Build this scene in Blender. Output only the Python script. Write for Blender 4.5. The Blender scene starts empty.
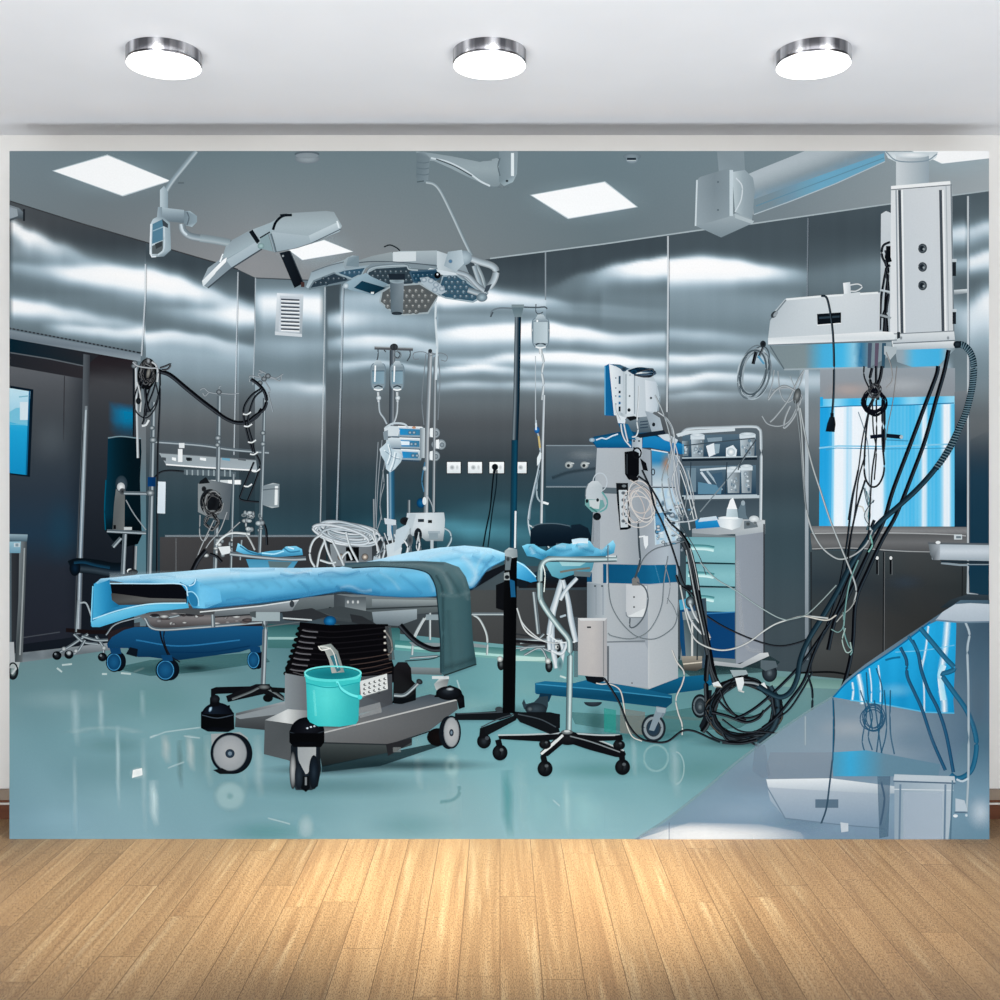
import bpy, math, random
from mathutils import Vector
from mathutils.geometry import tessellate_polygon
random.seed(7)
S = bpy.context.scene
C = S.collection
S.view_settings.view_transform = 'Standard'
S.view_settings.look = 'None'
S.cycles.transparent_max_bounces = 48
PI = math.pi

# ---------------------------------------------------------------- scale
PX = 0.0038          # metres on the backdrop for one unit of its print grid
HZ = 480.0
CAMZ = 359 * PX
DB = 1075 * PX       # camera to backdrop
WALL_Y = 0.26
CEIL_Z = 2.758

# ---------------------------------------------------------------- colour
def lin1(v):
    v = v / 255.0
    return v / 12.92 if v <= 0.04045 else ((v + 0.055) / 1.055) ** 2.4
_cc = {}
def col(c):
    """sRGB 0-255 (r,g,b[,a 0-1]) or '#rrggbb' -> linear rgba"""
    if c in _cc: return _cc[c]
    k = c
    if isinstance(c, str):
        c = (int(c[1:3], 16), int(c[3:5], 16), int(c[5:7], 16))
    a = c[3] if len(c) > 3 else 1.0
    g = c[1] + (.13 * min(c[2] - c[1], 70) if c[2] > c[1] + 22 and c[2] > c[0] + 50 else 0)
    r = (lin1(c[0]), lin1(g), lin1(c[2]), a)
    if len(_cc) < 20000: _cc[k] = r
    return r
def rgb(c):
    if isinstance(c, str): return (int(c[1:3], 16), int(c[3:5], 16), int(c[5:7], 16))
    return tuple(c)
def mix(a, b, t):
    a = rgb(a); b = rgb(b)
    if len(a) < 4 and len(b) == 4: a = a + (1.0,)
    if len(b) < 4 and len(a) == 4: b = b + (1.0,)
    return tuple(a[i] + (b[i] - a[i]) * t for i in range(len(a)))
def sh(c, k):      # shade: k>0 lighter, k<0 darker
    c = rgb(c)
    return mix(c, (255, 255, 255), k) if k > 0 else mix(c, (0, 0, 0), -k)
def ramp(t, stops):
    if t <= stops[0][0]: return rgb(stops[0][1])
    for (a, ca), (b, cb) in zip(stops, stops[1:]):
        if t <= b: return mix(ca, cb, (t - a) / (b - a) if b > a else 0)
    return rgb(stops[-1][1])
def grad(p0, p1, *stops):
    """linear gradient; stops: colours evenly spaced or (t, colour)"""
    if not (isinstance(stops[0], tuple) and len(stops[0]) == 2):
        n = len(stops) - 1
        stops = [(i / n, s) for i, s in enumerate(stops)]
    dx, dy = p1[0] - p0[0], p1[1] - p0[1]
    L = dx * dx + dy * dy
    return lambda x, y: ramp(((x - p0[0]) * dx + (y - p0[1]) * dy) / L, stops)
def vg(y0, y1, *s): return grad((0, y0), (0, y1), *s)
def hg(x0, x1, *s): return grad((x0, 0), (x1, 0), *s)

def smooth(pts, n=6, closed=False):
    """Catmull-Rom through points"""
    P = [tuple(p[:2]) for p in pts]
    m = len(P)
    if m < 3 and not closed: return P
    out = []
    rng = range(m) if closed else range(m - 1)
    for i in rng:
        if closed:
            a, b, c, d = P[(i - 1) % m], P[i], P[(i + 1) % m], P[(i + 2) % m]
        else:
            b, c = P[i], P[i + 1]
            a = P[i - 1] if i else (2 * b[0] - c[0], 2 * b[1] - c[1])
            d = P[i + 2] if i + 2 < m else (2 * c[0] - b[0], 2 * c[1] - b[1])
        L = math.dist(b, c)
        k = max(2, min(n, int(L / 2.5) + 1))
        for j in range(k):
            t = j / k; t2 = t * t; t3 = t2 * t
            out.append(tuple(0.5 * (2 * b[e] + (c[e] - a[e]) * t + (2 * a[e] - 5 * b[e] + 4 * c[e] - d[e]) * t2
                                    + (3 * b[e] - a[e] - 3 * c[e] + d[e]) * t3) for e in (0, 1)))
    if not closed: out.append(P[-1])
    return out

# ---------------------------------------------------------------- layering of the printed ink
CELL = 4
HGT = {}
LAY = 0.00003
def layer(cells):
    h = 0
    for c in cells:
        v = HGT.get(c, 0)
        if v > h: h = v
    h += 1
    for c in cells: HGT[c] = h
    return h
def cells_box(x0, y0, x1, y1):
    return [(i, j) for i in range(int(x0 // CELL), int(x1 // CELL) + 1) for j in range(int(y0 // CELL), int(y1 // CELL) + 1)]
def clampx(x): return min(989.0, max(9.5, x))
def clampy(y): return min(839.0, max(151.0, y))

BOARD = None
class Part:
    """one printed item of the backdrop (one mesh of flat ink shapes)"""
    def __init__(s, name, label=None, parent=None):
        s.name, s.label, s.parent = name, label, parent
        s.v, s.f, s.c, s.m = [], [], [], []
        s.ob = None
        s.kids = []
    def sub(s, name, label=None):
        k = Part(name, label, s); s.kids.append(k); return k
    def _add(s, pts, faces, cols, cells=None):
        pts = [(clampx(p[0]), clampy(p[1])) for p in pts]
        if cells is None:
            xs = [p[0] for p in pts]; ys = [p[1] for p in pts]
            cells = cells_box(min(xs), min(ys), max(xs), max(ys))
        h = layer(set(cells)) * LAY
        b = len(s.v)
        s.v += [((x - 500) * PX, -h, CAMZ + (HZ - y) * PX) for x, y in pts]
        cc = [col(tuple(c) if not isinstance(c, str) else c) for c in cols]
        s.c += cc
        al = any(c[3] < 0.999 for c in cc)
        for f in faces:
            s.f.append([b + i for i in f]); s.m.append(1 if al else 0)
        return s
    # --- filled polygon, colour | list of colours | function
    def poly(s, pts, c, sub=0, curve=False, n=5):
        if curve: pts = smooth(pts, n, True)
        pts = [tuple(p) for p in pts]
        tris = tessellate_polygon([[Vector((x, y, 0)) for x, y in pts]])
        fn = c if callable(c) else None
        if fn and sub:
            V = list(pts); F = []
            st = [tuple(t) for t in tris]; mid = {}
            def m(a, b):
                k = (min(a, b), max(a, b))
                if k not in mid:
                    V.append(((V[a][0] + V[b][0]) / 2, (V[a][1] + V[b][1]) / 2)); mid[k] = len(V) - 1
                return mid[k]
            while st:
                a, b, d = st.pop()
                e = [(math.dist(V[a], V[b]), a, b, d), (math.dist(V[b], V[d]), b, d, a), (math.dist(V[d], V[a]), d, a, b)]
                L, p, q, r = max(e)
                if L > sub:
                    k = m(p, q); st += [(p, k, r), (k, q, r)]
                else: F.append((a, b, d))
            pts, tris = V, F
        if fn: cols = [fn(*p) for p in pts]
        elif isinstance(c, list): cols = c
        else: cols = [c] * len(pts)
        return s._add(pts, tris, cols)
    def quad(s, a, b, c_, d, c): return s.poly([a, b, c_, d], c)
    def rect(s, x0, y0, x1, y1, c, sub=0): return s.poly([(x0, y0), (x1, y0), (x1, y1), (x0, y1)], c, sub)
    # --- bilinear patch from corner points and a table of colours
    def patch(s, a, b, c_, d, rows):
        R = len(rows); K = len(rows[0]); pts = []; cols = []; F = []
        for i in range(R):
            t = i / (R - 1)
            for j in range(K):
                u = j / (K - 1)
                x = (a[0] * (1 - u) + b[0] * u) * (1 - t) + (d[0] * (1 - u) + c_[0] * u) * t
                y = (a[1] * (1 - u) + b[1] * u) * (1 - t) + (d[1] * (1 - u) + c_[1] * u) * t
                pts.append((x, y)); cols.append(rows[i][j])
                if i and j: F.append((pts.__len__() - 1, pts.__len__() - 2, pts.__len__() - 2 - K, pts.__len__() - 1 - K))
        return s._add(pts, F, cols)
    # --- ribbon along a path with a cross profile
    def ribbon(s, pts, w, prof, closed=False, curve=True, n=6, fade=None):
        ws = [p[2] if len(p) > 2 else None for p in pts]
        P = smooth(pts, n, closed) if curve else [tuple(p[:2]) for p in pts]
        if ws[0] is not None and ws[-1] is not None:
            # interpolate given widths by nearest control point distance
            ctl = [(p[0], p[1]) for p in pts]
            W = []
            seg = 0
            cum = [0]
            for a, b in zip(P, P[1:]): cum.append(cum[-1] + math.dist(a, b))
            idx = []
            for q in ctl:
                idx.append(min(range(len(P)), key=lambda i: (math.dist(P[i], q), i)))
            idx[0] = 0; idx[-1] = len(P) - 1
            for i in range(len(P)):
                for k in range(len(idx) - 1):
                    if idx[k] <= i <= idx[k + 1]:
                        a, b = cum[idx[k]], cum[idx[k + 1]]
                        t = (cum[i] - a) / (b - a) if b > a else 0
                        W.append(ws[k] * (1 - t) + ws[k + 1] * t); break
                else: W.append(ws[-1])
        else: W = [w] * len(P)
        N = len(P); V = []; Cc = []; F = []; K = len(prof); cells = set()
        for i in range(N):
            if closed: a, b = P[(i - 1) % N], P[(i + 1) % N]
            else: a, b = P[max(0, i - 1)], P[min(N - 1, i + 1)]
            dx, dy = b[0] - a[0], b[1] - a[1]; L = math.hypot(dx, dy) or 1
            nx, ny = -dy / L, dx / L
            mi = 1.0
            if not curve and 0 < i < N - 1:      # mitre
                e = (P[i][0] - a[0], P[i][1] - a[1]); l2 = math.hypot(*e) or 1
                mi = 1 / max(0.5, abs((e[0] * dx + e[1] * dy) / (l2 * L)))
            hw = W[i] / 2 * mi
            up = ny < 0 or (abs(ny) < 1e-6 and nx < 0)
            for k in range(K):
                o, cl = prof[k]
                oo = o if up else -o
                V.append((P[i][0] - nx * hw * -oo * 1.0, P[i][1] - ny * hw * -oo * 1.0))
                if fade:
                    t = i / (N - 1); c4 = rgb(cl); c4 = c4[:3] + ((c4[3] if len(c4) > 3 else 1) * fade(t),)
                    Cc.append(c4)
                else: Cc.append(cl)
            r = W[i] / 2 + 1
            for c in cells_box(P[i][0] - r, P[i][1] - r, P[i][0] + r, P[i][1] + r): cells.add(c)
            if i:
                for t in (0.25, .5, .75):
                    x = P[i - 1][0] * (1 - t) + P[i][0] * t; y = P[i - 1][1] * (1 - t) + P[i][1] * t
                    for c in cells_box(x - r, y - r, x + r, y + r): cells.add(c)
                # long straight pieces
                L2 = math.dist(P[i], P[i - 1]); q = int(L2 / 3)
                for z in range(q):
                    t = z / q; x = P[i - 1][0] * (1 - t) + P[i][0] * t; y = P[i - 1][1] * (1 - t) + P[i][1] * t
                    for c in cells_box(x - r, y - r, x + r, y + r): cells.add(c)
        rng = N if closed else N - 1
        for i in range(rng):
            for k in range(K - 1):
                j = (i + 1) % N
                F.append((i * K + k, i * K + k + 1, j * K + k + 1, j * K + k))
        return s._add(V, F, Cc, cells)
    def line(s, pts, w, c, **kw):
        return s.ribbon(pts, w, [(-1, c), (1, c)], **kw)
    def seg(s, x0, y0, x1, y1, w, c): return s.ribbon([(x0, y0), (x1, y1)], w, [(-1, c), (1, c)], curve=False)
    def tube(s, pts, w, c, hi=0.35, lo=-0.4, **kw):
        """shaded round bar: light on its upper/left flank"""
        p = [(-1, sh(c, lo * .8)), (-.45, sh(c, hi)), (0, c), (.6, sh(c, lo * .6)), (1, sh(c, lo))]
        return s.ribbon(pts, w, p, **kw)
    def rod(s, x0, y0, x1, y1, w, c, hi=0.45, lo=-0.45): return s.tube([(x0, y0), (x1, y1)], w, c, hi, lo, curve=False)
    def chrome(s, pts, w, **kw):
        p = [(-1, (48, 58, 66)), (-.6, (138, 152, 160)), (-.25, (186, 198, 204)), (.1, (112, 126, 134)), (.55, (58, 68, 76)), (.8, (112, 126, 134)), (1, (50, 60, 68))]
        return s.ribbon(pts, w, p, **kw)
    # --- ellipse: rings of colours centre -> edge
    def ell(s, cx, cy, rx, ry, c, rot=0, off=(0, 0), n=None, a0=0, a1=360):
        cs = c if isinstance(c, list) else [c, c]
        n = n or (14 if max(rx, ry) < 4 else 22 if max(rx, ry) < 12 else 40)
        full = (a1 - a0) >= 360
        cr, sr = math.cos(math.radians(rot)), math.sin(math.radians(rot))
        pts = [(cx + off[0], cy + off[1])]; cols = [cs[0]]; F = []
        m = n if full else n + 1
        R = len(cs) - 1
        for r in range(1, R + 1):
            k = r / R
            for i in range(m):
                a = math.radians(a0 + (a1 - a0) * i / n)
                x, y = rx * k * math.cos(a), ry * k * math.sin(a)
                pts.append((cx + off[0] * (1 - k) + x * cr - y * sr, cy + off[1] * (1 - k) + x * sr + y * cr)); cols.append(cs[r])
            for i in range(n):
                j = (i + 1) % m
                if r == 1: F.append((0, 1 + i, 1 + j))
                else:
                    p = 1 + (r - 2) * m; q = 1 + (r - 1) * m
                    F.append((p + i, q + i, q + j, p + j))
        return s._add(pts, F, cols)
    def ring(s, cx, cy, rx, ry, w, c, rot=0, a0=0, a1=360, shade=False, **kw):
        cr, sr = math.cos(math.radians(rot)), math.sin(math.radians(rot))
        full = a1 - a0 >= 360
        n = 12 if max(rx, ry) < 5 else 30
        pts = []
        for i in range(n if full else n + 1):
            a = math.radians(a0 + (a1 - a0) * i / n); x, y = rx * math.cos(a), ry * math.sin(a)
            pts.append((cx + x * cr - y * sr, cy + x * sr + y * cr))
        f = s.tube if shade else s.line
        return f(pts, w, c, closed=full, n=3, **kw)
    def glow(s, cx, cy, rx, ry, c, a, rot=0):
        c = rgb(c)[:3]
        return s.ell(cx, cy, rx, ry, [c + (a,), c + (a * .85,), c + (a * .5,), c + (a * .18,), c + (0.0,)], rot)
    def build(s):
        me = bpy.data.meshes.new(s.name)
        me.from_pydata(s.v, [], s.f)
        at = me.color_attributes.new('ink', 'FLOAT_COLOR', 'POINT')
        flat = [x for c in s.c for x in c]
        at.data.foreach_set('color', flat)
        me.materials.append(INK); me.materials.append(GLAZE)
        me.polygons.foreach_set('material_index', s.m)
        o = bpy.data.objects.new(s.name, me); C.objects.link(o)
        o.parent = s.parent.ob if s.parent else BOARD
        if s.label: o['label'] = s.label
        s.ob = o
        for k in s.kids: k.build()
        return o
PARTS = []
def item(name, label=None):
    p = Part(name, label); PARTS.append(p); return p

# ---------------------------------------------------------------- materials
def nodes(name):
    m = bpy.data.materials.new(name); m.use_nodes = True
    nt = m.node_tree; b = nt.nodes['Principled BSDF']
    return m, nt, b
def ink_material(name, glaze):
    m, nt, b = nodes(name)
    N = nt.nodes; L = nt.links
    a = N.new('ShaderNodeAttribute'); a.attribute_name = 'ink'
    tc = N.new('ShaderNodeTexCoord')
    nz = N.new('ShaderNodeTexNoise'); nz.inputs['Scale'].default_value = 160; nz.inputs['Detail'].default_value = 2
    L.new(tc.outputs['Object'], nz.inputs['Vector'])
    mr = N.new('ShaderNodeMapRange'); mr.inputs['To Min'].default_value = 0.95; mr.inputs['To Max'].default_value = 1.05
    L.new(nz.outputs['Fac'], mr.inputs['Value'])
    vm = N.new('ShaderNodeVectorMath'); vm.operation = 'SCALE'
    L.new(a.outputs['Color'], vm.inputs[0]); L.new(mr.outputs['Result'], vm.inputs['Scale'])
    v2 = N.new('ShaderNodeVectorMath'); v2.operation = 'SCALE'; v2.inputs['Scale'].default_value = 0.27
    L.new(vm.outputs['Vector'], v2.inputs[0]); L.new(v2.outputs['Vector'], b.inputs['Base Color'])
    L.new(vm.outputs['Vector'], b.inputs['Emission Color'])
    b.inputs['Emission Strength'].default_value = 0.6  # print glows a little by itself so room lights shift its colours less
    b.inputs['Roughness'].default_value = 1
    b.inputs['Specular IOR Level'].default_value = 0
    if glaze: L.new(a.outputs['Alpha'], b.inputs['Alpha'])
    return m
INK = ink_material('glowing_printed_fabric', False)
GLAZE = ink_material('glowing_printed_fabric_thin_ink', True)
# ================================================================ the room
def mesh_obj(name, verts, faces, mat, parent=None, smooth_=False):
    me = bpy.data.meshes.new(name); me.from_pydata(verts, [], faces); me.update()
    if mat: me.materials.append(mat)
    if smooth_:
        for p in me.polygons: p.use_smooth = True
    o = bpy.data.objects.new(name, me); C.objects.link(o); o.parent = parent
    return o
def box(name, x0, x1, y0, y1, z0, z1, mat, parent=None, bevel=0):
    v = [(x, y, z) for x in (x0, x1) for y in (y0, y1) for z in (z0, z1)]
    f = [(0, 1, 3, 2), (4, 6, 7, 5), (0, 4, 5, 1), (2, 3, 7, 6), (0, 2, 6, 4), (1, 5, 7, 3)]
    o = mesh_obj(name, v, f, mat, parent)
    if bevel:
        b = o.modifiers.new('bevel', 'BEVEL'); b.width = bevel; b.segments = 3
    return o
def lathe(name, prof, mat, parent=None, n=96, loc=(0, 0, 0)):
    v = []; f = []
    for r, z in prof:
        for i in range(n):
            a = 2 * PI * i / n; v.append((r * math.cos(a) + loc[0], r * math.sin(a) + loc[1], z + loc[2]))
    for k in range(len(prof) - 1):
        for i in range(n):
            j = (i + 1) % n
            f.append((k * n + i, k * n + j, (k + 1) * n + j, (k + 1) * n + i))
    o = mesh_obj(name, v, f, mat, parent, True)
    return o

def plaster(name, c, rough=0.8):
    m, nt, b = nodes(name); N = nt.nodes; L = nt.links
    tc = N.new('ShaderNodeTexCoord'); nz = N.new('ShaderNodeTexNoise'); nz.inputs['Scale'].default_value = 3
    L.new(tc.outputs['Object'], nz.inputs['Vector'])
    cr = N.new('ShaderNodeValToRGB')
    cr.color_ramp.elements[0].color = col(tuple(x - 4 for x in c)); cr.color_ramp.elements[1].color = col(tuple(x + 4 for x in c))
    L.new(nz.outputs['Fac'], cr.inputs['Fac']); L.new(cr.outputs['Color'], b.inputs['Base Color'])
    b.inputs['Roughness'].default_value = rough
    return m
M_WALL = plaster('white_wall_paint', (236, 235, 232))
M_CEIL = plaster('white_ceiling_paint', (234, 236, 240))

# --- oak strip floor
m, nt, b = nodes('oak_strip_flooring'); N = nt.nodes; L = nt.links
tc = N.new('ShaderNodeTexCoord')
mp = N.new('ShaderNodeMapping'); mp.inputs['Rotation'].default_value = (0, 0, PI / 2)
L.new(tc.outputs['Object'], mp.inputs['Vector'])
br = N.new('ShaderNodeTexBrick')
br.inputs['Scale'].default_value = 1.0; br.inputs['Brick Width'].default_value = 1.35; br.inputs['Row Height'].default_value = 0.115
br.inputs['Mortar Size'].default_value = 0.0012; br.inputs['Mortar Smooth'].default_value = 0.3; br.inputs['Bias'].default_value = 0.0
br.offset = 0.0; br.offset_frequency = 2
br.inputs['Color1'].default_value = (0, 0, 0, 1); br.inputs['Color2'].default_value = (1, 1, 1, 1); br.inputs['Mortar'].default_value = (0.5, 0.5, 0.5, 1)
sep = N.new('ShaderNodeSeparateXYZ'); L.new(mp.outputs['Vector'], sep.inputs[0])
dv_ = N.new('ShaderNodeMath'); dv_.operation = 'DIVIDE'; dv_.inputs[1].default_value = .115; L.new(sep.outputs['Y'], dv_.inputs[0])
fl_ = N.new('ShaderNodeMath'); fl_.operation = 'FLOOR'; L.new(dv_.outputs[0], fl_.inputs[0])
wn_ = N.new('ShaderNodeTexWhiteNoise'); wn_.noise_dimensions = '1D'; L.new(fl_.outputs[0], wn_.inputs['W'])
ma_ = N.new('ShaderNodeMath'); ma_.operation = 'MULTIPLY_ADD'; ma_.inputs[1].default_value = 1.35; L.new(wn_.outputs['Value'], ma_.inputs[0]); L.new(sep.outputs['X'], ma_.inputs[2])
cb_ = N.new('ShaderNodeCombineXYZ'); L.new(ma_.outputs[0], cb_.inputs[0]); L.new(sep.outputs['Y'], cb_.inputs[1]); L.new(cb_.outputs[0], br.inputs['Vector'])
# per-plank offset of grain
mul = N.new('ShaderNodeMath'); mul.operation = 'MULTIPLY'; mul.inputs[1].default_value = 7.3
L.new(br.outputs['Color'], mul.inputs[0])
cmb = N.new('ShaderNodeCombineXYZ')
sx = N.new('ShaderNodeMath'); sx.operation = 'MULTIPLY'; sx.inputs[1].default_value = 0.9; L.new(sep.outputs['X'], sx.inputs[0])
sy = N.new('ShaderNodeMath'); sy.operation = 'MULTIPLY'; sy.inputs[1].default_value = 26; L.new(sep.outputs['Y'], sy.inputs[0])
L.new(sx.outputs[0], cmb.inputs[0]); L.new(sy.outputs[0], cmb.inputs[1]); L.new(mul.outputs[0], cmb.inputs[2])
g1 = N.new('ShaderNodeTexNoise'); g1.inputs['Scale'].default_value = 1.6; g1.inputs['Detail'].default_value = 7; g1.inputs['Roughness'].default_value = 0.62; g1.inputs['Distortion'].default_value = 0.5
L.new(cmb.outputs[0], g1.inputs['Vector'])
# fine pores: short dark dashes
cm2 = N.new('ShaderNodeCombineXYZ')
s2 = N.new('ShaderNodeMath'); s2.operation = 'MULTIPLY'; s2.inputs[1].default_value = 60; L.new(sep.outputs['X'], s2.inputs[0])
s3 = N.new('ShaderNodeMath'); s3.operation = 'MULTIPLY'; s3.inputs[1].default_value = 260; L.new(sep.outputs['Y'], s3.inputs[0])
L.new(s2.outputs[0], cm2.inputs[0]); L.new(s3.outputs[0], cm2.inputs[1])
g2 = N.new('ShaderNodeTexNoise'); g2.inputs['Scale'].default_value = 1.4; g2.inputs['Detail'].default_value = 3; g2.inputs['Roughness'].default_value = 0.7
L.new(cm2.outputs[0], g2.inputs['Vector'])
# pale streaks
cm3 = N.new('ShaderNodeCombineXYZ')
s4 = N.new('ShaderNodeMath'); s4.operation = 'MULTIPLY'; s4.inputs[1].default_value = 1.3; L.new(sep.outputs['X'], s4.inputs[0])
s5 = N.new('ShaderNodeMath'); s5.operation = 'MULTIPLY'; s5.inputs[1].default_value = 30; L.new(sep.outputs['Y'], s5.inputs[0])
L.new(s4.outputs[0], cm3.inputs[0]); L.new(s5.outputs[0], cm3.inputs[1]); L.new(mul.outputs[0], cm3.inputs[2])
g3 = N.new('ShaderNodeTexNoise'); g3.inputs['Scale'].default_value = 1.0; g3.inputs['Detail'].default_value = 2
L.new(cm3.outputs[0], g3.inputs['Vector'])
cr = N.new('ShaderNodeValToRGB'); e = cr.color_ramp.elements
e[0].position = 0.25; e[0].color = col((168, 130, 94)); e[1].position = 0.8; e[1].color = col((224, 188, 144))
x = e.new(0.5); x.color = col((198, 160, 118))
L.new(g1.outputs['Fac'], cr.inputs['Fac'])
def mixc(fac, a, bb, blend='MIX', f=None):
    n = N.new('ShaderNodeMix'); n.data_type = 'RGBA'; n.blend_type = blend
    if f is None: L.new(fac, n.inputs[0])
    else: n.inputs[0].default_value = f
    L.new(a, n.inputs[6])
    if isinstance(bb, tuple): n.inputs[7].default_value = bb
    else: L.new(bb, n.inputs[7])
    return n.outputs[2]
def mrange(v, a, bb, c_, d):
    n = N.new('ShaderNodeMapRange'); n.inputs[1].default_value = a; n.inputs[2].default_value = bb; n.inputs[3].default_value = c_; n.inputs[4].default_value = d
    L.new(v, n.inputs[0]); return n.outputs[0]
c1 = mixc(mrange(g3.outputs['Fac'], 0.60, 0.72, 0, 0.5), cr.outputs['Color'], col((244, 216, 174)))
c2 = mixc(mrange(g2.outputs['Fac'], 0.47, 0.6, 0, 0.72), c1, col((104, 74, 50)))
# plank tone
pt = N.new('ShaderNodeMapRange'); pt.inputs[3].default_value = 0.9; pt.inputs[4].default_value = 1.1
L.new(br.outputs['Color'], pt.inputs[0])
vm = N.new('ShaderNodeVectorMath'); vm.operation = 'SCALE'; L.new(c2, vm.inputs[0]); L.new(pt.outputs[0], vm.inputs['Scale'])
c4 = mixc(br.outputs['Fac'], vm.outputs[0], col((112, 80, 54)))
vs = N.new('ShaderNodeVectorMath'); vs.operation = 'SCALE'; vs.inputs['Scale'].default_value = .66; L.new(c4, vs.inputs[0]); L.new(vs.outputs[0], b.inputs['Base Color']); b.inputs['Roughness'].default_value = 0.42
b.inputs['Specular IOR Level'].default_value = 0.3
bp = N.new('ShaderNodeBump'); bp.inputs['Strength'].default_value = 0.12; bp.inputs['Distance'].default_value = 0.002
L.new(g1.outputs['Fac'], bp.inputs['Height']); L.new(bp.outputs['Normal'], b.inputs['Normal'])
M_FLOOR = m

m, nt, b = nodes('brown_baseboard_wood'); N = nt.nodes; L = nt.links
tc = N.new('ShaderNodeTexCoord'); mp = N.new('ShaderNodeMapping'); mp.inputs['Scale'].default_value = (2, 30, 30)
L.new(tc.outputs['Object'], mp.inputs['Vector'])
nz = N.new('ShaderNodeTexNoise'); nz.inputs['Scale'].default_value = 3; L.new(mp.outputs['Vector'], nz.inputs['Vector'])
cr = N.new('ShaderNodeValToRGB'); cr.color_ramp.elements[0].color = col((74, 40, 24)); cr.color_ramp.elements[1].color = col((118, 68, 42))
L.new(nz.outputs['Fac'], cr.inputs['Fac']); L.new(cr.outputs['Color'], b.inputs['Base Color']); b.inputs['Roughness'].default_value = 0.35
M_BASE = m
def plain(name, c, rough=0.5, metal=0.0):
    m, nt, b = nodes(name); N = nt.nodes; L = nt.links
    nz = N.new('ShaderNodeTexNoise'); nz.inputs['Scale'].default_value = 40
    tc = N.new('ShaderNodeTexCoord'); L.new(tc.outputs['Object'], nz.inputs['Vector'])
    cr = N.new('ShaderNodeValToRGB'); cr.color_ramp.elements[0].color = col(sh(c, -.04)); cr.color_ramp.elements[1].color = col(sh(c, .04))
    L.new(nz.outputs['Fac'], cr.inputs['Fac']); L.new(cr.outputs['Color'], b.inputs['Base Color'])
    b.inputs['Roughness'].default_value = rough; b.inputs['Metallic'].default_value = metal
    return m

XW = 4.0; YF = -5.2
def struct(o): o['kind'] = 'structure'; return o
struct(box('floor', -XW, XW, YF, WALL_Y + .1, -0.1, 0, M_FLOOR))
struct(box('ceiling', -XW, XW, YF, WALL_Y + .1, CEIL_Z, CEIL_Z + 0.1, M_CEIL))
struct(box('wall_back', -XW, XW, WALL_Y, WALL_Y + 0.1, 0, CEIL_Z, M_WALL))
# baseboard: body, pale bead and a moulded cap
bb = struct(mesh_obj('baseboard_back', [], [], M_BASE))
prof = [(0, 0), (-.020, 0), (-.020, .058), (-.016, .062), (-.016, .070), (-.012, .078), (-.012, .104), (-.006, .117), (0, .117)]
v = []; f = []; n = len(prof)
for x in (-XW, XW):
    for (yy, z) in prof: v.append((x, WALL_Y + yy, z))
for i in range(n - 1): f.append((i, i + 1, n + i + 1, n + i))
f.append(tuple(range(n))); f.append(tuple(range(2 * n - 1, n - 1, -1)))
bb.data.from_pydata(v, [], f)
struct(box('trim_1', -XW, XW, WALL_Y - .022, WALL_Y - .0125, .0585, .0655, plain('white_bead', (235, 232, 226), .4)))
struct(box('trim_2', -XW, XW, WALL_Y - .0135, WALL_Y - .0005, .0675, .1165, plain('taupe_cap_moulding', (150, 134, 118), .5)))

# --- three round ceiling lamps
m, nt, b = nodes('nickel_painted_reflections'); N = nt.nodes; L = nt.links
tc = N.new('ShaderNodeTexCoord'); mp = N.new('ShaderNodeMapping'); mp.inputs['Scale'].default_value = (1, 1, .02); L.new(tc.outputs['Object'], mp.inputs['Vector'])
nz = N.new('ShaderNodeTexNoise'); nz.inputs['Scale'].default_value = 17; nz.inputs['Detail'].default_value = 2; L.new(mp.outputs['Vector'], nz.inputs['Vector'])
cr = N.new('ShaderNodeValToRGB'); e = cr.color_ramp.elements; e[0].position = .4; e[0].color = (.1, .1, .11, 1); e[1].position = .6; e[1].color = (.8, .8, .82, 1)  # dark and bright bands painted into the metal in place of reflections
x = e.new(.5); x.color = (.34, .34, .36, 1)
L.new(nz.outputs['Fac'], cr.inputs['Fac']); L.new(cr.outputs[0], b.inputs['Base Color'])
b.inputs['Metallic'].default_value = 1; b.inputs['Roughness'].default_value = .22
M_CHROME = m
m, nt, b = nodes('glowing_opal_diffuser'); N = nt.nodes; L = nt.links
lw = N.new('ShaderNodeLayerWeight'); cr = N.new('ShaderNodeMapRange'); cr.inputs[3].default_value = 3.2; cr.inputs[4].default_value = 1.8
L.new(lw.outputs['Facing'], cr.inputs[0]); L.new(cr.outputs[0], b.inputs['Emission Strength'])
b.inputs['Emission Color'].default_value = (1, .985, .96, 1); b.inputs['Base Color'].default_value = (.9, .9, .9, 1)
M_OPAL = m
M_REC = plain('dark_lamp_rim', (60, 60, 62), .4)
labels = ['round chrome ceiling lamp above the left end of the backdrop, leftmost of three',
          'round chrome ceiling lamp in the middle, above the centre of the backdrop',
          'round chrome ceiling lamp above the right end of the backdrop, rightmost of three']
LX = (-1.094, -0.034, 1.02); LY = -0.585; LR = 0.1195
def lamp_proto():
    e = bpy.data.objects.new('ceiling_lamp', None); C.objects.link(e)
    z = 0
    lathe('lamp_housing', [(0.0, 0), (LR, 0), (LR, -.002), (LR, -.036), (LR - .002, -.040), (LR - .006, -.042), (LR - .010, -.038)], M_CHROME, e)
    pr = [(LR - .0085, -.036), (LR - .003, -.0435), (LR - .002, -.047)]
    for k in range(1, 9):
        a = PI / 2 * k / 8; pr.append(((LR - .002) * math.cos(a) + 0.0001, -.047 - .004 * math.sin(a)))
    lathe('lamp_diffuser', pr, M_OPAL, e)
    return e
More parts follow.
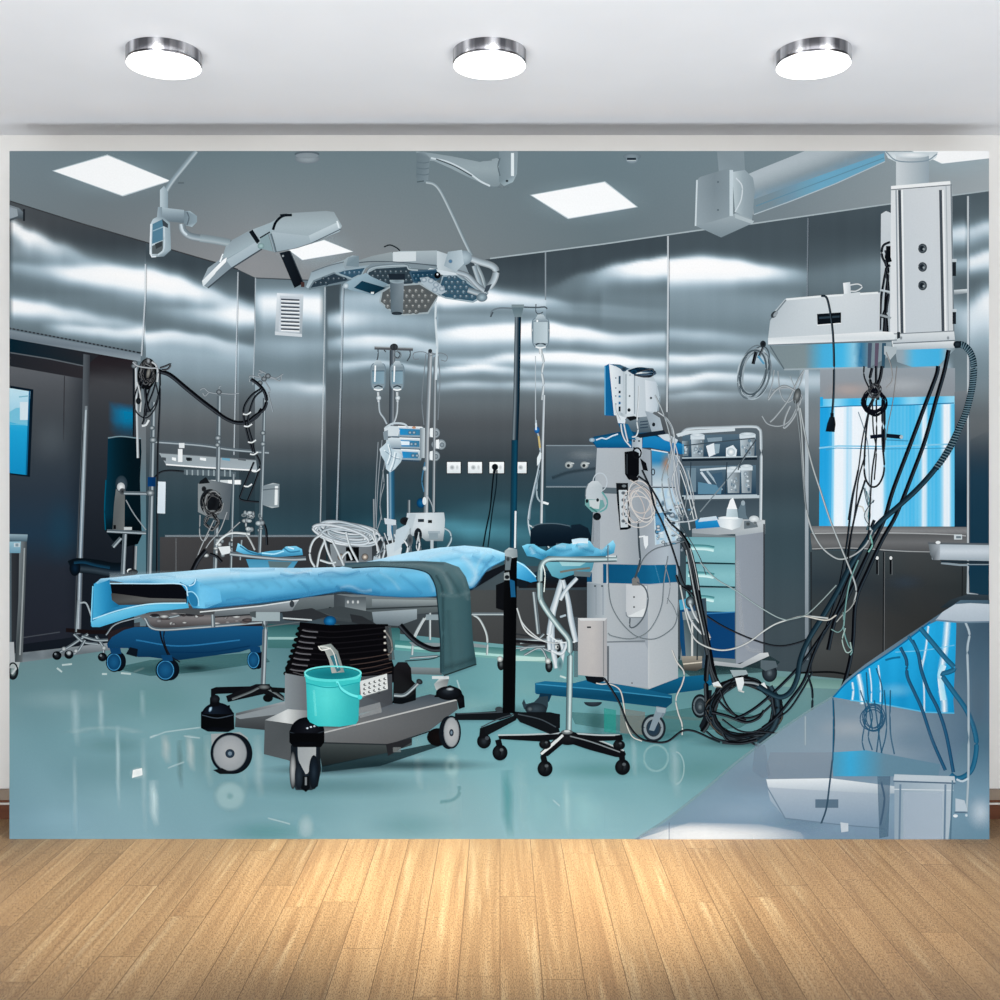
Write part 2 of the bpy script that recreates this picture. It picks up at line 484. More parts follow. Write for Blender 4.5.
for i in range(3):
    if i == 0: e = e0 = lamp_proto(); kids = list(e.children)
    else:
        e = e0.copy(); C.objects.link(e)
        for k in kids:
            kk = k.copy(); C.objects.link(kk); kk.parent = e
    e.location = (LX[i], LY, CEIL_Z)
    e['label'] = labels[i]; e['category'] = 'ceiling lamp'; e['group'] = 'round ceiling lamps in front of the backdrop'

# --- lights
def area(name, loc, rot, sx, sy, power, c=(1, 1, 1), spread=180):
    l = bpy.data.lights.new(name, 'AREA'); l.shape = 'RECTANGLE'; l.size = sx; l.size_y = sy; l.energy = power; l.color = c; l.spread = math.radians(spread)
    o = bpy.data.objects.new(name, l); C.objects.link(o); o.location = loc; o.rotation_euler = rot; return o
w = bpy.data.worlds.new('studio_daylight'); S.world = w; w.use_nodes = True
w.node_tree.nodes['Background'].inputs[0].default_value = (1, .995, .985, 1)
w.node_tree.nodes['Background'].inputs[1].default_value = 0.14
for i in range(3):
    l = bpy.data.lights.new('lamp_light', 'SPOT'); l.energy = (350, 760, 350)[i]; l.spot_size = math.radians(44); l.spot_blend = 1; l.shadow_soft_size = .1; l.color = (1, .94, .74)
    o = bpy.data.objects.new('lamp_light', l); C.objects.link(o); o.location = (LX[i], LY, CEIL_Z - .09); o.rotation_euler = (math.radians(4), 0, 0)

area('front_fill', (0, -5.6, 2.0), (math.radians(97), 0, 0), 5, 1.8, 54, (1, .99, .98), 100)  # added fill behind the camera for wall and print, no real fixture
area('wall_top_fill', (0, -1.35, 2.70), (math.radians(90), 0, 0), 5, .08, 6.5, (1, 1, 1))  # added out-of-view strip, brightens the wall above the print
area('ceiling_fill', (0, -1.95, .12), (math.radians(148), 0, 0), 5.5, .7, 104, (.87, .94, 1))  # added out-of-view fill near the floor, brightens the ceiling
# --- camera
cd = bpy.data.cameras.new('camera'); cam = bpy.data.objects.new('camera', cd); C.objects.link(cam)
cam.location = (0, -DB, CAMZ); cam.rotation_euler = (PI / 2, 0, 0)
cd.sensor_width = 36; cd.lens = 1075 / 1000 * 36; cd.shift_y = -0.020; cd.clip_start = .05
S.camera = cam

# --- the backdrop
BOARD = bpy.data.objects.new('printed_banner', None); C.objects.link(BOARD)
BOARD['label'] = 'large printed photo backdrop of a steel operating room, standing on the wooden floor'
BOARD['category'] = 'photo backdrop'
box('backing_board', (9.5 - 500) * PX, (989 - 500) * PX, 0.0, 0.022, 0.0, (839 - 151) * PX, plain('white_backing_board', (225, 226, 228), .6), BOARD)
# ================================================================ print: setting of the operating room
# ---- ceiling
CE = [(10, 201), (80, 223), (145, 242), (200, 258), (235, 268), (256, 278), (326, 281), (345, 280), (420, 268), (490, 259), (600, 245), (697, 231), (754, 224), (878, 206), (990, 191)]
def poly_y(P, x):
    for (a, ya), (b, yb) in zip(P, P[1:]):
        if x <= b: return ya + (yb - ya) * max(0, (x - a)) / (b - a)
    return P[-1][1]
ce = item('printed_ceiling', 'grey painted ceiling of the operating room in the print')
def ceil_c(x, y):
    t = (y - 151) / 110.0
    c = ramp(x / 1000, [(0, (118, 134, 142)), (.15, (104, 122, 130)), (.25, (108, 126, 133)), (.45, (110, 127, 134)), (.6, (108, 127, 135)), (.78, (118, 136, 144)), (.9, (140, 154, 160)), (1, (160, 172, 178))])
    w = ramp(x / 1000, [(0, (118, 128, 132)), (.1, (118, 123, 126)), (.25, (142, 145, 148)), (.45, (122, 131, 135)), (.6, (104, 118, 124)), (.78, (120, 130, 136)), (1, (168, 172, 174))])
    return mix(c, w, max(0, min(1, t)))
xs = [9.5 + i * (979.5 / 60) for i in range(61)]
pts = []; F = []; cols = []
for i, x in enumerate(xs):
    for j in range(9):
        y = 151 + (poly_y(CE, x) + 2 - 151) * j / 8
        pts.append((x, y)); cols.append(ceil_c(x, y))
        if i and j: k = len(pts) - 1; F.append((k, k - 1, k - 10, k - 9))
ce._add(pts, F, cols)

# ---- steel walls
wl = item('printed_steel_wall', 'brushed steel wall panels with bright reflections in the print')
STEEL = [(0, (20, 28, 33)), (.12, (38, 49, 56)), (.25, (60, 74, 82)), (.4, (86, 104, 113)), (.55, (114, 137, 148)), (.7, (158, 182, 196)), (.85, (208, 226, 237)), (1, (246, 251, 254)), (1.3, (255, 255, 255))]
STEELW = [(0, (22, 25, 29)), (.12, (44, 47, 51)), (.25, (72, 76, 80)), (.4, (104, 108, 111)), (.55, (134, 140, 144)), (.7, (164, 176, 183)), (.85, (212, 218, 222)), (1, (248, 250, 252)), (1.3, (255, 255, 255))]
# bands: list of [(x, y, half width up, half width down, strength), ...]
BANDS = [
 [(10, 224, 4, 9, .62), (30, 236, 6, 10, .62), (60, 248, 6, 9, .35), (95, 262, 6, 8, .12), (130, 272, 5, 5, 0)],
 [(10, 248, 20, 12, .25), (80, 262, 14, 14, .12), (150, 300, 8, 8, 0)],
 [(10, 266, 4, 8, .22), (45, 270, 6, 8, .3), (75, 273, 7, 8, .62), (105, 274, 9, 10, .82), (145, 278, 9, 12, .82), (146, 278, 10, 12, .85), (175, 284, 9, 11, .78), (205, 293, 7, 10, .48), (236, 303, 6, 12, .3), (254, 308, 6, 10, .2)],
 [(10, 305, 6, 8, .75), (40, 308, 6, 8, .58), (70, 314, 6, 8, .42), (110, 322, 6, 7, .28), (145, 327, 5, 7, .2)],
 [(40, 326, 3, 5, .0), (65, 328, 4, 5, .35), (95, 330, 3, 6, .42), (120, 333, 4, 6, .42), (145, 331, 4, 7, .52), (146, 336, 4, 7, .52), (170, 334, 4, 8, .48), (200, 338, 4, 8, .38), (236, 346, 4, 9, .3), (254, 349, 4, 9, .25)],
 [(148, 310, 5, 4, .05), (185, 312, 5, 8, .22), (215, 314, 6, 8, .4), (238, 314, 9, 10, .62), (254, 316, 8, 8, .55)],
 [(146, 352, 8, 22, .16), (254, 362, 8, 22, .14)],
 # pillar
 [(255, 300, 9, 12, .2), (262, 302, 9, 14, .5), (290, 302, 9, 14, .55), (323, 304, 9, 14, .62)],
 [(255, 345, 8, 12, .12), (290, 346, 8, 12, .2), (325, 346, 8, 10, .15)],
 [(255, 384, 4, 6, .12), (290, 385, 4, 6, .22), (312, 388, 4, 5, .34), (325, 388, 4, 5, .3)],
 [(255, 395, 20, 30, .12), (325, 398, 20, 30, .12)],
 # centre panels
 [(327, 319, 6, 8, .3), (340, 318, 7, 9, .45), (372, 318, 7, 9, .22), (437, 322, 7, 9, .12)],
 [(327, 343, 5, 7, .2), (345, 341, 5, 8, .38), (370, 339, 4, 9, .48), (400, 340, 4, 8, .42), (437, 346, 4, 8, .3)],
 [(327, 364, 4, 5, .12), (380, 357, 4, 6, .1), (437, 352, 3, 5, .12)],
 [(430, 296, 10, 6, .55), (445, 299, 10, 6, .72), (480, 297, 10, 6, .72), (505, 298, 6, 6, .5), (545, 301, 4, 8, .35), (575, 306, 4, 8, .15), (668, 312, 4, 6, .06)],
 [(340, 300, 10, 12, .25), (437, 296, 10, 8, .3)],
 [(437, 334, 5, 9, .35), (470, 331, 5, 9, .7), (510, 329, 5, 9, .85), (545, 327, 5, 9, .95), (575, 332, 5, 7, .7), (620, 338, 4, 7, .42), (667, 336, 4, 7, .32)],
 [(437, 316, 3, 5, .1), (520, 318, 4, 4, .08)],
 [(437, 360, 3, 5, .1), (480, 362, 4, 5, .35), (510, 357, 4, 5, .5), (560, 356, 4, 6, .78), (610, 359, 4, 6, .78), (640, 362, 4, 6, .5), (667, 363, 4, 6, .38)],
 [(437, 370, 2, 4, .25), (460, 368, 2, 4, .5), (480, 366, 2, 4, .55), (505, 369, 3, 4, .35), (530, 373, 3, 4, .2), (580, 374, 4, 5, .2), (667, 378, 4, 6, .35)],
 [(437, 386, 3, 4, .22), (465, 384, 3, 4, .32), (500, 385, 3, 4, .22), (530, 384, 3, 5, .35), (560, 385, 3, 6, .34), (600, 390, 4, 6, .2), (667, 392, 4, 6, .15)],
 [(340, 365, 3, 6, .28), (375, 362, 2, 4, .3), (437, 369, 2, 4, .3)],
 # right panels
 [(546, 290, 3, 8, .04), (585, 276, 4, 14, .2), (620, 268, 5, 12, .52), (645, 265, 5, 12, .78), (668, 262, 5, 12, .9)],
 [(668, 265, 5, 14, .95), (700, 264, 7, 14, .95), (735, 267, 7, 11, .9), (765, 271, 6, 8, .6), (790, 273, 6, 8, .3), (808, 275, 6, 8, .15)],
 [(808, 275, 10, 12, .1), (880, 268, 12, 18, .15), (950, 252, 12, 14, .3)],
 [(600, 300, 10, 18, .08), (668, 300, 10, 18, .1), (740, 300, 10, 18, .12), (800, 305, 10, 18, .12)],
 [(668, 333, 5, 6, .22), (700, 335, 5, 6, .26), (760, 340, 5, 8, .12), (800, 345, 5, 8, .1)],
 [(546, 312, 3, 3, .06), (668, 318, 3, 3, .04)],
 [(668, 358, 4, 6, .45), (690, 359, 4, 5, .5), (720, 357, 4, 6, .4), (745, 358, 4, 6, .3), (805, 358, 4, 6, .15)],
 [(668, 380, 4, 6, .5), (685, 379, 3, 6, .52), (710, 375, 3, 5, .5), (740, 376, 3, 6, .35), (805, 382, 3, 6, .25)],
 [(668, 396, 2, 5, .15), (700, 393, 2, 5, .28), (740, 394, 2, 5, .12), (805, 397, 2, 5, .12)],
 [(800, 357, 6, 10, .15), (806, 380, 10, 10, .3), (860, 380, 6, 8, .3), (950, 370, 10, 10, .2)],
 [(945, 235, 9, 10, .42), (966, 232, 9, 12, .5), (968, 232, 6, 9, .35), (989, 226, 6, 9, .4)],
 [(945, 264, 6, 8, .3), (989, 262, 6, 8, .35)],
 [(945, 310, 12, 20, .2), (966, 315, 12, 20, .35), (989, 300, 12, 24, .55)],
 [(968, 262, 5, 7, .35), (989, 255, 5, 7, .5)],
 # low soft reflections
 [(340, 528, 10, 8, .02), (450, 526, 8, 8, .2), (470, 530, 10, 8, .22), (545, 535, 10, 8, .08)],
 [(437, 512, 8, 6, .0), (500, 508, 6, 6, .08), (545, 512, 6, 6, .05)],
]
def key(B, x):
    if x < B[0][0] or x > B[-1][0]: return None
    for a, b in zip(B, B[1:]):
        if x <= b[0]:
            t = (x - a[0]) / (b[0] - a[0]); u = t * t * (3 - 2 * t)
            return (a[1] + (b[1] - a[1]) * u, a[2] + (b[2] - a[2]) * t, a[3] + (b[3] - a[3]) * t, a[4] + (b[4] - a[4]) * t)
_bk = {}
BASE = {  # panel: x range -> vertical profile of brightness
 (0, 146): [(200, .27), (240, .22), (262, .34), (290, .45), (300, .5), (320, .48), (340, .46), (360, .46)],
 (146, 239): [(240, .27), (262, .24), (300, .46), (330, .45), (350, .54), (372, .5), (400, .42), (440, .32), (470, .25), (520, .18), (580, .14)],
 (239, 255): [(262, .2), (290, .2), (330, .42), (370, .4), (420, .28), (470, .18), (540, .12)],
 (255, 326): [(276, .46), (300, .55), (330, .52), (360, .47), (395, .48), (425, .38), (455, .28), (500, .2), (560, .26)],
 (326, 341): [(276, .26), (300, .28), (350, .42), (400, .36), (440, .24), (480, .16), (540, .1)],
 (341, 437): [(276, .42), (300, .48), (330, .55), (355, .48), (380, .46), (405, .38), (440, .28), (480, .2), (540, .14)],
 (437, 546): [(256, .22), (280, .27), (305, .52), (345, .58), (375, .52), (398, .42), (430, .29), (465, .2), (500, .2), (560, .25)],
 (546, 668): [(240, .25), (270, .26), (300, .4), (345, .5), (375, .52), (400, .42), (430, .3), (455, .22), (480, .2), (560, .16)],
 (668, 808): [(224, .3), (246, .3), (285, .46), (320, .5), (350, .52), (385, .55), (405, .46), (430, .38), (460, .3), (490, .24), (515, .27), (540, .24), (600, .25), (670, .24)],
 (808, 968): [(200, .3), (230, .27), (260, .32), (300, .4), (340, .44), (380, .5), (420, .5), (470, .36), (500, .3), (540, .26), (680, .2)],
 (968, 1000): [(190, .35), (250, .5), (280, .4), (330, .62), (380, .55), (420, .4), (470, .25), (520, .15), (560, .13), (660, .2)],
}
def base_v(x, y):
    for (a, b), P in BASE.items():
        if a <= x < b:
            if y <= P[0][0]: return P[0][1]
            for p, q in zip(P, P[1:]):
                if y <= q[0]:
                    t = (y - p[0]) / (q[0] - p[0]); t = t * t * (3 - 2 * t)
                    return p[1] + (q[1] - p[1]) * t
            return P[-1][1]
    return .2
seams = [146, 239, 255, 326, 341, 437, 546, 668, 808, 968]
xs = sorted(set([9.5, 989] + [float(i) for i in range(14, 989, 5)] + [s_ - .05 for s_ in seams] + [float(s_) for s_ in seams]))
ys = [186 + 2.0 * i for i in range(115)] + [416 + 6.0 * i for i in range(45)]
rnd = random.Random(3)
brush = [rnd.uniform(-.006, .006) for _ in xs]
pts = []; cols = []; F = []; idx = {}
for i, x in enumerate(xs):
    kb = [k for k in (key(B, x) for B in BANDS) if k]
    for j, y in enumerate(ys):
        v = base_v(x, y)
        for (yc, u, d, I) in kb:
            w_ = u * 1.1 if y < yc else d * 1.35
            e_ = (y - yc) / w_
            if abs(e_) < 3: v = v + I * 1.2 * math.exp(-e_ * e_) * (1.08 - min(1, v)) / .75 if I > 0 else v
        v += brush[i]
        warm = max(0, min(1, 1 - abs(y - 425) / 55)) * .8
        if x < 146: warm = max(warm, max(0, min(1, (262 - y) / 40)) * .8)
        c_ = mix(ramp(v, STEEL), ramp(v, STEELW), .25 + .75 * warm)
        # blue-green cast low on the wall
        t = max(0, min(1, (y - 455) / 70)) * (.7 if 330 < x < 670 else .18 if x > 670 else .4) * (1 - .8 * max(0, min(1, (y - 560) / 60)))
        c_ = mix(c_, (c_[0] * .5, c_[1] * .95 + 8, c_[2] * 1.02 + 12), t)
        pts.append((x, y)); cols.append(c_)
        if i and j:
            k = len(pts) - 1; m_ = len(ys); F.append((k, k - 1, k - 1 - m_, k - m_))
# clip off what is above the ceiling line
pts = [(x, max(y, poly_y(CE, x))) for x, y in pts]
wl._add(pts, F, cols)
# ceiling edge line
wl.line([(x, poly_y(CE, x)) for x in range(10, 250, 12)], 1.2, (52, 54, 58, .8), curve=False)
wl.line([(256, 278), (326, 281)], 1.2, (70, 78, 84), curve=False)
wl.line([(490, 258.5), (600, 244.5), (697, 230.5), (754, 223.5), (878, 205.5), (989, 190.5)], 1.4, (170, 184, 190, .9), curve=False)
# seams
def seam(p, w, hi, lo, a=.62):
    w *= .8
    wl.line(p, w, hi[:3] + (a,), curve=False); q = [(x + w * .75, y) for x, y in p]; wl.line(q, w * .6, lo[:3] + (a * .7,), curve=False)
seam([(145.5, 264), (145, 300), (141.5, 356)], 2.0, (215, 225, 232), (80, 90, 98))
seam([(238, 272), (236.5, 340), (234, 455)], 1.6, (205, 216, 224), (60, 68, 76))
wl.line([(255.5, 278), (255, 330), (253, 385)], 1.2, (190, 202, 210, .6), curve=False)
wl.line([(325, 282), (324.5, 330), (320, 540)], 1.2, (200, 210, 216, .6), curve=False)
seam([(343, 286), (341, 380), (336.5, 530)], 2.0, (178, 192, 202), (40, 46, 52))
wl.line([(545.5, 252), (545.5, 300)], 1.4, (140, 152, 160, .9), curve=False)
seam([(668, 236), (668, 300), (667, 412)], 2.2, (222, 230, 236), (70, 78, 86))
seam([(808, 218), (807, 300)], 1.6, (130, 142, 152), (60, 68, 76))
wl.rect(805, 369, 808.5, 660, vg(369, 660, (190, 202, 210), (160, 174, 184), (110, 122, 132)))
seam([(968, 196), (968, 594)], 2.4, (225, 233, 238), (90, 104, 116))
# lower horizontal joint lines between rack and table
wl.rect(165, 535, 325, 537, (150, 160, 168, .5))
wl.patch((160, 537), (326, 537), (326, 600), (160, 600), [[(66, 66, 68), (58, 58, 60), (52, 54, 57)], [(50, 52, 55), (44, 46, 50), (38, 42, 47)]])
wl.seg(176, 538, 176, 600, 1.2, (100, 104, 108, .7))
wl.rect(546, 445, 600, 446.5, (150, 166, 176, .8)); wl.rect(546, 486, 600, 487.5, (140, 156, 166, .7))
wl.patch((546, 446), (600, 446), (600, 486), (546, 486), [[(84, 96, 104), (92, 104, 112)], [(70, 88, 98), (78, 92, 102)], [(52, 76, 90), (60, 80, 92)]])
wl.ribbon([(552, 478), (570, 472), (600, 468)], 5, [(-1, (30, 46, 56, 0.)), (0, (30, 46, 56, .6)), (1, (30, 46, 56, 0.))])
wl.glow(585, 455, 22, 7, (150, 160, 165), .35)
# dark zone behind the anaesthesia machine and the table
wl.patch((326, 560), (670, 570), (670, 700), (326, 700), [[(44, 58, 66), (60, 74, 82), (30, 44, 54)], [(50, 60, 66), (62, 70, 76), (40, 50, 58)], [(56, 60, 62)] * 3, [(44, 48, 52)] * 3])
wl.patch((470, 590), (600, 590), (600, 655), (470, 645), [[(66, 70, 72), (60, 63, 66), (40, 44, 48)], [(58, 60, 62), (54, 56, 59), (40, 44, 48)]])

# ---- green floor
FE = [(9.5, 657), (60, 650), (140, 641), (270, 626), (340, 624), (400, 634), (560, 650), (650, 656), (780, 671), (860, 677), (900, 680), (990, 690)]
fl = item('printed_green_floor', 'glossy pale green resin floor of the operating room in the print')
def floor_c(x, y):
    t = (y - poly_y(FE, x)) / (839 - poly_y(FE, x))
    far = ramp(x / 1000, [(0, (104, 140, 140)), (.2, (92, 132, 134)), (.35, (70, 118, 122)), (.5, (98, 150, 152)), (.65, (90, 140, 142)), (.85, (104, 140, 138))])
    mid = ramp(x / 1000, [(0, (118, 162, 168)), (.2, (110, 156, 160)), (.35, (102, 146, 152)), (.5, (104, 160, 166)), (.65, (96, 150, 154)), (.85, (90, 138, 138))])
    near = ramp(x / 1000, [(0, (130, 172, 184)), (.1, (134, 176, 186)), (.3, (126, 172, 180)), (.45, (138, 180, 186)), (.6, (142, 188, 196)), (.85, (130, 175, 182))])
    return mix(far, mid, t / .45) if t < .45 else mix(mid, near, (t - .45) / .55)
xs = [9.5 + i * (979.5 / 70) for i in range(71)]
pts = []; F = []; cols = []
for i, x in enumerate(xs):
    y0 = poly_y(FE, x)
    for j in range(25):
        y = y0 + (839 - y0) * j / 24
        n_ = math.sin(x * .031 + y * .013) * 2.0 + math.sin(x * .083 - y * .05) * 1.5
        pts.append((x, y)); cols.append(tuple(k + n_ + d_ for k, d_ in zip(floor_c(x, y), (1, -3, 1))))
        if i and j: k = len(pts) - 1; F.append((k, k - 1, k - 26, k - 25))
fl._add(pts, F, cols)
# skirting of the steel wall at the left
wl.poly([(9.5, 640), (75, 634), (140, 622), (140, 646), (75, 655), (9.5, 664)], vg(632, 664, (60, 66, 72), (150, 160, 166), (96, 106, 112), (130, 142, 148)), sub=12)
wl.line([(22, 645), (75, 637), (110, 632)], 1.6, (200, 206, 210, .9), curve=False)
# back edge detail
fl.patch((268, 624), (400, 628), (400, 650), (268, 648), [[(38, 84, 88)] * 2, [(70, 118, 120)] * 2, [(60, 106, 108)] * 2])
fl.rect(268, 637, 300, 639.5, (150, 190, 190, .9))
fl.patch((395, 640), (560, 652), (560, 664), (395, 650), [[(48, 110, 112), (60, 108, 110)], [(90, 152, 152), (120, 162, 160)]])
fl.line([(395, 646), (470, 653), (545, 659)], 2.5, (170, 214, 212, .8), curve=False)
fl.line([(515, 659), (545, 659)], 4, (180, 212, 208, .8), curve=False)
fl.patch((770, 676), (870, 682), (862, 690), (770, 686), [[(96, 134, 130)] * 2, [(120, 158, 154)] * 2])
R = fl.glow
# broad cloudy reflections and shadows
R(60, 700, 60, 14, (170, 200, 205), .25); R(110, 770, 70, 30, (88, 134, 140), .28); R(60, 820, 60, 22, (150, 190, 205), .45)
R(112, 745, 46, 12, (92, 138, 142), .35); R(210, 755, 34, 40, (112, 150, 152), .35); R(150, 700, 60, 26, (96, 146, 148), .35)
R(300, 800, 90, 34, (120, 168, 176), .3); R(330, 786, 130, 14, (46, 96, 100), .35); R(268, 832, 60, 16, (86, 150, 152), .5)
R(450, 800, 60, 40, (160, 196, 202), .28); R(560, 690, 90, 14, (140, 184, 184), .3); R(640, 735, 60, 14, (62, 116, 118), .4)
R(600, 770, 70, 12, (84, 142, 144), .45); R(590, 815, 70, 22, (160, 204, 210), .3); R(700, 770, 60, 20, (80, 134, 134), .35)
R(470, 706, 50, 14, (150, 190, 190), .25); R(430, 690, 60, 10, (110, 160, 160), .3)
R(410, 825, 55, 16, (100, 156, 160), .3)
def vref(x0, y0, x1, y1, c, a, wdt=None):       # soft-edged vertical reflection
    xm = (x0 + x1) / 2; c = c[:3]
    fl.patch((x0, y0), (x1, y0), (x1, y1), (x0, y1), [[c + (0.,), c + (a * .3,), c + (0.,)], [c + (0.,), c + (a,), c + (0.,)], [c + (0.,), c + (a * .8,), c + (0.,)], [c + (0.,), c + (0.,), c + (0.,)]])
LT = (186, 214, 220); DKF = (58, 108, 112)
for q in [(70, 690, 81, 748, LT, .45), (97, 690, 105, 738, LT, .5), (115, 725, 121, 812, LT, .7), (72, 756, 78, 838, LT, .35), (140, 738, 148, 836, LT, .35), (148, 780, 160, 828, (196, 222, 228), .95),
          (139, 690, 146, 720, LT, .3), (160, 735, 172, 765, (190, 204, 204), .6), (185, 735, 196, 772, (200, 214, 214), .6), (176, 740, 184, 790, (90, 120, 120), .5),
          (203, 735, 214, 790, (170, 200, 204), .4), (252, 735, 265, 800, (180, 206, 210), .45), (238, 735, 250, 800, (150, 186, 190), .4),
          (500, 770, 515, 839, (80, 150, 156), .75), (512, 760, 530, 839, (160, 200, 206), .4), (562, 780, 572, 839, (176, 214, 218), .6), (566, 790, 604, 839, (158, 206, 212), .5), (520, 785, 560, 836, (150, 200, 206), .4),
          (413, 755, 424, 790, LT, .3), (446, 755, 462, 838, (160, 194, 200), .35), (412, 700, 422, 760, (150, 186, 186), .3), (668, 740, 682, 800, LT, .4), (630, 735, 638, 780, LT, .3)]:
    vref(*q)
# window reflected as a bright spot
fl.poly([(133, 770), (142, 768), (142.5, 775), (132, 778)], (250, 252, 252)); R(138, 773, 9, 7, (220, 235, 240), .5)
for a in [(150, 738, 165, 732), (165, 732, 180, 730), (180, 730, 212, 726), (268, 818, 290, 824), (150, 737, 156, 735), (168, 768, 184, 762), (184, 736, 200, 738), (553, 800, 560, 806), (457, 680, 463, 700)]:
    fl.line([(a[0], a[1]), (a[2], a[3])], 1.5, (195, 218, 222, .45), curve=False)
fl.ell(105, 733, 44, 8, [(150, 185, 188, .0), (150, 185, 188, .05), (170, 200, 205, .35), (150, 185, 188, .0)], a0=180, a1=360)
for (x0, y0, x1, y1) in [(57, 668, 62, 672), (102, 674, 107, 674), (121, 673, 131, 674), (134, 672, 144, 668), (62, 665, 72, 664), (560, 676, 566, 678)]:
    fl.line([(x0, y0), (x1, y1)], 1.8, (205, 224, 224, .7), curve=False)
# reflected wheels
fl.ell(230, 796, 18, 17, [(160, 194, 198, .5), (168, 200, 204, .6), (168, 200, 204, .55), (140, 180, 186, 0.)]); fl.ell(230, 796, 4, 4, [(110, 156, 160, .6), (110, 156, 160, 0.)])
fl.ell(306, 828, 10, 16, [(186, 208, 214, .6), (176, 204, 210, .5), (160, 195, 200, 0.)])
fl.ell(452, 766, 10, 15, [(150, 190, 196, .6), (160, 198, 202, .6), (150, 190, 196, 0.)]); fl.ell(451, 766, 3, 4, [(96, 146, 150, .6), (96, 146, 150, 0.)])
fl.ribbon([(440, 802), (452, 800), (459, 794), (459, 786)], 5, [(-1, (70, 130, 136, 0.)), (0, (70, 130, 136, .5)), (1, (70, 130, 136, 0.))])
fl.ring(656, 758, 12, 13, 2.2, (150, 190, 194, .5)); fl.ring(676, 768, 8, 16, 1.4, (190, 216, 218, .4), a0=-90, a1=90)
# ================================================================ print: things far back, left to right
WH = (252, 254, 255)
# ---- recessed light panels
for k, (q, lb) in enumerate([
    ([(53.8, 171), (107.5, 155.5), (169.5, 180.7), (122.5, 195.5)], 'white square ceiling light panel at the top left of the print'),
    ([(531.5, 195.2), (604.5, 182.2), (636.5, 206.8), (568.5, 218.2)], 'white square ceiling light panel right of the lamp arm'),
    ([(289, 250), (324, 240.2), (352.5, 251.6), (302.5, 259.8)], 'white ceiling light panel half hidden by the tilted lamp head'),
    ([(912, 151), (989, 151), (989, 158.3), (942, 163.5), (930, 158)], 'white ceiling light panel cut by the top right corner of the print')]):
    p = item('printed_light_panel', lb)
    cx = sum(a[0] for a in q) / len(q); cy = sum(a[1] for a in q) / len(q)
    p.glow(cx, cy, 70 if k != 2 else 45, 26, (170, 195, 205), .38)
    p.poly([(cx + (a[0] - cx) * 1.03, cy + (a[1] - cy) * 1.05) for a in q], (190, 205, 212))
    p.poly(q, WH)
# ---- smoke detectors
p = item('printed_smoke_detector', 'flat round ceiling disc near the top edge, above the tilted lamp')
p.ell(307.5, 159, 12.5, 4.6, [(150, 162, 168), (140, 152, 158), (112, 124, 132)]); p.ell(307, 154, 12.5, 3, [(92, 106, 114), (84, 98, 106)]); p.ell(307, 155.6, 11.5, 2.8, [(138, 150, 156), (130, 142, 150)])
p = item('printed_smoke_detector', 'small smoke detector with a dark slot, right of the ceiling light panel')
p.ell(632, 156.5, 9, 3.4, [(140, 156, 164), (100, 116, 126)]); p.ell(632, 159.5, 6, 4, [(150, 166, 174), (120, 138, 148)]); p.rect(627, 157.8, 636, 160, (30, 42, 52)); p.seg(627, 160.6, 636, 160.6, .8, (200, 212, 218))
# ---- camera bracket at the left edge
p = item('printed_wall_camera', 'small grey device on the wall at the left edge of the print')
p.poly([(9.5, 205), (19, 208), (24, 213), (24.5, 219), (19, 218), (9.5, 221)], vg(205, 221, (130, 142, 150), (100, 112, 120), (60, 70, 78)))
p.poly([(9.5, 207), (17, 209), (18, 216), (9.5, 219)], (150, 162, 170)); p.rect(23, 209, 25, 221, (34, 38, 44))

# ---- dark door recess
p = item('printed_sliding_door', 'dark steel sliding door with a blue window at the left of the print')
p.poly([(9.5, 337), (137, 361), (134, 640), (9.5, 654)], lambda x, y: mix(ramp((y - 338) / 310, [(0, (20, 24, 30)), (.07, (38, 32, 36)), (.1, (42, 40, 44)), (.14, (68, 70, 74)), (.25, (54, 58, 63)), (.45, (38, 44, 52)), (.7, (24, 30, 38)), (1, (20, 26, 34))]), (0, 90, 120), 0), sub=14)
p.poly([(9.5, 338), (100, 354), (86, 366), (9.5, 352)], hg(9, 100, (8, 34, 46), (16, 40, 50), (40, 40, 44)))
p.poly([(9.5, 352), (86, 366), (85, 379), (9.5, 367)], hg(9, 86, (34, 38, 44), (46, 44, 48)))
lf = p.sub('printed_door_leaf')
lf.poly([(9.5, 366), (84, 379), (82, 636), (9.5, 646)], lambda x, y: mix(ramp((y - 366) / 280, [(0, (96, 100, 105)), (.1, (78, 82, 87)), (.25, (62, 69, 75)), (.45, (44, 56, 68)), (.6, (34, 56, 74)), (.72, (38, 44, 54)), (1, (34, 38, 48))]), (10, 16, 24), max(0, (x - 66) / 22) * .5), sub=10)
lf.seg(64.5, 376, 63.5, 440, 1, (46, 46, 52, .7)); lf.glow(50, 440, 26, 30, (110, 120, 128), .25); lf.glow(60, 530, 20, 40, (30, 70, 96), .4)
lf.line([(9.5, 352.5), (50, 359), (84, 366)], 1.2, (92, 100, 106), curve=False)
lf.line([(60, 632), (20, 638)], 1, (70, 76, 84))
po = p.sub('printed_door_post')
po.poly([(83.5, 354), (90, 355), (89, 420), (86, 480), (83.5, 540), (81, 634), (74, 635), (78, 520), (82, 430)], hg(76, 90, (60, 66, 72), (90, 98, 104), (56, 60, 66)))
po.poly([(85, 406), (87.5, 406), (84.5, 500), (82, 560), (80, 634), (76.5, 634), (79.5, 520), (83, 440)], vg(406, 634, (120, 130, 136), (140, 156, 164), (96, 116, 134), (120, 128, 136)))
po.line([(86, 410), (82.5, 500), (78, 630)], 1.2, (190, 204, 212, .9)); po.line([(83, 430), (79.5, 520), (75.5, 634)], .8, (30, 34, 40))
wn = p.sub('printed_door_window', 'bright blue window pane')
wn.poly([(9.5, 385.5), (33.5, 389.5), (30, 477), (9.5, 474.5)], (10, 24, 36))
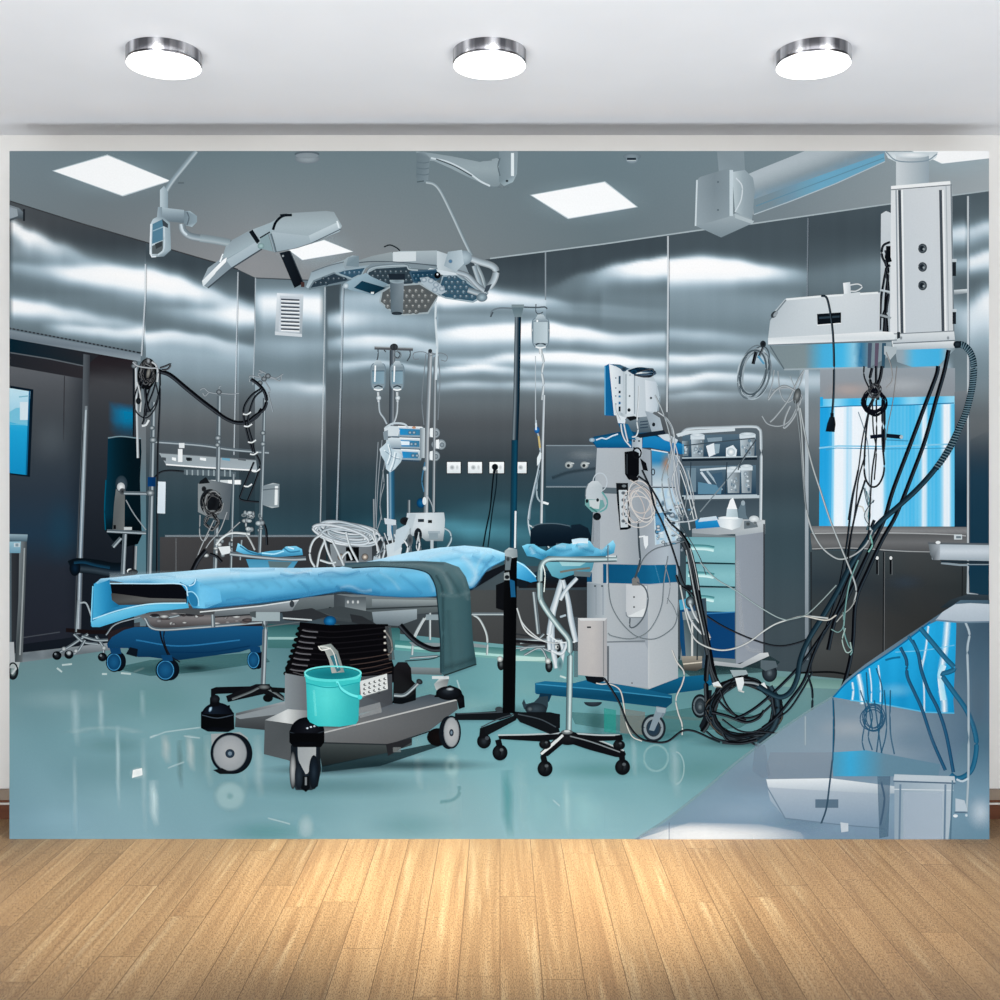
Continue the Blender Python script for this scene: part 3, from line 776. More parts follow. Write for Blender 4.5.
wn.poly([(9.5, 388), (30.5, 391.5), (28.8, 420), (26.8, 475), (9.5, 473)], vg(388, 475, (0, (196, 228, 240)), (.3, (160, 210, 232)), (.36, (60, 170, 218)), (.5, (32, 156, 214)), (1, (20, 134, 196))), sub=5)
wn.poly([(9.5, 412), (16, 408), (28, 407), (28, 426), (9.5, 422)], (120, 190, 220)); wn.rect(20, 402, 28, 420, (214, 230, 238)); wn.seg(19, 397, 28, 396, 1.2, (120, 180, 205)); wn.seg(10, 424, 27, 425, 1, (100, 190, 226)); wn.line([(29.6, 391), (26.4, 475)], 1.5, (14, 90, 140))
hd = p.sub('printed_door_header')
hd.poly([(9.5, 330), (141, 354.5), (140.5, 361.5), (9.5, 338.5)], grad((60, 339), (58, 349), (120, 134, 144), (158, 172, 180), (96, 108, 118)))
hd.line([(9.5, 328.3), (141, 353)], 1.5, (36, 40, 46), curve=False)
for k in range(32): hd.seg(11 + k * 4, 328.6 + k * .752, 13 + k * 4, 329 + k * .752, 1.6, (88, 98, 106))
p.patch((108, 400), (133.5, 404), (133.5, 440), (108, 440), [[(0, 100, 150, 0.)] * 4, [(0, 110, 160, 0.), (0, 116, 168, .6), (0, 120, 172, .9), (0, 116, 168, .9)], [(0, 110, 160, 0.), (0, 112, 164, .6), (0, 116, 168, .85), (0, 110, 160, .85)], [(0, 90, 130, 0.), (0, 90, 130, .25), (0, 90, 130, .4), (0, 90, 130, .4)], [(0, 90, 130, 0.)] * 4])
p.seg(133.5, 362, 133.5, 640, 1.4, (20, 24, 30))

# ---- vent in the pillar
p = item('printed_air_vent', 'small slatted steel air vent high on the narrow wall panel')
p.poly([(277, 293), (303.5, 294.5), (302, 336.5), (275, 334)], grad((277, 293), (303, 336), (226, 234, 240), (186, 198, 206), (150, 162, 170)))
p.poly([(280, 295.5), (301, 297), (299.5, 333), (278.5, 331.5)], (196, 206, 214))
for k in range(9):
    y = 298.5 + k * 3.7
    p.poly([(281, y), (299.5, y + .8), (299.5, y + 2.7), (281, y + 1.9)], (70, 78, 88)); p.seg(281, y + 2.2, 299.5, y + 3, 1, (246, 250, 252))
p.poly([(275, 331.5), (302, 334), (302, 337), (275, 335)], (206, 214, 220))

# ---- sockets
for k, (x, w_, lb) in enumerate([(447, 13.6, 'leftmost white wall socket of the row'), (468, 14, 'second white wall socket, next to the plugged one'), (489.5, 14.5, 'white wall socket with a black plug in it'), (517, 9.5, 'white wall socket just right of the tall dark pole')]):
    p = item('printed_wall_socket', lb)
    p.rect(x - .6, 461.4, x + w_ + .8, 474, (16, 22, 28)); p.rect(x, 462, x + w_, 473.2, vg(462, 473, (244, 248, 250), (214, 222, 226)))
    p.ell(x + w_ * .38, 467.5, 2.6, 2.6, [(140, 148, 152), (176, 184, 188), (220, 226, 230)])
    if k < 3: p.ell(x + w_ * .75, 467.5, 1.4, 2.4, [(190, 196, 200), (216, 222, 226)])
    if k == 2:
        q = p.sub('printed_plug', 'black plug with its cord hanging down')
        q.line([(494, 470), (492, 490), (490, 510), (486, 530), (483, 547)], 1.5, (10, 18, 24)); q.line([(497, 470), (496, 488), (492.5, 510), (490, 530), (488, 547)], 1.3, (14, 28, 36))
        q.ell(495, 467, 3.2, 3.2, (14, 20, 26)); q.seg(495, 468, 494, 474, 3, (14, 20, 26))
for k, x in enumerate((569, 584.5)):
    p = item('printed_gas_outlet', ('left one of two small round gas outlets on the steel wall', 'right one of two small round gas outlets, next to the white machine')[k])
    p.ell(x, 465, 4.2, 3.6, [(210, 214, 214), (188, 196, 196), (120, 130, 134)]); p.ell(x - .6, 465.6, 1.7, 1.7, [(16, 22, 26), (50, 60, 66)]); p.line([(x + 2, 463), (x + 5, 463.5)], 1.2, (200, 208, 210))

# ---- right wall: blue curtained window and cupboard
p = item('printed_curtained_window', 'bright blue and white striped curtain behind the window at the right')
p.rect(820, 368, 955, 400, vg(368, 400, (150, 160, 168), (176, 184, 190), (140, 146, 152)))
p.glow(850, 390, 30, 10, (200, 180, 172), .5); p.glow(905, 385, 40, 12, (196, 202, 206), .5)
CS = [(820, 1), (827, 1), (831, 0), (833, .8), (835, 0), (843, 0), (847, .35), (850, .3), (853, .02), (862, 0), (866, .1), (874, .02), (880, 0), (883, .2), (886, .85), (893, .95), (905, .9), (912, 1), (920, .8), (923, .15), (925.5, .15), (928, .9), (938, 1), (942, .6), (944, .05), (949, .05), (952, .9), (955, .9)]
def curt(x):
    for (a, va), (b_, vb) in zip(CS, CS[1:]):
        if x <= b_: return va + (vb - va) * (x - a) / (b_ - a)
    return 1
xs_ = [819.5 + .75 * i for i in range(181)]
rows = []
for y in range(399, 528, 8):
    t = (y - 399) / 128
    r_ = []
    for x in xs_:
        v = curt(x) + .06 * math.sin(x * 1.7)
        c_ = mix((244, 250, 255), (66, 178, 236), max(0, min(1, v - .05)))
        if x < 832: c_ = mix(c_, (22, 146, 220), .8)
        r_.append(mix(c_, (150, 200, 236), .08 * t))
    rows.append(r_)
p.patch((820, 399), (954.5, 396), (954.5, 526.5), (819, 526.5), rows)
p.poly([(820, 399), (954.5, 396), (954.5, 404), (820, 407)], lambda x, y: mix((60, 176, 236), (150, 214, 246), .5 + .5 * math.sin(x * .16)), sub=6)
p.line([(820, 407.5), (850, 406), (910, 405), (954, 403)], 1, (20, 110, 170), curve=False)
p.line([(819, 448), (838, 446), (884, 446.5), (954, 444)], 1.6, (140, 205, 240, .9), curve=False); p.line([(826, 450), (836, 448), (884, 449), (954, 448)], 1, (70, 160, 210, .8), curve=False)
p.rect(820, 397, 823, 406, (40, 160, 226))
# dark glass strip at the right of the curtain
p.poly([(954.5, 392), (967, 390), (967, 530), (954.5, 527)], vg(392, 528, (120, 128, 134), (80, 88, 96), (36, 62, 80), (16, 44, 62), (12, 44, 64)), sub=8)
p.poly([(970, 440), (989, 430), (989, 600), (970, 596)], lambda x, y: (20, 58, 80, min(.75, max(0, (y - 430) / 60))), sub=10)
# sill
s_ = item('printed_window_sill', 'steel sill strip under the blue curtained window')
s_.poly([(809, 526), (967, 527), (967, 536), (812, 533)], vg(526, 536, (104, 106, 108), (136, 138, 140), (92, 94, 96)), sub=4)
s_.poly([(810, 533), (967, 535), (967, 552), (930, 552), (880, 549), (812, 549)], vg(533, 552, (84, 86, 88), (110, 112, 114), (80, 82, 84)), sub=4)
s_.line([(812, 533.5), (850, 533), (900, 533), (950, 534.5), (966, 536)], .9, (176, 180, 182)); s_.line([(812, 549), (850, 548), (900, 551), (930, 552)], 1, (160, 164, 166)); s_.line([(812, 549.8), (850, 549), (900, 552)], .8, (40, 42, 46))
s_.rect(954, 534.5, 962, 539.5, (206, 216, 220)); s_.rect(956, 536, 961, 538.4, (110, 124, 132))
cb = item('printed_steel_cupboard', 'dark double-door steel cupboard under the blue window')
cb.patch((810, 550), (967, 553), (967, 690), (812, 676), [[(62, 74, 80), (60, 70, 74), (66, 70, 72), (54, 60, 64)], [(44, 56, 64), (46, 54, 60), (52, 56, 58), (46, 52, 54)], [(54, 60, 62), (56, 58, 59), (50, 52, 52), (46, 48, 49)], [(70, 74, 75), (62, 64, 65), (50, 52, 52), (46, 48, 49)], [(56, 59, 60), (50, 52, 53), (42, 44, 45), (38, 41, 42)]])
cb.seg(883.6, 552, 883, 680, 1.2, (20, 22, 26)); cb.seg(884.6, 552, 884, 680, .7, (100, 104, 106))
cb.seg(811, 552, 811, 676, 1.4, (34, 38, 42)); cb.seg(962.5, 556, 962, 600, 1, (30, 32, 36)); cb.glow(905, 582, 24, 10, (56, 70, 84), .5)
cb.line([(795, 673), (830, 672), (850, 675), (860, 676)], 2, (16, 18, 20))
for x in (877.2, 890.8):
    h = cb.sub('printed_door_handle'); h.seg(x, 559, x, 574, 2.2, (12, 14, 18)); h.ell(x, 558, 1.5, 1.8, (226, 230, 230)); h.seg(x + 1.2, 560, x + 1.2, 575, .6, (110, 116, 120))
# steel shelf at right edge
p = item('printed_steel_shelf', 'pale steel tray shelf at the right edge of the print')
p.poly([(929, 543), (989, 544), (989, 561), (932, 559.5)], vg(543, 560, (170, 184, 194), (206, 216, 224), (160, 174, 184)), sub=4)
p.poly([(928.5, 543), (940, 543), (940, 560), (933, 560), (930, 554)], hg(929, 941, (110, 120, 126), (66, 72, 78), (190, 200, 208)))
p.seg(928, 543.2, 989, 544.2, 1.8, (90, 98, 104)); p.ell(938, 542.5, 2.5, 1.6, (230, 236, 238)); p.line([(941, 563), (960, 565), (989, 565)], 2, (140, 156, 166), curve=False); p.poly([(941, 560.5), (989, 561.5), (989, 564), (941, 562.5)], (34, 48, 58))
p.poly([(968, 565), (989, 565), (989, 594), (970, 594)], vg(565, 594, (20, 54, 74), (24, 56, 74))); p.line([(968, 566), (967.5, 593), (978, 595)], 2, (170, 182, 190), curve=False)
p.poly([(950, 600), (968, 594), (989, 595), (989, 604), (940, 608)], vg(594, 606, (54, 66, 74), (36, 48, 56)))
# ================================================================ print: left side equipment
BK = (10, 12, 16)
SV = (168, 182, 190)
def blk(p, pts, w, hi=(60, 66, 74), c=BK, **k): p.ribbon(pts, w, [(-1, c), (-.4, hi), (.1, c), (1, c)], **k)
def tangle(p, cx, cy, rx, ry, n, w, cs, seed, n_pts=7):
    r = random.Random(seed)
    for i in range(n):
        a0 = r.uniform(0, 360); L = []
        for k in range(n_pts):
            a = math.radians(a0 + k * 300 / n_pts); q = r.uniform(.55, 1.0)
            L.append((cx + rx * q * math.cos(a) + r.uniform(-1, 1), cy + ry * q * math.sin(a) + r.uniform(-1, 1)))
        p.tube(L, w * r.uniform(.8, 1.2), cs[i % len(cs)])
# ---- steel side table at left edge
t = item('printed_steel_table', 'steel work table with a blue-grey drawer, cut by the left edge')
t.poly([(9.5, 600), (20, 600), (14, 648), (9.5, 648)], (40, 46, 54)); t.poly([(9.5, 552), (20, 552), (19, 640), (9.5, 640)], hg(9, 20, (54, 58, 62), (36, 40, 46)))
t.line([(10, 553), (10, 642)], 3, (84, 100, 108)); t.poly([(9.5, 642), (14, 642), (15, 664), (9.5, 664)], (176, 182, 186))
lg = t.sub('printed_leg'); lg.poly([(19.5, 541), (27, 541), (25, 600), (22.5, 662), (15, 662), (18.5, 600)], hg(16, 26, (58, 66, 70), (124, 134, 138), (100, 108, 112), (70, 78, 82)))
lg.line([(24.5, 548), (22.5, 600), (20, 655)], 1.4, (170, 178, 180, .8))
tp = t.sub('printed_tabletop'); tp.poly([(9.5, 534), (27.8, 534.5), (27, 541.5), (9.5, 541)], vg(534, 541, (150, 176, 188), (104, 136, 152), (70, 96, 110)))
dr = t.sub('printed_drawer'); dr.poly([(9.5, 541.5), (21, 541.5), (20.5, 553), (9.5, 553)], vg(541, 553, (150, 190, 206), (110, 156, 178))); dr.rect(14, 543, 20, 547, (196, 210, 216)); dr.rect(15.5, 543.5, 18.5, 546.5, (130, 150, 160))
c_ = t.sub('printed_caster'); c_.ell(13, 671, 5, 8.5, [(170, 186, 186), (120, 140, 140), (30, 38, 42), (20, 26, 30)]); c_.poly([(9.5, 662), (20, 662), (18.5, 669), (9.5, 668)], (170, 180, 182)); c_.line([(18, 666), (12, 674)], 2, (190, 198, 200)); c_.ring(13, 671, 4.8, 8, 1.5, (20, 26, 30))

# ---- stool base and armrest pad at left
st = item('printed_stool', 'low stool with a dark padded seat and a five-wheeled chrome base')
st.tube([(71, 568), (78, 565.5), (95, 567), (112, 570), (124, 570)], 15, (14, 30, 42), hi=.16, lo=-.5)
st.ell(75, 568, 5.5, 8, [(12, 34, 54), (8, 22, 34), (8, 14, 20)]); st.ribbon([(74, 562.5), (84, 562), (96, 565), (110, 567.5)], 3, [(-1, (20, 60, 90)), (1, (14, 32, 44))])
bs = st.sub('printed_stool_base', 'chrome star base with small black casters')
bs.line([(66, 630), (90, 632), (122, 632)], 4, (24, 18, 20), curve=False)
for L in ([(88, 634), (70, 646), (58, 653)], [(74, 634), (84, 642), (98, 644)], [(85, 640), (77, 652), (70, 654)], [(96, 636), (103, 646), (104, 653)], [(82, 636), (96, 640), (108, 640)]):
    bs.chrome(L, 2.8)
for x, y in ((57, 655.5), (69, 654.5), (102.5, 657)):
    bs.ell(x, y, 4.6, 4.4, [(44, 50, 56), (14, 18, 22), (10, 12, 16)]); bs.ell(x - 1.5, y - 1.5, 1.2, 1.2, (120, 130, 136))
for x, y in ((69, 653), (76, 651), (64, 649), (104, 648)): bs.ell(x, y, 2.4, 2.4, [(206, 214, 216), (90, 102, 108)])
bs.line([(80, 603), (86, 603), (90, 612), (92, 618)], 1.6, (160, 172, 178)); bs.chrome([(78, 600), (76, 632)], 2, curve=False)

# ---- tall dark pad on bracket
pd = item('printed_padded_support', 'tall dark teal padded body support on a steel bracket')
pd.poly([(108, 438), (121, 436.2), (141, 438.5), (141.5, 452), (140, 480), (141, 520), (142, 535), (138, 544), (127, 546.5), (113, 541), (105, 530), (104.5, 505), (107, 475)], lambda x, y: mix(hg(104, 142, (6, 52, 72), (6, 34, 46), (4, 22, 30), (6, 20, 28))(x, y), (2, 6, 10), max(0, min(1, (y - 515) / 20)) * .8), sub=9, curve=False)
pd.line([(108, 438), (121, 436.4), (141, 438.6)], 1.1, (120, 146, 156)); pd.line([(106, 480), (104.6, 510), (105.5, 530)], 1.2, (0, 80, 110))
pd.poly([(116, 489), (125, 491), (124.5, 531), (112.5, 531), (114, 505)], hg(113, 125, (84, 90, 92), (136, 142, 142), (104, 108, 108)))
pd.ell(121.5, 484, 6, 8.5, [(60, 76, 86), (54, 70, 80), (34, 50, 60)]); pd.ell(121, 487, 4, 4.5, [(236, 240, 240), (170, 178, 182)]); pd.ell(122.5, 491.5, 3.2, 3.4, [(20, 24, 28), (90, 96, 100)])
pd.chrome([(124, 493), (150, 493.5)], 3.6, curve=False); pd.line([(126, 500), (134, 514), (146, 530)], 1.1, (140, 150, 156))
pd.chrome([(107, 531), (146, 533)], 3.4, curve=False); pd.rect(124, 527, 132, 530, (190, 198, 200)); pd.rect(113.5, 525, 116, 529, (10, 12, 14))
pd.chrome([(125, 534), (123, 574)], 4.6, curve=False); pd.chrome([(121, 538), (113, 547)], 4, curve=False)
pd.tube([(136, 546), (135, 574)], 2.6, (140, 150, 156), curve=False); pd.ell(130, 571, 3, 2.4, (220, 228, 230)); pd.ell(133, 572, 5, 3, [(60, 66, 70), (20, 24, 28)])
pd.tube([(136, 365), (138, 458)], 2.6, (196, 206, 212), curve=False)

# ---- equipment rack with poles and black hoses
rk = item('printed_equipment_rack', 'steel pole rack with shelf, clamps and black hoses, behind the blue trolley')
sh_ = rk.sub('printed_shelf_rail')
sh_.poly([(159, 453), (190, 455), (256, 459.5), (257, 470), (206, 467), (166, 464.5)], grad((200, 455), (199, 469), (150, 162, 168), (214, 224, 230), (124, 138, 146)))
for k, (a, b) in enumerate([(162, 166), (172, 176), (186, 192), (200, 206), (222, 230), (238, 246)]):
    sh_.poly([(a, 455.5 + a * .01), (b, 456 + b * .01), (b, 461), (a, 460)], [(70, 78, 84), (244, 248, 250), (50, 56, 62), (236, 242, 244), (110, 160, 190), (90, 98, 104)][k])
sh_.line([(166, 464.5), (206, 467.5), (256, 470.5)], 1.4, (240, 244, 246), curve=False); sh_.line([(161, 453), (206, 456), (256, 460)], 1, (90, 98, 104), curve=False)
sh_.chrome([(153, 441.5), (200, 445), (232, 449.5), (269, 452.5)], 3.4)
sh_.rect(179, 443, 184.5, 448, (226, 232, 234)); sh_.rect(178, 449, 182.5, 462, (236, 240, 242)); sh_.rect(187, 457.5, 190.5, 461, (24, 30, 34))
sh_.poly([(184, 469), (236, 472), (236, 477), (184, 474.5)], (86, 100, 108)); 
for k in range(9): sh_.seg(187 + k * 5.4, 470, 187 + k * 5.4, 475 + k * .2, 1.4, (150, 164, 170))
blk(sh_, [(184, 471.5), (170, 470.5), (161, 472), (154, 478)], 1.8)
sh_.rect(206, 480, 241, 484.5, (206, 214, 218)); sh_.rect(228, 480, 240, 484, (240, 244, 246))
pl = rk.sub('printed_rack_pole')
for P_, w_ in (([(153.5, 402), (152, 470), (149.5, 574)], 4.8), ([(219.2, 396), (217.5, 500), (215, 570)], 4.4), ([(264.5, 398), (262.5, 470), (259.5, 555)], 3.4), ([(233.5, 474), (231, 568)], 2.4), ([(241.6, 540), (240, 560)], 2)):
    pl.chrome(P_, w_)
for x, y, r_ in ((153, 440, 4), (218, 438, 3.6), (217.5, 445, 3), (263, 444, 3.2), (150.5, 493, 4.2), (152, 428, 3), (263, 433, 3)):
    pl.ell(x, y, r_, r_ * .8, [(210, 218, 222), (120, 132, 138), (60, 70, 76)])
pl.rect(147.8, 477, 155.6, 486.5, hg(148, 155, (10, 50, 110), (24, 84, 160), (8, 40, 90)))
HK = [rk.sub('printed_pole_hook') for _ in range(3)]
def hk(x): return HK[0] if x < 190 else HK[1] if x < 245 else HK[2]
for L in ([(219, 393), (219, 387), (221, 386)], [(219, 394), (209, 392), (204, 388), (200, 390)], [(209, 392), (205, 396), (203, 393)], [(219, 393), (232, 394), (239, 393)], [(262, 378), (258, 374), (264, 372)], [(262, 378), (272, 378), (280, 381), (281, 376)], [(264, 380), (270, 390), (268, 396)], [(262, 378), (266, 374), (259, 370)], [(268, 392), (270, 400), (273, 412)], [(262, 378), (250, 376), (250, 382)], [(268, 376), (276, 378), (283, 374)]):
    hk(L[0][0]).tube(L, 1.3, (140, 152, 160))
for x, y in ((219, 392), (264, 379), (268, 376), (260, 383), (135, 363), (134, 366)): hk(x).ell(x, y, 2.8, 2.6, [(150, 160, 166), (40, 48, 54)])
hs = rk.sub('printed_black_hose', 'thick black hoses and cables looped over the rack')
blk(hs, [(158, 371), (170, 375), (186, 388), (202, 401), (214, 410), (218, 413)], 4.6)
blk(hs, [(214, 410), (225, 418), (236, 422.5), (246, 422), (256, 417), (262, 409)], 4)
blk(hs, [(251, 379), (258, 384), (264, 391), (266.5, 400), (264, 409), (255, 416), (249, 421)], 3.4)
blk(hs, [(262, 388), (252, 395), (245, 405), (243.5, 414), (245, 424), (249, 440), (253, 452)], 2.2)
blk(hs, [(263, 390), (255, 397), (250, 410), (248, 424), (252, 440), (254, 450), (260, 464), (256, 480), (248, 500)], 2)
blk(hs, [(254, 462), (249, 474), (241, 494), (240, 499), (247, 501), (259, 502)], 2); blk(hs, [(262, 520), (266, 530), (267, 545)], 2.6)
for x, y in ((247, 413), (248, 425), (252, 441), (254, 453), (256, 470), (248, 485)): hs.line([(x - 4, y + 1), (x, y + 1.6), (x + 4, y - 1)], 1.4, (226, 232, 234))
hs.ell(147, 374, 9.5, 16, [(30, 34, 38), (14, 16, 20), (10, 12, 14)], rot=6)
hs.ell(148.5, 373, 2, 6, [(150, 150, 144), (60, 60, 60)], rot=12)
tangle(hs, 147, 372, 8, 14, 9, 1.6, [(16, 18, 22), (40, 44, 48), (90, 94, 98), (12, 14, 16)], 5)
for L, w_ in (([(141, 378), (136, 392), (134, 405), (138, 414), (146, 418), (153, 412), (158, 400), (160, 380), (157, 366)], 1.4), ([(143, 380), (139, 395), (137, 403)], 1.8), ([(150, 388), (146, 402), (144, 420), (142, 424)], 2), ([(157, 378), (153, 392), (148, 405), (146, 416)], 1.8), ([(160, 372), (160, 400), (158, 450), (157.5, 500), (157, 572)], 1.9), ([(155, 380), (158, 396), (153, 408), (147, 412)], 1.4), ([(145, 388), (147, 404), (150, 412)], 3)): blk(hs, L, w_)
hs.tube([(137, 382), (139.5, 390), (141, 400), (140, 412)], 1.8, (200, 206, 208)); hs.ell(138.5, 401, 2.6, 3.4, [(34, 40, 46), (8, 10, 12)])
hs.tube([(152, 362), (156, 365), (158, 372), (157, 382)], 2.2, (190, 198, 204)); hs.tube([(133, 362), (138, 366), (150, 368), (158, 368)], 1.6, (170, 178, 184)); hs.tube([(160, 368), (166, 366), (171, 364), (168, 369), (162, 370)], 2, (40, 44, 50))
hs.line([(142, 426), (146, 425), (149, 420)], 2, (220, 226, 228)); hs.ell(148.5, 361, 2, 3, [(170, 176, 180), (60, 64, 68)])
pp = rk.sub('printed_tag', 'blank white card hanging on the pole'); pp.poly([(158.2, 481.5), (165.8, 481.8), (165.2, 513.6), (157.4, 513.2)], vg(481, 513, (222, 234, 242), (206, 220, 230)))
dv = rk.sub('printed_control_box', 'grey box with black knobs and cables')
dv.poly([(198, 484), (204, 479), (232, 484), (229, 520), (210, 518), (198, 512)], hg(198, 232, (130, 138, 142), (100, 110, 116), (80, 90, 98)))
dv.ell(204, 489, 2.4, 2.8, [(16, 18, 20), (40, 44, 48)]); dv.poly([(200, 481), (206, 477), (210, 483), (199, 484)], (22, 26, 30))
dv.ell(210, 502, 10, 13, [(20, 24, 28), (16, 18, 22), (30, 34, 38)]); tangle(dv, 213, 503, 11, 13, 9, 1.8, [(12, 14, 18), (50, 54, 58), (14, 18, 22), (110, 116, 120)], 9)
tangle(dv, 212, 522, 8, 9, 6, 1.7, [(12, 14, 18), (70, 74, 78)], 12)
for L in ([(200, 515), (200, 535), (204, 541), (209, 534)], [(227, 512), (220, 530), (210, 542), (206, 548)], [(214, 520), (202, 545), (196, 560), (190, 572)], [(240, 522), (228, 533), (216, 545)]): dv.tube(L, 1.2, (150, 158, 164))
bg = rk.sub('printed_fluid_bag', 'clear plastic canister at the right end of the rack')
bg.poly([(262.5, 486), (273, 483), (279.5, 484), (279, 507), (272, 508), (263, 505)], hg(262, 280, (120, 134, 142), (176, 188, 194), (206, 214, 218), (130, 144, 150))); bg.poly([(275, 486), (278, 486), (277.5, 505), (274.5, 505)], (226, 232, 234)); bg.line([(263, 490), (272, 489), (279, 489)], 1, (80, 94, 102))
cn = rk.sub('printed_connector')
r_ = random.Random(4)
for k in range(26):
    x = r_.uniform(243, 264); y = r_.uniform(512, 531); cn.ell(x, y, r_.uniform(1, 3), r_.uniform(1, 3.2), [r_.choice([(230, 236, 238), (170, 182, 188), (60, 70, 76), (206, 216, 220)]), r_.choice([(120, 132, 138), (50, 58, 64)])])
for k in range(16):
    x = r_.uniform(204, 234); y = r_.uniform(536, 556); cn.ell(x, y, r_.uniform(1, 3), r_.uniform(1, 2.6), [r_.choice([(230, 236, 238), (160, 172, 178), (40, 46, 50)]), (70, 80, 86)])
cn.tube([(216, 545), (222, 538), (232, 533), (250, 534)], 2.4, (214, 224, 228)); cn.tube([(246, 534), (250, 540), (255, 550)], 2, (170, 180, 184)); cn.poly([(218, 547), (230, 546), (231, 553), (222, 555)], (214, 222, 226))
cn.ell(200, 557, 3, 2.6, [(230, 232, 232), (40, 44, 48)]); blk(cn, [(206, 550), (198, 560), (192, 572)], 5); blk(cn, [(210, 554), (216, 556), (222, 562)], 3)

# ---- small tray table with blue drape
tr = item('printed_tray_stand', 'small steel tray table with a crumpled blue drape behind the operating table')
tr.poly([(246, 559), (298, 561), (292, 570), (250, 570)], vg(559, 570, (60, 130, 170), (84, 150, 190)))
tr.poly([(268, 561), (292, 562), (286, 569), (270, 569)], (90, 112, 118)); tr.chrome([(230, 553.5), (262, 557), (290, 559), (306, 558.5)], 4.4)
cl2 = tr.sub('printed_blue_drape', 'crumpled light blue drape')
cl2.poly([(236, 551), (238, 543), (243, 546), (248, 550), (258, 553), (270, 551), (282, 550), (286, 546.5), (296, 546), (302, 549), (303, 555), (292, 556), (276, 557), (256, 555), (244, 554)], lambda x, y: ramp((y - 543) / 14, [(0, (150, 214, 244)), (.5, (98, 178, 222)), (1, (50, 120, 166))]), sub=4)
for L, c_ in (([(240, 546), (250, 552), (262, 555)], (40, 100, 140)), ([(284, 548), (290, 552), (300, 551)], (50, 116, 160)), ([(262, 553), (274, 554), (284, 551)], (170, 222, 246)), ([(288, 547), (294, 549)], (190, 230, 250))): cl2.line(L, 1.4, c_)

# ---- blue trolley
bt = item('printed_blue_trolley', 'dark blue hospital trolley with blue wheels behind the operating table')
fl.poly([(112, 668), (150, 660), (262, 652), (270, 662), (200, 672), (150, 676)], (52, 96, 100, .7)); fl.glow(180, 669, 70, 8, (30, 66, 70), .6)
bt.poly([(108, 632), (125, 627), (262, 622), (262, 628), (124, 640), (108, 640)], (36, 30, 34))
bt.poly([(107, 644), (112, 637), (124, 630), (135, 627), (262, 626), (268, 632), (266, 644), (240, 652), (180, 660), (172, 660), (150, 657), (138, 657), (128, 648), (108, 648)], vg(627, 660, (22, 74, 122), (16, 58, 102), (10, 40, 74)), sub=8)
bt.line([(136, 640), (180, 646), (240, 640)], 1.4, (40, 110, 170, .8)); bt.line([(170, 652), (210, 652), (250, 646)], 1.2, (8, 40, 80)); bt.poly([(130, 647), (138, 649), (137, 657), (126, 654)], (12, 20, 30))
bt.line([(160, 631), (162, 640), (168, 655), (172, 662)], 1.6, (16, 18, 22)); bt.line([(155, 613), (164, 625), (164, 640), (170, 655), (180, 662)], 1.2, (20, 22, 26))
fr = bt.sub('printed_trolley_frame')
fr.poly([(140, 616), (156, 610), (262, 606), (264, 620), (200, 626), (158, 630), (148, 624)], vg(608, 628, (50, 52, 56), (120, 118, 120), (60, 58, 60)), sub=6)
fr.chrome([(145, 618), (156, 629), (200, 627), (262, 622)], 3.2); fr.chrome([(150, 616), (170, 617), (190, 612), (206, 608)], 2.4); fr.chrome([(106, 635), (116, 624), (140, 617)], 1.6)
r_ = random.Random(8)
for k in range(34):
    x = r_.uniform(146, 258); y = r_.uniform(609, 624); fr.ell(x, y, r_.uniform(1.5, 6), r_.uniform(.8, 2), [r_.choice([(210, 214, 216), (90, 80, 80), (30, 30, 34), (150, 150, 152)]), r_.choice([(80, 80, 84), (40, 40, 44)])])
fr.chrome([(213, 612), (213.5, 627)], 4, curve=False)
for x, y, r1, r2 in ((114.5, 662, 8.6, 10), (166, 670, 10.5, 11), (254, 660, 7, 9.5)):
    w_ = bt.sub('printed_blue_wheel'); w_.ell(x + 4, y - .5, r1 - 1, r2, [(14, 24, 36), (10, 18, 28), (8, 14, 22)]); w_.ell(x, y, r1, r2, [(12, 26, 44), (10, 22, 36), (8, 16, 26)])
    w_.ell(x - .5, y, r1 * .8, r2 * .84, [(24, 80, 130), (20, 70, 118), (12, 50, 92)]); w_.ring(x - .5, y, r1 * .78, r2 * .82, .8, (60, 130, 184))
    w_.poly([(x - 5, y - r2 - 4), (x + 6, y - r2 - 4), (x + 7, y - r2 + 2), (x - 3, y - r2 + 2)], (14, 54, 100))
fl.glow(195, 668, 16, 4, (10, 20, 30), .7)
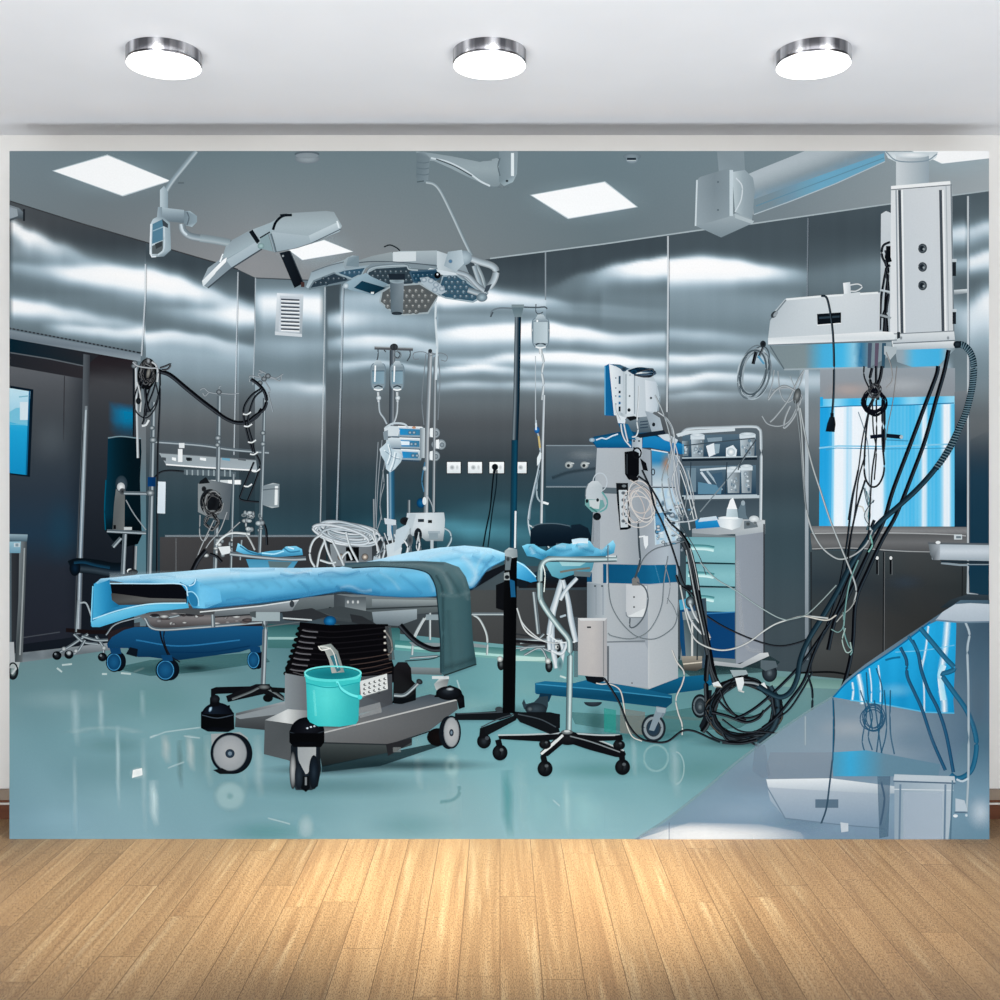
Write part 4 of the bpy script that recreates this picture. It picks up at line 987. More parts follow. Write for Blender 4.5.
# ================================================================ print: middle of the room
def bottle(p, x0, y0, x1, y1, liquid=None):
    w_ = x1 - x0; h_ = y1 - y0; cx = (x0 + x1) / 2
    P = [(cx - w_ * .16, y0), (cx + w_ * .16, y0), (cx + w_ * .3, y0 + h_ * .1), (x1, y0 + h_ * .22), (x1 - .3, y0 + h_ * .8), (cx + w_ * .3, y0 + h_ * .95), (cx + w_ * .12, y1), (cx - w_ * .12, y1), (cx - w_ * .3, y0 + h_ * .95), (x0 + .3, y0 + h_ * .8), (x0, y0 + h_ * .22), (cx - w_ * .3, y0 + h_ * .1)]
    p.poly(P, hg(x0, x1, (128, 146, 156), (186, 201, 208), (208, 219, 225), (172, 188, 197), (122, 140, 150)))
    if liquid:
        p.poly([(x0 + 1.2, liquid), (x1 - 1.2, liquid), (x1 - 1.4, y0 + h_ * .76), (x0 + 1.4, y0 + h_ * .76)], hg(x0, x1, (104, 136, 152), (144, 174, 190), (176, 200, 212), (116, 146, 162)))
        p.seg(x0 + 1, liquid, x1 - 1, liquid, .9, (70, 96, 112))
    p.line([(cx - w_ * .3, y0 + h_ * .1), (x0, y0 + h_ * .22), (x0 + .3, y0 + h_ * .8), (cx - w_ * .3, y0 + h_ * .95)], 1, (110, 130, 142)); p.line([(cx + w_ * .3, y0 + h_ * .1), (x1, y0 + h_ * .22), (x1 - .3, y0 + h_ * .8), (cx + w_ * .3, y0 + h_ * .95)], .9, (110, 130, 142))
    p.line([(cx - w_ * .3, y1 - h_ * .12), (cx, y1 - h_ * .18), (cx + w_ * .3, y1 - h_ * .12)], 1.4, (44, 58, 68)); p.line([(cx - w_ * .3, y1 - h_ * .06), (cx, y1 - h_ * .03), (cx + w_ * .3, y1 - h_ * .06)], 1.2, (245, 249, 250))
    p.seg(cx - w_ * .2, y0 + h_ * .16, cx - w_ * .24, y0 + h_ * .7, w_ * .1, (246, 250, 252))

# ---- infusion stand with two bottles and stacked pumps
s1 = item('printed_infusion_stand', 'infusion stand with two hanging bottles and a stack of three blue-lit pumps')
s1.tube([(392.5, 350), (391.5, 450), (391.5, 520)], 5.6, (84, 96, 106), curve=False, hi=.3)
s1.tube([(391.5, 470), (392, 540)], 6, (44, 100, 140), curve=False, hi=.4, lo=-.35); s1.line([(387.5, 474), (388, 536)], 1.4, (206, 218, 226), curve=False)
s1.line([(374.5, 348), (413, 349.4)], 3.2, (88, 92, 96), curve=False); s1.line([(375, 347), (413, 348.2)], 1, (150, 158, 162), curve=False); s1.ell(394, 347, 4, 3.4, [(70, 76, 80), (40, 44, 48)]); s1.seg(394, 344, 394, 350, 2.4, (46, 50, 54))
for L in ([(378, 349), (378, 356), (377, 360)], [(410, 350), (410, 356), (407, 361)], [(397, 351), (400, 354), (398, 358), (394, 356)], [(384, 350), (386, 352)]): s1.line(L, 1.2, (70, 78, 84))
s1.ring(397.5, 355, 3.6, 3.6, .9, (110, 120, 126))
for k, (a, lb) in enumerate((((371, 360.5, 385.5, 391), 'left clear infusion bottle on the stand'), ((390.5, 361, 404, 391), 'right clear infusion bottle on the stand'))):
    b_ = s1.sub('printed_infusion_bottle', lb); bottle(b_, *a, liquid=371 if k == 0 else 371)
    b_.tube([((a[0] + a[2]) / 2, 392), ((a[0] + a[2]) / 2 + .5, 402)], 2.6, (206, 216, 222), curve=False); b_.ell((a[0] + a[2]) / 2 + .5, 398, 2.4, 2.4, [(240, 246, 248), (150, 166, 176)])
s1.tube([(379, 402), (380, 412), (384, 418), (387, 424)], 2, (170, 186, 196)); s1.tube([(397.5, 402), (397, 412), (395, 420), (392, 425)], 2, (180, 194, 202))
for L in ([(382, 440), (379, 470), (377, 500), (376, 528)], [(385, 460), (382, 480), (380, 500), (381, 516), (377, 530)], [(378, 442), (376, 480), (375, 520)], [(383, 470), (384, 484), (381, 496), (380, 506), (382, 520)]): s1.tube(L, 1.0, (132, 146, 156))
# pumps
for k, (y, lb) in enumerate(((432, 'top infusion pump of the stack'), (443.5, 'middle infusion pump of the stack'), (455, 'bottom infusion pump of the stack'))):
    q = s1.sub('printed_infusion_pump', lb)
    x0 = 386 + k * 1.5; x1 = 423 - k * 1.5
    q.poly([(x0 - 1, y - 5), (x0 + 4, y - 6), (x1, y - 5), (x1 + 2, y), (x1 + 1, y + 5.4), (x0 + 2, y + 4.6), (x0 - 2, y + 3)], vg(y - 6, y + 5, (214, 226, 232), (176, 194, 204), (134, 154, 166)))
    q.poly([(x0 + 13, y - 3.6), (x1 - 2, y - 2.6), (x1 - 2, y + 3.4), (x0 + 14, y + 3)], hg(x0 + 13, x1, (30, 130, 200), (60, 150, 206), (80, 130, 168), (50, 110, 150)))
    if k == 1: q.poly([(x0 + 13, y - 2.6), (x0 + 22, y - 2), (x0 + 22, y + 1.6), (x0 + 14, y + 1.6)], (226, 240, 248))
    for dx in (24, 28): q.ell(x0 + dx, y + .6, 1.8, 1.8, [(180, 206, 220), (20, 60, 90)])
    q.line([(x0 + 6, y + 5), (x1 - 1, y + 6)], 1.2, (44, 70, 90)); q.seg(x0 + 12, y - 5.6, x1 - 1, y - 4.8, 1, (240, 245, 247))
    kx = (435, 441, 435)[k]; q.ell(kx - 4, y + 1, 5.5, 4.6, [(190, 200, 206), (120, 134, 142)]); q.ell(kx, y + 1, 5, 5.2, [(224, 232, 236), (180, 192, 198), (110, 124, 132)]); q.ell(kx + 1, y + 1.4, 2.4, 2.6, [(150, 162, 170), (90, 104, 112)]); q.poly([(kx - 5, y - 3.6), (kx - 2, y - 4.2), (kx - 2, y + 5.4), (kx - 5, y + 4.6)], (236, 242, 244))
s1.line([(385, 428), (393, 423.5), (404, 424), (408, 428)], 2, (190, 204, 212)); s1.poly([(384, 428), (394, 426), (400, 430), (398, 436), (385, 436)], (206, 218, 224)); s1.poly([(383, 432), (388, 430), (388, 440), (384, 440)], (130, 146, 156)); s1.ell(414, 427.6, 2, 1.2, (190, 140, 110)); s1.rect(420, 428, 425, 458, hg(420, 425, (120, 134, 142), (200, 212, 218)))
q = s1.sub('printed_crumpled_bag', 'crumpled whitish plastic bag tied to the stand')
q.poly([(379.5, 449), (385, 444), (389, 440), (391, 448), (398, 452), (403, 456), (401, 462), (395, 469), (390, 472.5), (386, 469), (385, 462), (381, 455)], lambda x, y: ramp((x - 380 + (y - 440) * .4) / 34, [(0, (214, 228, 236)), (.4, (176, 198, 210)), (.7, (206, 222, 230)), (1, (150, 176, 190))]), sub=5)
for L in ([(384, 450), (392, 456), (399, 458)], [(388, 444), (390, 454), (387, 464)], [(395, 452), (393, 462), (390, 470)]): q.line(L, .9, (236, 244, 248)); q.line([(a + 1.4, b + 1.2) for a, b in L], .8, (120, 148, 164))

# ---- second pole pair with hooks
s2 = item('printed_infusion_stand', 'bare thin infusion pole with curled wire hooks beside the pump stack')
s2.tube([(435, 357), (433.5, 512)], 2.6, (140, 152, 160), curve=False, hi=.4); s2.tube([(430.3, 352), (427, 440), (425.8, 525)], 4.4, (146, 158, 166), curve=False, hi=.45)
for L in ([(430, 356), (424, 352), (414, 353), (414, 359), (419, 359)], [(430, 356), (440, 353), (447, 356), (446, 361), (441, 360)], [(430, 353), (436, 354)], [(426, 354), (425, 364), (422, 400), (424, 425)], [(438, 356), (440, 380), (438, 420)]): s2.line(L, .9, (120, 130, 138))
s2.ell(430.2, 351, 2, 2, [(60, 66, 72), (30, 34, 38)])
s2.line([(425, 462), (422, 480), (424, 492)], 1.2, (60, 110, 150)); s2.ell(421, 503, 4.4, 5, [(20, 90, 150), (10, 70, 124), (8, 44, 80)]); s2.ell(424.5, 501, 2, 4, (216, 226, 230)); s2.line([(427, 495), (432, 505), (434, 515)], 1.1, (150, 160, 168)); s2.ell(425, 468.5, 2.2, 2.4, [(220, 230, 234), (130, 146, 156)])
s2.tube([(374, 499), (374.5, 530)], 2.2, (120, 132, 140), curve=False); s2.tube([(409, 500), (409, 514)], 2.4, (120, 132, 140), curve=False)

# ---- device body and white tubing
dvb = item('printed_white_pump_unit', 'white device with small connectors at the foot of the infusion poles')
dvb.poly([(407, 513), (444, 512.5), (445, 520), (444.5, 530), (443, 541), (426, 541), (420, 536), (410, 536), (406, 524)], lambda x, y: mix(hg(407, 445, (190, 202, 210), (206, 216, 222), (176, 190, 198))(x, y), (90, 104, 112), max(0, (y - 530) / 16)), sub=8)
dvb.rect(418, 519, 424, 522, (40, 50, 58)); dvb.rect(428, 520, 432, 523, (20, 26, 30)); dvb.rect(428, 531, 440, 534, (150, 166, 176)); dvb.rect(429, 533, 438, 539, (130, 148, 158)); dvb.ell(418, 535, 4, 7, [(14, 18, 22), (30, 36, 42)])
dvb.tube([(444, 528), (450, 532), (451, 540), (446, 549)], 1.8, (150, 176, 188)); dvb.ell(405, 521, 5, 4, [(16, 18, 22), (30, 36, 42)]); dvb.poly([(384, 518), (396, 520), (396, 526), (385, 524)], (200, 212, 220)); dvb.rect(393, 525, 397, 545, (96, 116, 128)); dvb.rect(388, 524, 391, 545, (190, 204, 212))
dvb.poly([(410, 514), (416, 514), (412, 530), (404, 543), (398, 546), (404, 530)], (180, 194, 202)); dvb.seg(432, 540, 432, 550, 3, (170, 184, 192))
tb = item('printed_tube_bundle', 'tangled bundle of white breathing tubes behind the operating table')
tb.patch((328, 542), (400, 540), (402, 568), (328, 568), [[(34, 38, 42)] * 3, [(60, 66, 70), (44, 50, 54), (70, 78, 84)], [(50, 56, 60), (60, 68, 72), (90, 100, 106)]])
tb.poly([(330, 544), (372, 546), (372, 566), (332, 566)], hg(330, 372, (130, 140, 146), (96, 104, 110), (110, 118, 124))); tb.rect(346, 547, 359, 561, (10, 12, 14)); 
for x in (341, 365): tb.ell(x, 557, 3.6, 3.6, [(248, 240, 226), (150, 140, 130), (60, 62, 64)])
r_ = random.Random(21)
for k in range(15):
    cx = 346 + r_.uniform(-6, 6); cy = 532 + r_.uniform(-4, 4); rx = r_.uniform(20, 31); ry = r_.uniform(5, 10)
    tb.ring(cx, cy, rx, ry, r_.uniform(2.2, 2.9), r_.choice([(206, 218, 226), (182, 198, 208), (222, 232, 238), (150, 168, 178)]), rot=r_.uniform(2, 16), shade=True)
for L in ([(322, 534), (314, 540), (310, 550), (311, 560), (315, 567)], [(326, 538), (320, 552), (317, 567)], [(324, 538), (328, 552), (335, 567)], [(346, 532), (350, 546), (356, 558), (360, 566)], [(332, 540), (338, 552), (344, 566)], [(344, 566), (342, 558), (348, 552), (352, 560)], [(372, 536), (378, 548), (380, 562)], [(320, 560), (330, 563), (336, 562)]): tb.tube(L, 2.3, (208, 220, 226))
for k in range(16):
    x = r_.uniform(372, 420); tb.tube([(x, r_.uniform(528, 540)), (x + r_.uniform(-6, 6), 548), (x + r_.uniform(-8, 6), r_.uniform(556, 564))], r_.uniform(1, 2.4), r_.choice([(200, 212, 220), (150, 166, 176), (96, 112, 122), (216, 226, 232)]))
tb.poly([(386, 545), (395, 542), (402, 548), (400, 558), (388, 560)], (196, 210, 218)); tb.poly([(396, 530), (408, 524), (410, 528), (400, 548), (394, 552)], (186, 202, 212))
tb.poly([(374, 556), (384, 560), (382, 566), (372, 565)], (170, 186, 196)); tb.ell(410, 540, 3, 6, [(40, 46, 52), (90, 100, 106)])

# ---- tall dark stand with a large bottle
s3 = item('printed_infusion_stand', 'tall dark infusion stand with a heavy black column in front of the steel wall')
s3.ribbon([(518, 312), (516.5, 400), (514, 470), (513, 552)], 6.4, [(-1, (14, 26, 36)), (-.4, (16, 42, 58)), (0, (60, 74, 84)), (.5, (120, 134, 142)), (1, (40, 52, 60))], curve=False)
s3.ribbon([(514.8, 440), (513.8, 500), (513, 552)], 6.6, [(-1, (10, 40, 58)), (-.3, (16, 66, 94)), (.3, (14, 54, 78)), (1, (20, 44, 58))], curve=False); s3.line([(515.6, 511), (515, 548)], 1.8, (210, 220, 226), curve=False)
s3.line([(491, 317), (492, 311), (500, 308), (514, 308.5)], 1.6, (110, 124, 132)); s3.line([(490.5, 317), (493, 312)], 1.4, (70, 80, 88)); s3.line([(520, 307), (536, 307.5), (545, 307), (547, 309)], 1.6, (80, 92, 100)); s3.line([(536, 304), (536, 312), (539, 314), (543, 312)], 1, (70, 80, 88))
s3.poly([(511.5, 305.5), (524, 305.5), (522.5, 312), (521, 317), (514.5, 317), (513, 312)], hg(511, 524, (86, 108, 116), (150, 168, 174), (90, 110, 118))); s3.rect(511.5, 304.5, 524, 307.5, (124, 142, 148))
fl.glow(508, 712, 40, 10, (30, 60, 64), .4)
bb_ = s3.sub('printed_infusion_bottle', 'large clear infusion bottle hanging from the crossbar'); 
bb_.tube([(541, 314), (538, 316), (544, 318)], 1.2, (170, 184, 190)); bottle(bb_, 532.3, 314.5, 549, 349)
bb_.poly([(533.6, 322), (547.6, 322), (547.6, 343), (533.6, 343)], hg(533, 548, (164, 182, 190), (206, 219, 225), (160, 180, 190), (196, 211, 218)))
bb_.tube([(540.5, 349), (541, 354)], 3.4, (226, 234, 238), curve=False)
ln = s3.sub('printed_drip_line', 'thin infusion tubing with a blue clamp')
ln.tube([(542, 354), (543.5, 362), (542, 372), (543.4, 384), (542, 400)], 2.4, (206, 218, 224)); ln.line([(535.5, 356), (535.5, 425)], 1, (190, 202, 210, .8), curve=False)
ln.line([(536, 420), (537, 431), (539.5, 440), (540, 455), (538, 470), (533, 492), (529, 512), (528.5, 525), (533, 545)], 1.4, (176, 192, 202)); ln.ell(537, 430, 2.8, 3.4, [(40, 120, 200), (14, 60, 130)]); ln.line([(536, 423), (536, 430)], 1.6, (220, 230, 236)); ln.line([(538.5, 436), (540, 448)], 1.8, (200, 180, 120))
ln.poly([(537, 458), (540, 452), (542.4, 454), (540, 462), (537, 466)], (224, 234, 238)); ln.line([(537, 480), (537, 496), (541, 502), (548, 503.5)], 1.6, (150, 170, 180)); ln.poly([(541, 500.5), (549, 503), (548, 505), (541, 503)], (226, 234, 238)); ln.line([(529, 525), (540, 532), (545, 540), (549, 548)], 1.4, (190, 202, 208))
ln.line([(540, 470), (536, 486), (531, 505), (529.5, 520)], 1.1, (120, 140, 152))
pt = s3.sub('printed_white_rod', 'thin white upright rod'); pt.tube([(544, 395), (542.8, 440), (541.3, 524)], 2.6, (190, 202, 210), curve=False)

# ---- dark office chair behind
ch = item('printed_swivel_chair', 'black-blue padded swivel chair behind the draped instrument stand')
ch.poly([(530.5, 530), (536, 525), (548, 523.5), (566, 524), (571, 528), (573, 545), (530, 547)], vg(523, 547, (26, 42, 54), (12, 26, 38), (8, 18, 28)), sub=6)
ch.poly([(571, 525), (580, 524), (588, 528), (591, 536), (592, 546), (572, 545)], vg(523, 547, (20, 36, 48), (8, 20, 30)))
ch.line([(532, 527), (540, 524), (556, 523.6), (570, 526)], 1, (80, 100, 112))
ch.poly([(517, 580), (540, 570), (590, 574), (592, 587), (560, 588), (519, 588)], vg(570, 588, (20, 44, 60), (16, 24, 32), (24, 22, 26)), sub=6)
cb2 = ch.sub('printed_chair_base', 'chrome base with casters')
for L, w_ in (([(534, 592), (538.5, 634)], 4), ([(544, 634), (536, 640), (520, 643)], 2.4), ([(516, 640), (560, 640)], 3), ([(520, 650), (535, 646), (552, 652)], 2.6), ([(524, 655), (540, 648), (548, 660)], 2.2), ([(516, 648), (545, 646)], 2)): cb2.chrome(L, w_)
cb2.line([(514, 641), (545, 643)], 3, (24, 24, 28), curve=False); cb2.line([(516, 634), (530, 636)], 1.6, (40, 44, 48), curve=False)
for x, y in ((549, 666), (501, 664), (557, 652)): cb2.ell(x, y, 3.8, 6.4, [(90, 98, 102), (30, 34, 38), (12, 14, 16)]); cb2.ell(x - 1, y - 5, 3, 3, [(226, 232, 232), (110, 120, 124)])
cb2.line([(505, 555), (506, 604)], 2, (90, 100, 106), curve=False); cb2.tube([(517, 608), (524, 628), (534, 637), (548, 642), (558, 641)], 1.8, (206, 214, 218))

# ---- stainless floor stands behind the table (between cloth and black column)
sn = item('printed_step_stool', 'thin chrome stool frame on the floor behind the green sheet')
for L in ([(430, 616), (424, 620), (414, 640), (412, 655)], [(430, 616), (442, 617)], [(424, 618), (416, 632), (413, 640)], [(430, 606), (430, 640)], ): sn.tube(L, 2.2, (170, 184, 190))
sn2 = item('printed_step_stool', 'chrome stool frame just left of the tall black column')
sn2.tube([(472, 614), (480, 620), (487, 636), (487, 655)], 2.2, (170, 184, 190))
sn2.chrome([(472, 614), (505, 614)], 3, curve=False); sn.chrome([(410, 658), (438, 656)], 2.2, curve=False); sn.line([(405, 661), (430, 659), (440, 656)], 1.2, (40, 60, 64)); sn.rect(426, 614.5, 440, 620, (130, 146, 154)); sn.poly([(409, 642), (440, 643), (440, 647), (413, 646)], (120, 134, 140)); sn2.poly([(472, 643), (485, 645), (487, 648), (472, 647)], (120, 134, 140))
# ================================================================ print: operating table and what stands by it
# ---- chrome instrument stand behind (left)
ls = item('printed_instrument_stand', 'chrome pole with a black star foot behind the left side of the table base')
ls.chrome([(261, 611), (265, 618), (264, 660), (263, 685)], 5)
ls.poly([(211, 689), (216, 687), (262, 686), (262, 692), (216, 694), (211, 697)], (12, 14, 18)); ls.poly([(226, 696), (256, 684), (268, 684), (284, 696), (284, 701), (264, 694), (228, 702)], (16, 18, 22))
ls.ribbon([(232, 699), (250, 692), (262, 687), (274, 692), (284, 699)], 2.4, [(-1, (120, 130, 134)), (1, (30, 34, 38))]); ls.ell(268, 698, 5, 4, (12, 14, 16)); ls.rect(266, 684, 270, 690, (14, 16, 18)); ls.poly([(270, 687), (286, 688), (286, 693), (272, 692)], (14, 16, 18)); ls.ell(264, 687, 6, 2.4, [(120, 128, 130), (40, 44, 48)])

ot = item('printed_operating_table', 'large operating table with light blue drape, green sheet and wheeled steel base')
# tabletop: underside mechanics
fr = ot.sub('printed_table_frame', 'grey steel rails and housing under the tabletop')
fr.poly([(100, 604), (112, 601), (180, 602), (200, 606), (200, 615), (150, 610), (103, 607)], vg(600, 612, (60, 62, 64), (110, 112, 112), (70, 72, 74)))
fr.poly([(182, 606), (250, 603), (280, 612), (200, 615), (168, 612)], (70, 74, 78))
fr.poly([(215, 611), (333, 596), (334, 605), (300, 611), (240, 616), (214, 616)], vg(596, 616, (176, 186, 192), (130, 140, 146), (88, 96, 102)), sub=8)
fr.line([(200, 612), (260, 606), (300, 600), (333, 597)], 1.2, (206, 214, 218), curve=False); fr.line([(215, 617), (300, 611), (333, 606)], 1.2, (30, 34, 38), curve=False)
fr.poly([(300, 598), (340, 594), (400, 596), (438, 598), (438, 612), (400, 616), (350, 622), (310, 618), (290, 614)], vg(596, 620, (110, 120, 124), (84, 94, 98), (60, 68, 72)), sub=8)
fr.poly([(334, 594), (352, 597), (352, 612), (334, 614)], vg(594, 614, (60, 68, 74), (120, 130, 134), (60, 68, 72)))
fr.poly([(345, 597), (366, 597), (366, 612), (345, 612)], vg(597, 612, (76, 86, 92), (130, 140, 144))); 
for x in (348, 353, 358): fr.ell(x, 602, 1.5, 2.2, [(230, 236, 236), (90, 100, 106)])
fr.poly([(372, 599), (440, 600), (440, 606), (372, 607)], vg(599, 607, (140, 152, 156), (90, 100, 106))); fr.line([(366, 609), (438, 606)], 1.4, (44, 52, 56), curve=False)
fr.poly([(372, 612), (417, 609), (417, 619), (398, 626), (374, 624)], vg(609, 626, (150, 164, 172), (120, 134, 142), (90, 102, 110)), sub=6)
fr.poly([(282, 612), (312, 608), (330, 616), (306, 622), (284, 620)], (44, 48, 52)); fr.rect(252, 612, 280, 621, (150, 166, 172)); fr.poly([(250, 612), (256, 611), (256, 618), (250, 616)], (70, 80, 84)); fr.ell(292, 604, 2.4, 3.4, (50, 58, 64)); fr.line([(283, 618), (312, 620)], 1.4, (190, 200, 204)); fr.line([(300, 622), (270, 626), (266, 627)], 1.2, (90, 100, 104))
fr.rect(329, 607, 331.5, 612, (16, 18, 22)); fr.poly([(315, 610), (340, 606), (372, 612), (372, 620), (340, 618)], (60, 68, 72)); fr.poly([(350, 614), (362, 616), (380, 626), (368, 627), (352, 622)], (40, 44, 48))
fr.poly([(438, 601), (446, 598), (472, 590), (505, 570), (505, 564), (440, 592)], (16, 20, 26)); fr.poly([(496, 585), (508, 580), (508, 612), (496, 608)], (12, 14, 18)); fr.line([(510, 577), (510, 596)], 3, (24, 70, 110), curve=False)
fr.ell(330, 621, 6.4, 5.2, [(40, 120, 180), (20, 90, 150), (10, 50, 90)])
# bellows column
be = ot.sub('printed_bellows', 'black rubber bellows column')
be.poly([(300, 622), (330, 625), (362, 624), (388, 624), (391, 640), (392, 660), (396, 672), (396, 682), (340, 690), (286, 675), (285, 668), (292, 656), (297, 640)], (8, 8, 11))
for k in range(9):
    y = 628 + k * 5.6; x0 = 300 - k * 1.7
    be.line([(x0, y), (x0 + 20, y + 3), (340, y + 3.6), (388, y - 1)], 1.2, (20, 19, 23)); be.line([(x0 - .5, y + 1), (x0 + 7, y + 3), (x0 + 18, y + 4)], 1.3, (96, 96, 102)); be.ell(x0, y + .5, 3, 2.2, (10, 10, 12))
be.line([(293, 672), (310, 676), (340, 678)], 1, (70, 70, 74))
for y in (631, 637, 643, 650): be.ell(385, y, 1.6, 1.3, [(240, 240, 236), (90, 84, 80)])
be.tube([(386, 632), (391, 640), (392, 650), (388, 655)], 1.6, (190, 180, 168)); be.seg(388, 626, 392, 660, 6, (78, 84, 88, .6))
for k in range(5): be.line([(350, 660 + k * 5), (372, 657 + k * 5), (392, 653 + k * 4.6)], .9, (60, 50, 48))
blk(ot, [(400, 625), (410, 636), (420, 644), (432, 649), (442, 649)], 5.6)
# base
ba = ot.sub('printed_table_base', 'wide grey steel chassis')
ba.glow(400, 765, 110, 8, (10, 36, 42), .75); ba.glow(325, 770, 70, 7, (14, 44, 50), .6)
ba.poly([(236, 713), (286, 701), (290, 712), (265, 730), (235, 727)], vg(702, 730, (150, 158, 164), (78, 84, 88), (54, 58, 62)), sub=8)
ba.poly([(234, 716), (285, 704), (310, 706), (280, 714), (240, 719)], (132, 142, 148))
ba.poly([(285, 673), (320, 680), (392, 674), (393, 706), (330, 720), (285, 707)], hg(285, 394, (112, 124, 132), (88, 94, 98), (52, 56, 62), (62, 66, 72)))
ba.poly([(285, 673), (306, 677), (306, 712), (285, 707)], hg(285, 306, (130, 140, 146), (100, 106, 112)))
# top plates
ba.poly([(265, 720), (288, 709), (330, 712), (330, 724), (294, 724)], lambda x, y: ramp((x - 265) / 60, [(0, (150, 158, 162)), (.35, (206, 212, 214)), (.7, (120, 126, 130)), (1, (90, 94, 98))]), sub=6)
ba.poly([(314, 732), (320, 724), (358, 716), (392, 704), (430, 694), (458, 699), (454, 702), (360, 724), (325, 732)], vg(694, 732, (60, 72, 82), (84, 92, 100), (98, 102, 106), (120, 124, 126)), sub=8)
ba.poly([(358, 708), (380, 702), (382, 712), (360, 718)], (150, 156, 160, .6))
# front faces
ba.poly([(265, 720), (294, 724), (292, 762), (288, 760), (264, 754)], hg(264, 294, (78, 84, 88), (96, 102, 106), (72, 78, 82)))
ba.poly([(320, 733), (360, 724), (457, 700), (458, 709), (430, 730), (390, 744), (325, 742)], lambda x, y: mix(hg(320, 458, (112, 118, 122), (102, 106, 110), (88, 92, 96), (76, 80, 84))(x, y), (70, 70, 72), max(0, min(1, (y - 725) / 24)) * .4), sub=8)
ba.poly([(318, 742), (390, 744), (412, 738), (412, 745), (390, 752), (322, 767)], vg(742, 767, (66, 74, 76), (42, 50, 52), (24, 30, 32)), sub=8)
ba.line([(322, 733), (360, 723.6), (457, 699.6)], 1.4, (176, 180, 182), curve=False); ba.line([(322, 742.6), (390, 744.5), (430, 731)], 1.4, (40, 46, 50), curve=False)
ba.poly([(322, 766), (390, 752), (440, 742), (440, 746), (380, 766), (322, 772)], (18, 36, 42, .85))
ba.poly([(386, 744), (412, 738), (412, 742), (388, 756)], (34, 36, 40)); ba.seg(397, 747, 397, 752, 8, (130, 138, 140, .5))
# keypad plate
kp = ot.sub('printed_control_panel', 'white keypad panel with small black keys')
kp.poly([(360, 681), (387, 673.5), (388, 689.5), (361, 698)], (206, 212, 214))
for i in range(3):
    for j in range(5):
        x = 365 + j * 5 - i * .2; y = 684.5 + i * 4.4 - j * 1.45; kp.ell(x, y, 1.6, 1.3, [(120, 126, 130), (40, 46, 50)]); kp.ell(x + .8, y - .4, .8, .7, (230, 234, 236))
kp.seg(378, 692.5, 380, 692, 2, (16, 18, 22)); kp.line([(360.5, 697.5), (388, 689.3)], 1, (90, 96, 100), curve=False)
# rear strut, foot pedal
ba.poly([(408, 667), (442, 668), (442, 675), (410, 674)], vg(667, 675, (120, 132, 138), (84, 94, 98))); ba.poly([(440, 678), (448, 676), (449, 679), (446, 690), (436, 690), (434, 684)], hg(434, 450, (150, 160, 164), (210, 216, 218), (80, 86, 90))); ba.rect(432, 676, 449, 679, (190, 200, 204))
fp = ot.sub('printed_foot_pedal', 'black foot pedal with a chrome bow on the base')
fp.poly([(394, 667), (398, 662), (407, 662), (411, 668), (412, 680), (416, 684), (416, 700), (402, 704), (393, 702)], vg(662, 704, (26, 26, 30), (12, 12, 14), (24, 28, 30)))
fp.chrome([(394, 695), (404, 695), (412, 689), (419, 682)], 3.6); fp.ell(419.5, 681.5, 3.4, 2.6, [(60, 66, 72), (16, 20, 24)], rot=30); fp.poly([(394, 698), (408, 698), (416, 692), (415, 700), (400, 704), (392, 703)], (10, 14, 18))
# casters
def disc_wheel(p, x, y, rx, ry, tread=3, dx=3):
    p.ell(x + dx, y + .5, rx, ry, [(20, 26, 32), (14, 20, 26)]); p.ell(x, y, rx, ry, [(26, 34, 44), (20, 28, 38), (14, 20, 28)])
    p.ell(x, y, rx - tread, ry - tread, [(164, 170, 174), (158, 164, 169), (142, 150, 156)]); p.ring(x, y, rx - tread, ry - tread, .8, (110, 118, 124)); p.ell(x, y + .5, rx * .24, ry * .22, [(60, 76, 92), (26, 40, 54)]); p.ell(x, y + .5, rx * .1, ry * .1, (110, 130, 146))
w1 = ot.sub('printed_caster_wheel', 'grey disc wheel with black hood at the left corner of the base')
w1.poly([(211, 734), (240, 732), (248, 738), (246, 752), (212, 748)], (150, 158, 162)); disc_wheel(w1, 230, 753, 19.5, 20.5); w1.poly([(213, 770), (222, 768), (234, 774), (236, 774), (220, 774)], (16, 20, 24))
w1.poly([(201, 712), (206, 709), (230, 705), (230, 709), (234, 713), (234.5, 729), (228, 732), (208, 731.5), (201, 728)], hg(201, 235, (6, 8, 12), (22, 28, 36), (8, 10, 14), (10, 12, 16))); w1.ell(217.5, 716, 16, 13.5, [(20, 30, 42), (14, 20, 30), (8, 10, 16)], off=(-5, -6)); w1.poly([(201, 714), (234, 714), (234, 728), (201, 727)], hg(201, 235, (6, 8, 10), (16, 20, 26), (8, 9, 12))); w1.line([(202, 715), (217, 718), (233, 715)], .9, (60, 72, 84))
w1.ell(210.5, 709, 1.6, 3.2, [(190, 220, 240), (60, 90, 120)], rot=20); w1.poly([(210, 700), (213, 695), (218, 696), (220, 703), (219, 706), (210, 707)], (10, 12, 16)); w1.ell(215, 699, 5, 4.4, [(30, 34, 40), (10, 12, 16)])
w2 = ot.sub('printed_caster_wheel', 'double wheel seen edge-on under a black dome, front corner of the base')
w2.poly([(291, 745), (320, 744), (321, 770), (318, 786), (312, 790), (296, 790), (291, 778)], hg(290, 321, (16, 22, 28), (60, 70, 78), (36, 44, 52), (20, 26, 32))); w2.ell(293, 770, 3.4, 19, [(176, 180, 182), (140, 146, 150), (20, 26, 32)]); w2.poly([(297, 746), (317, 746), (316, 762), (311, 772), (306, 774), (300, 768), (297, 758)], hg(297, 317, (150, 158, 163), (176, 182, 186), (160, 167, 171)), curve=False)
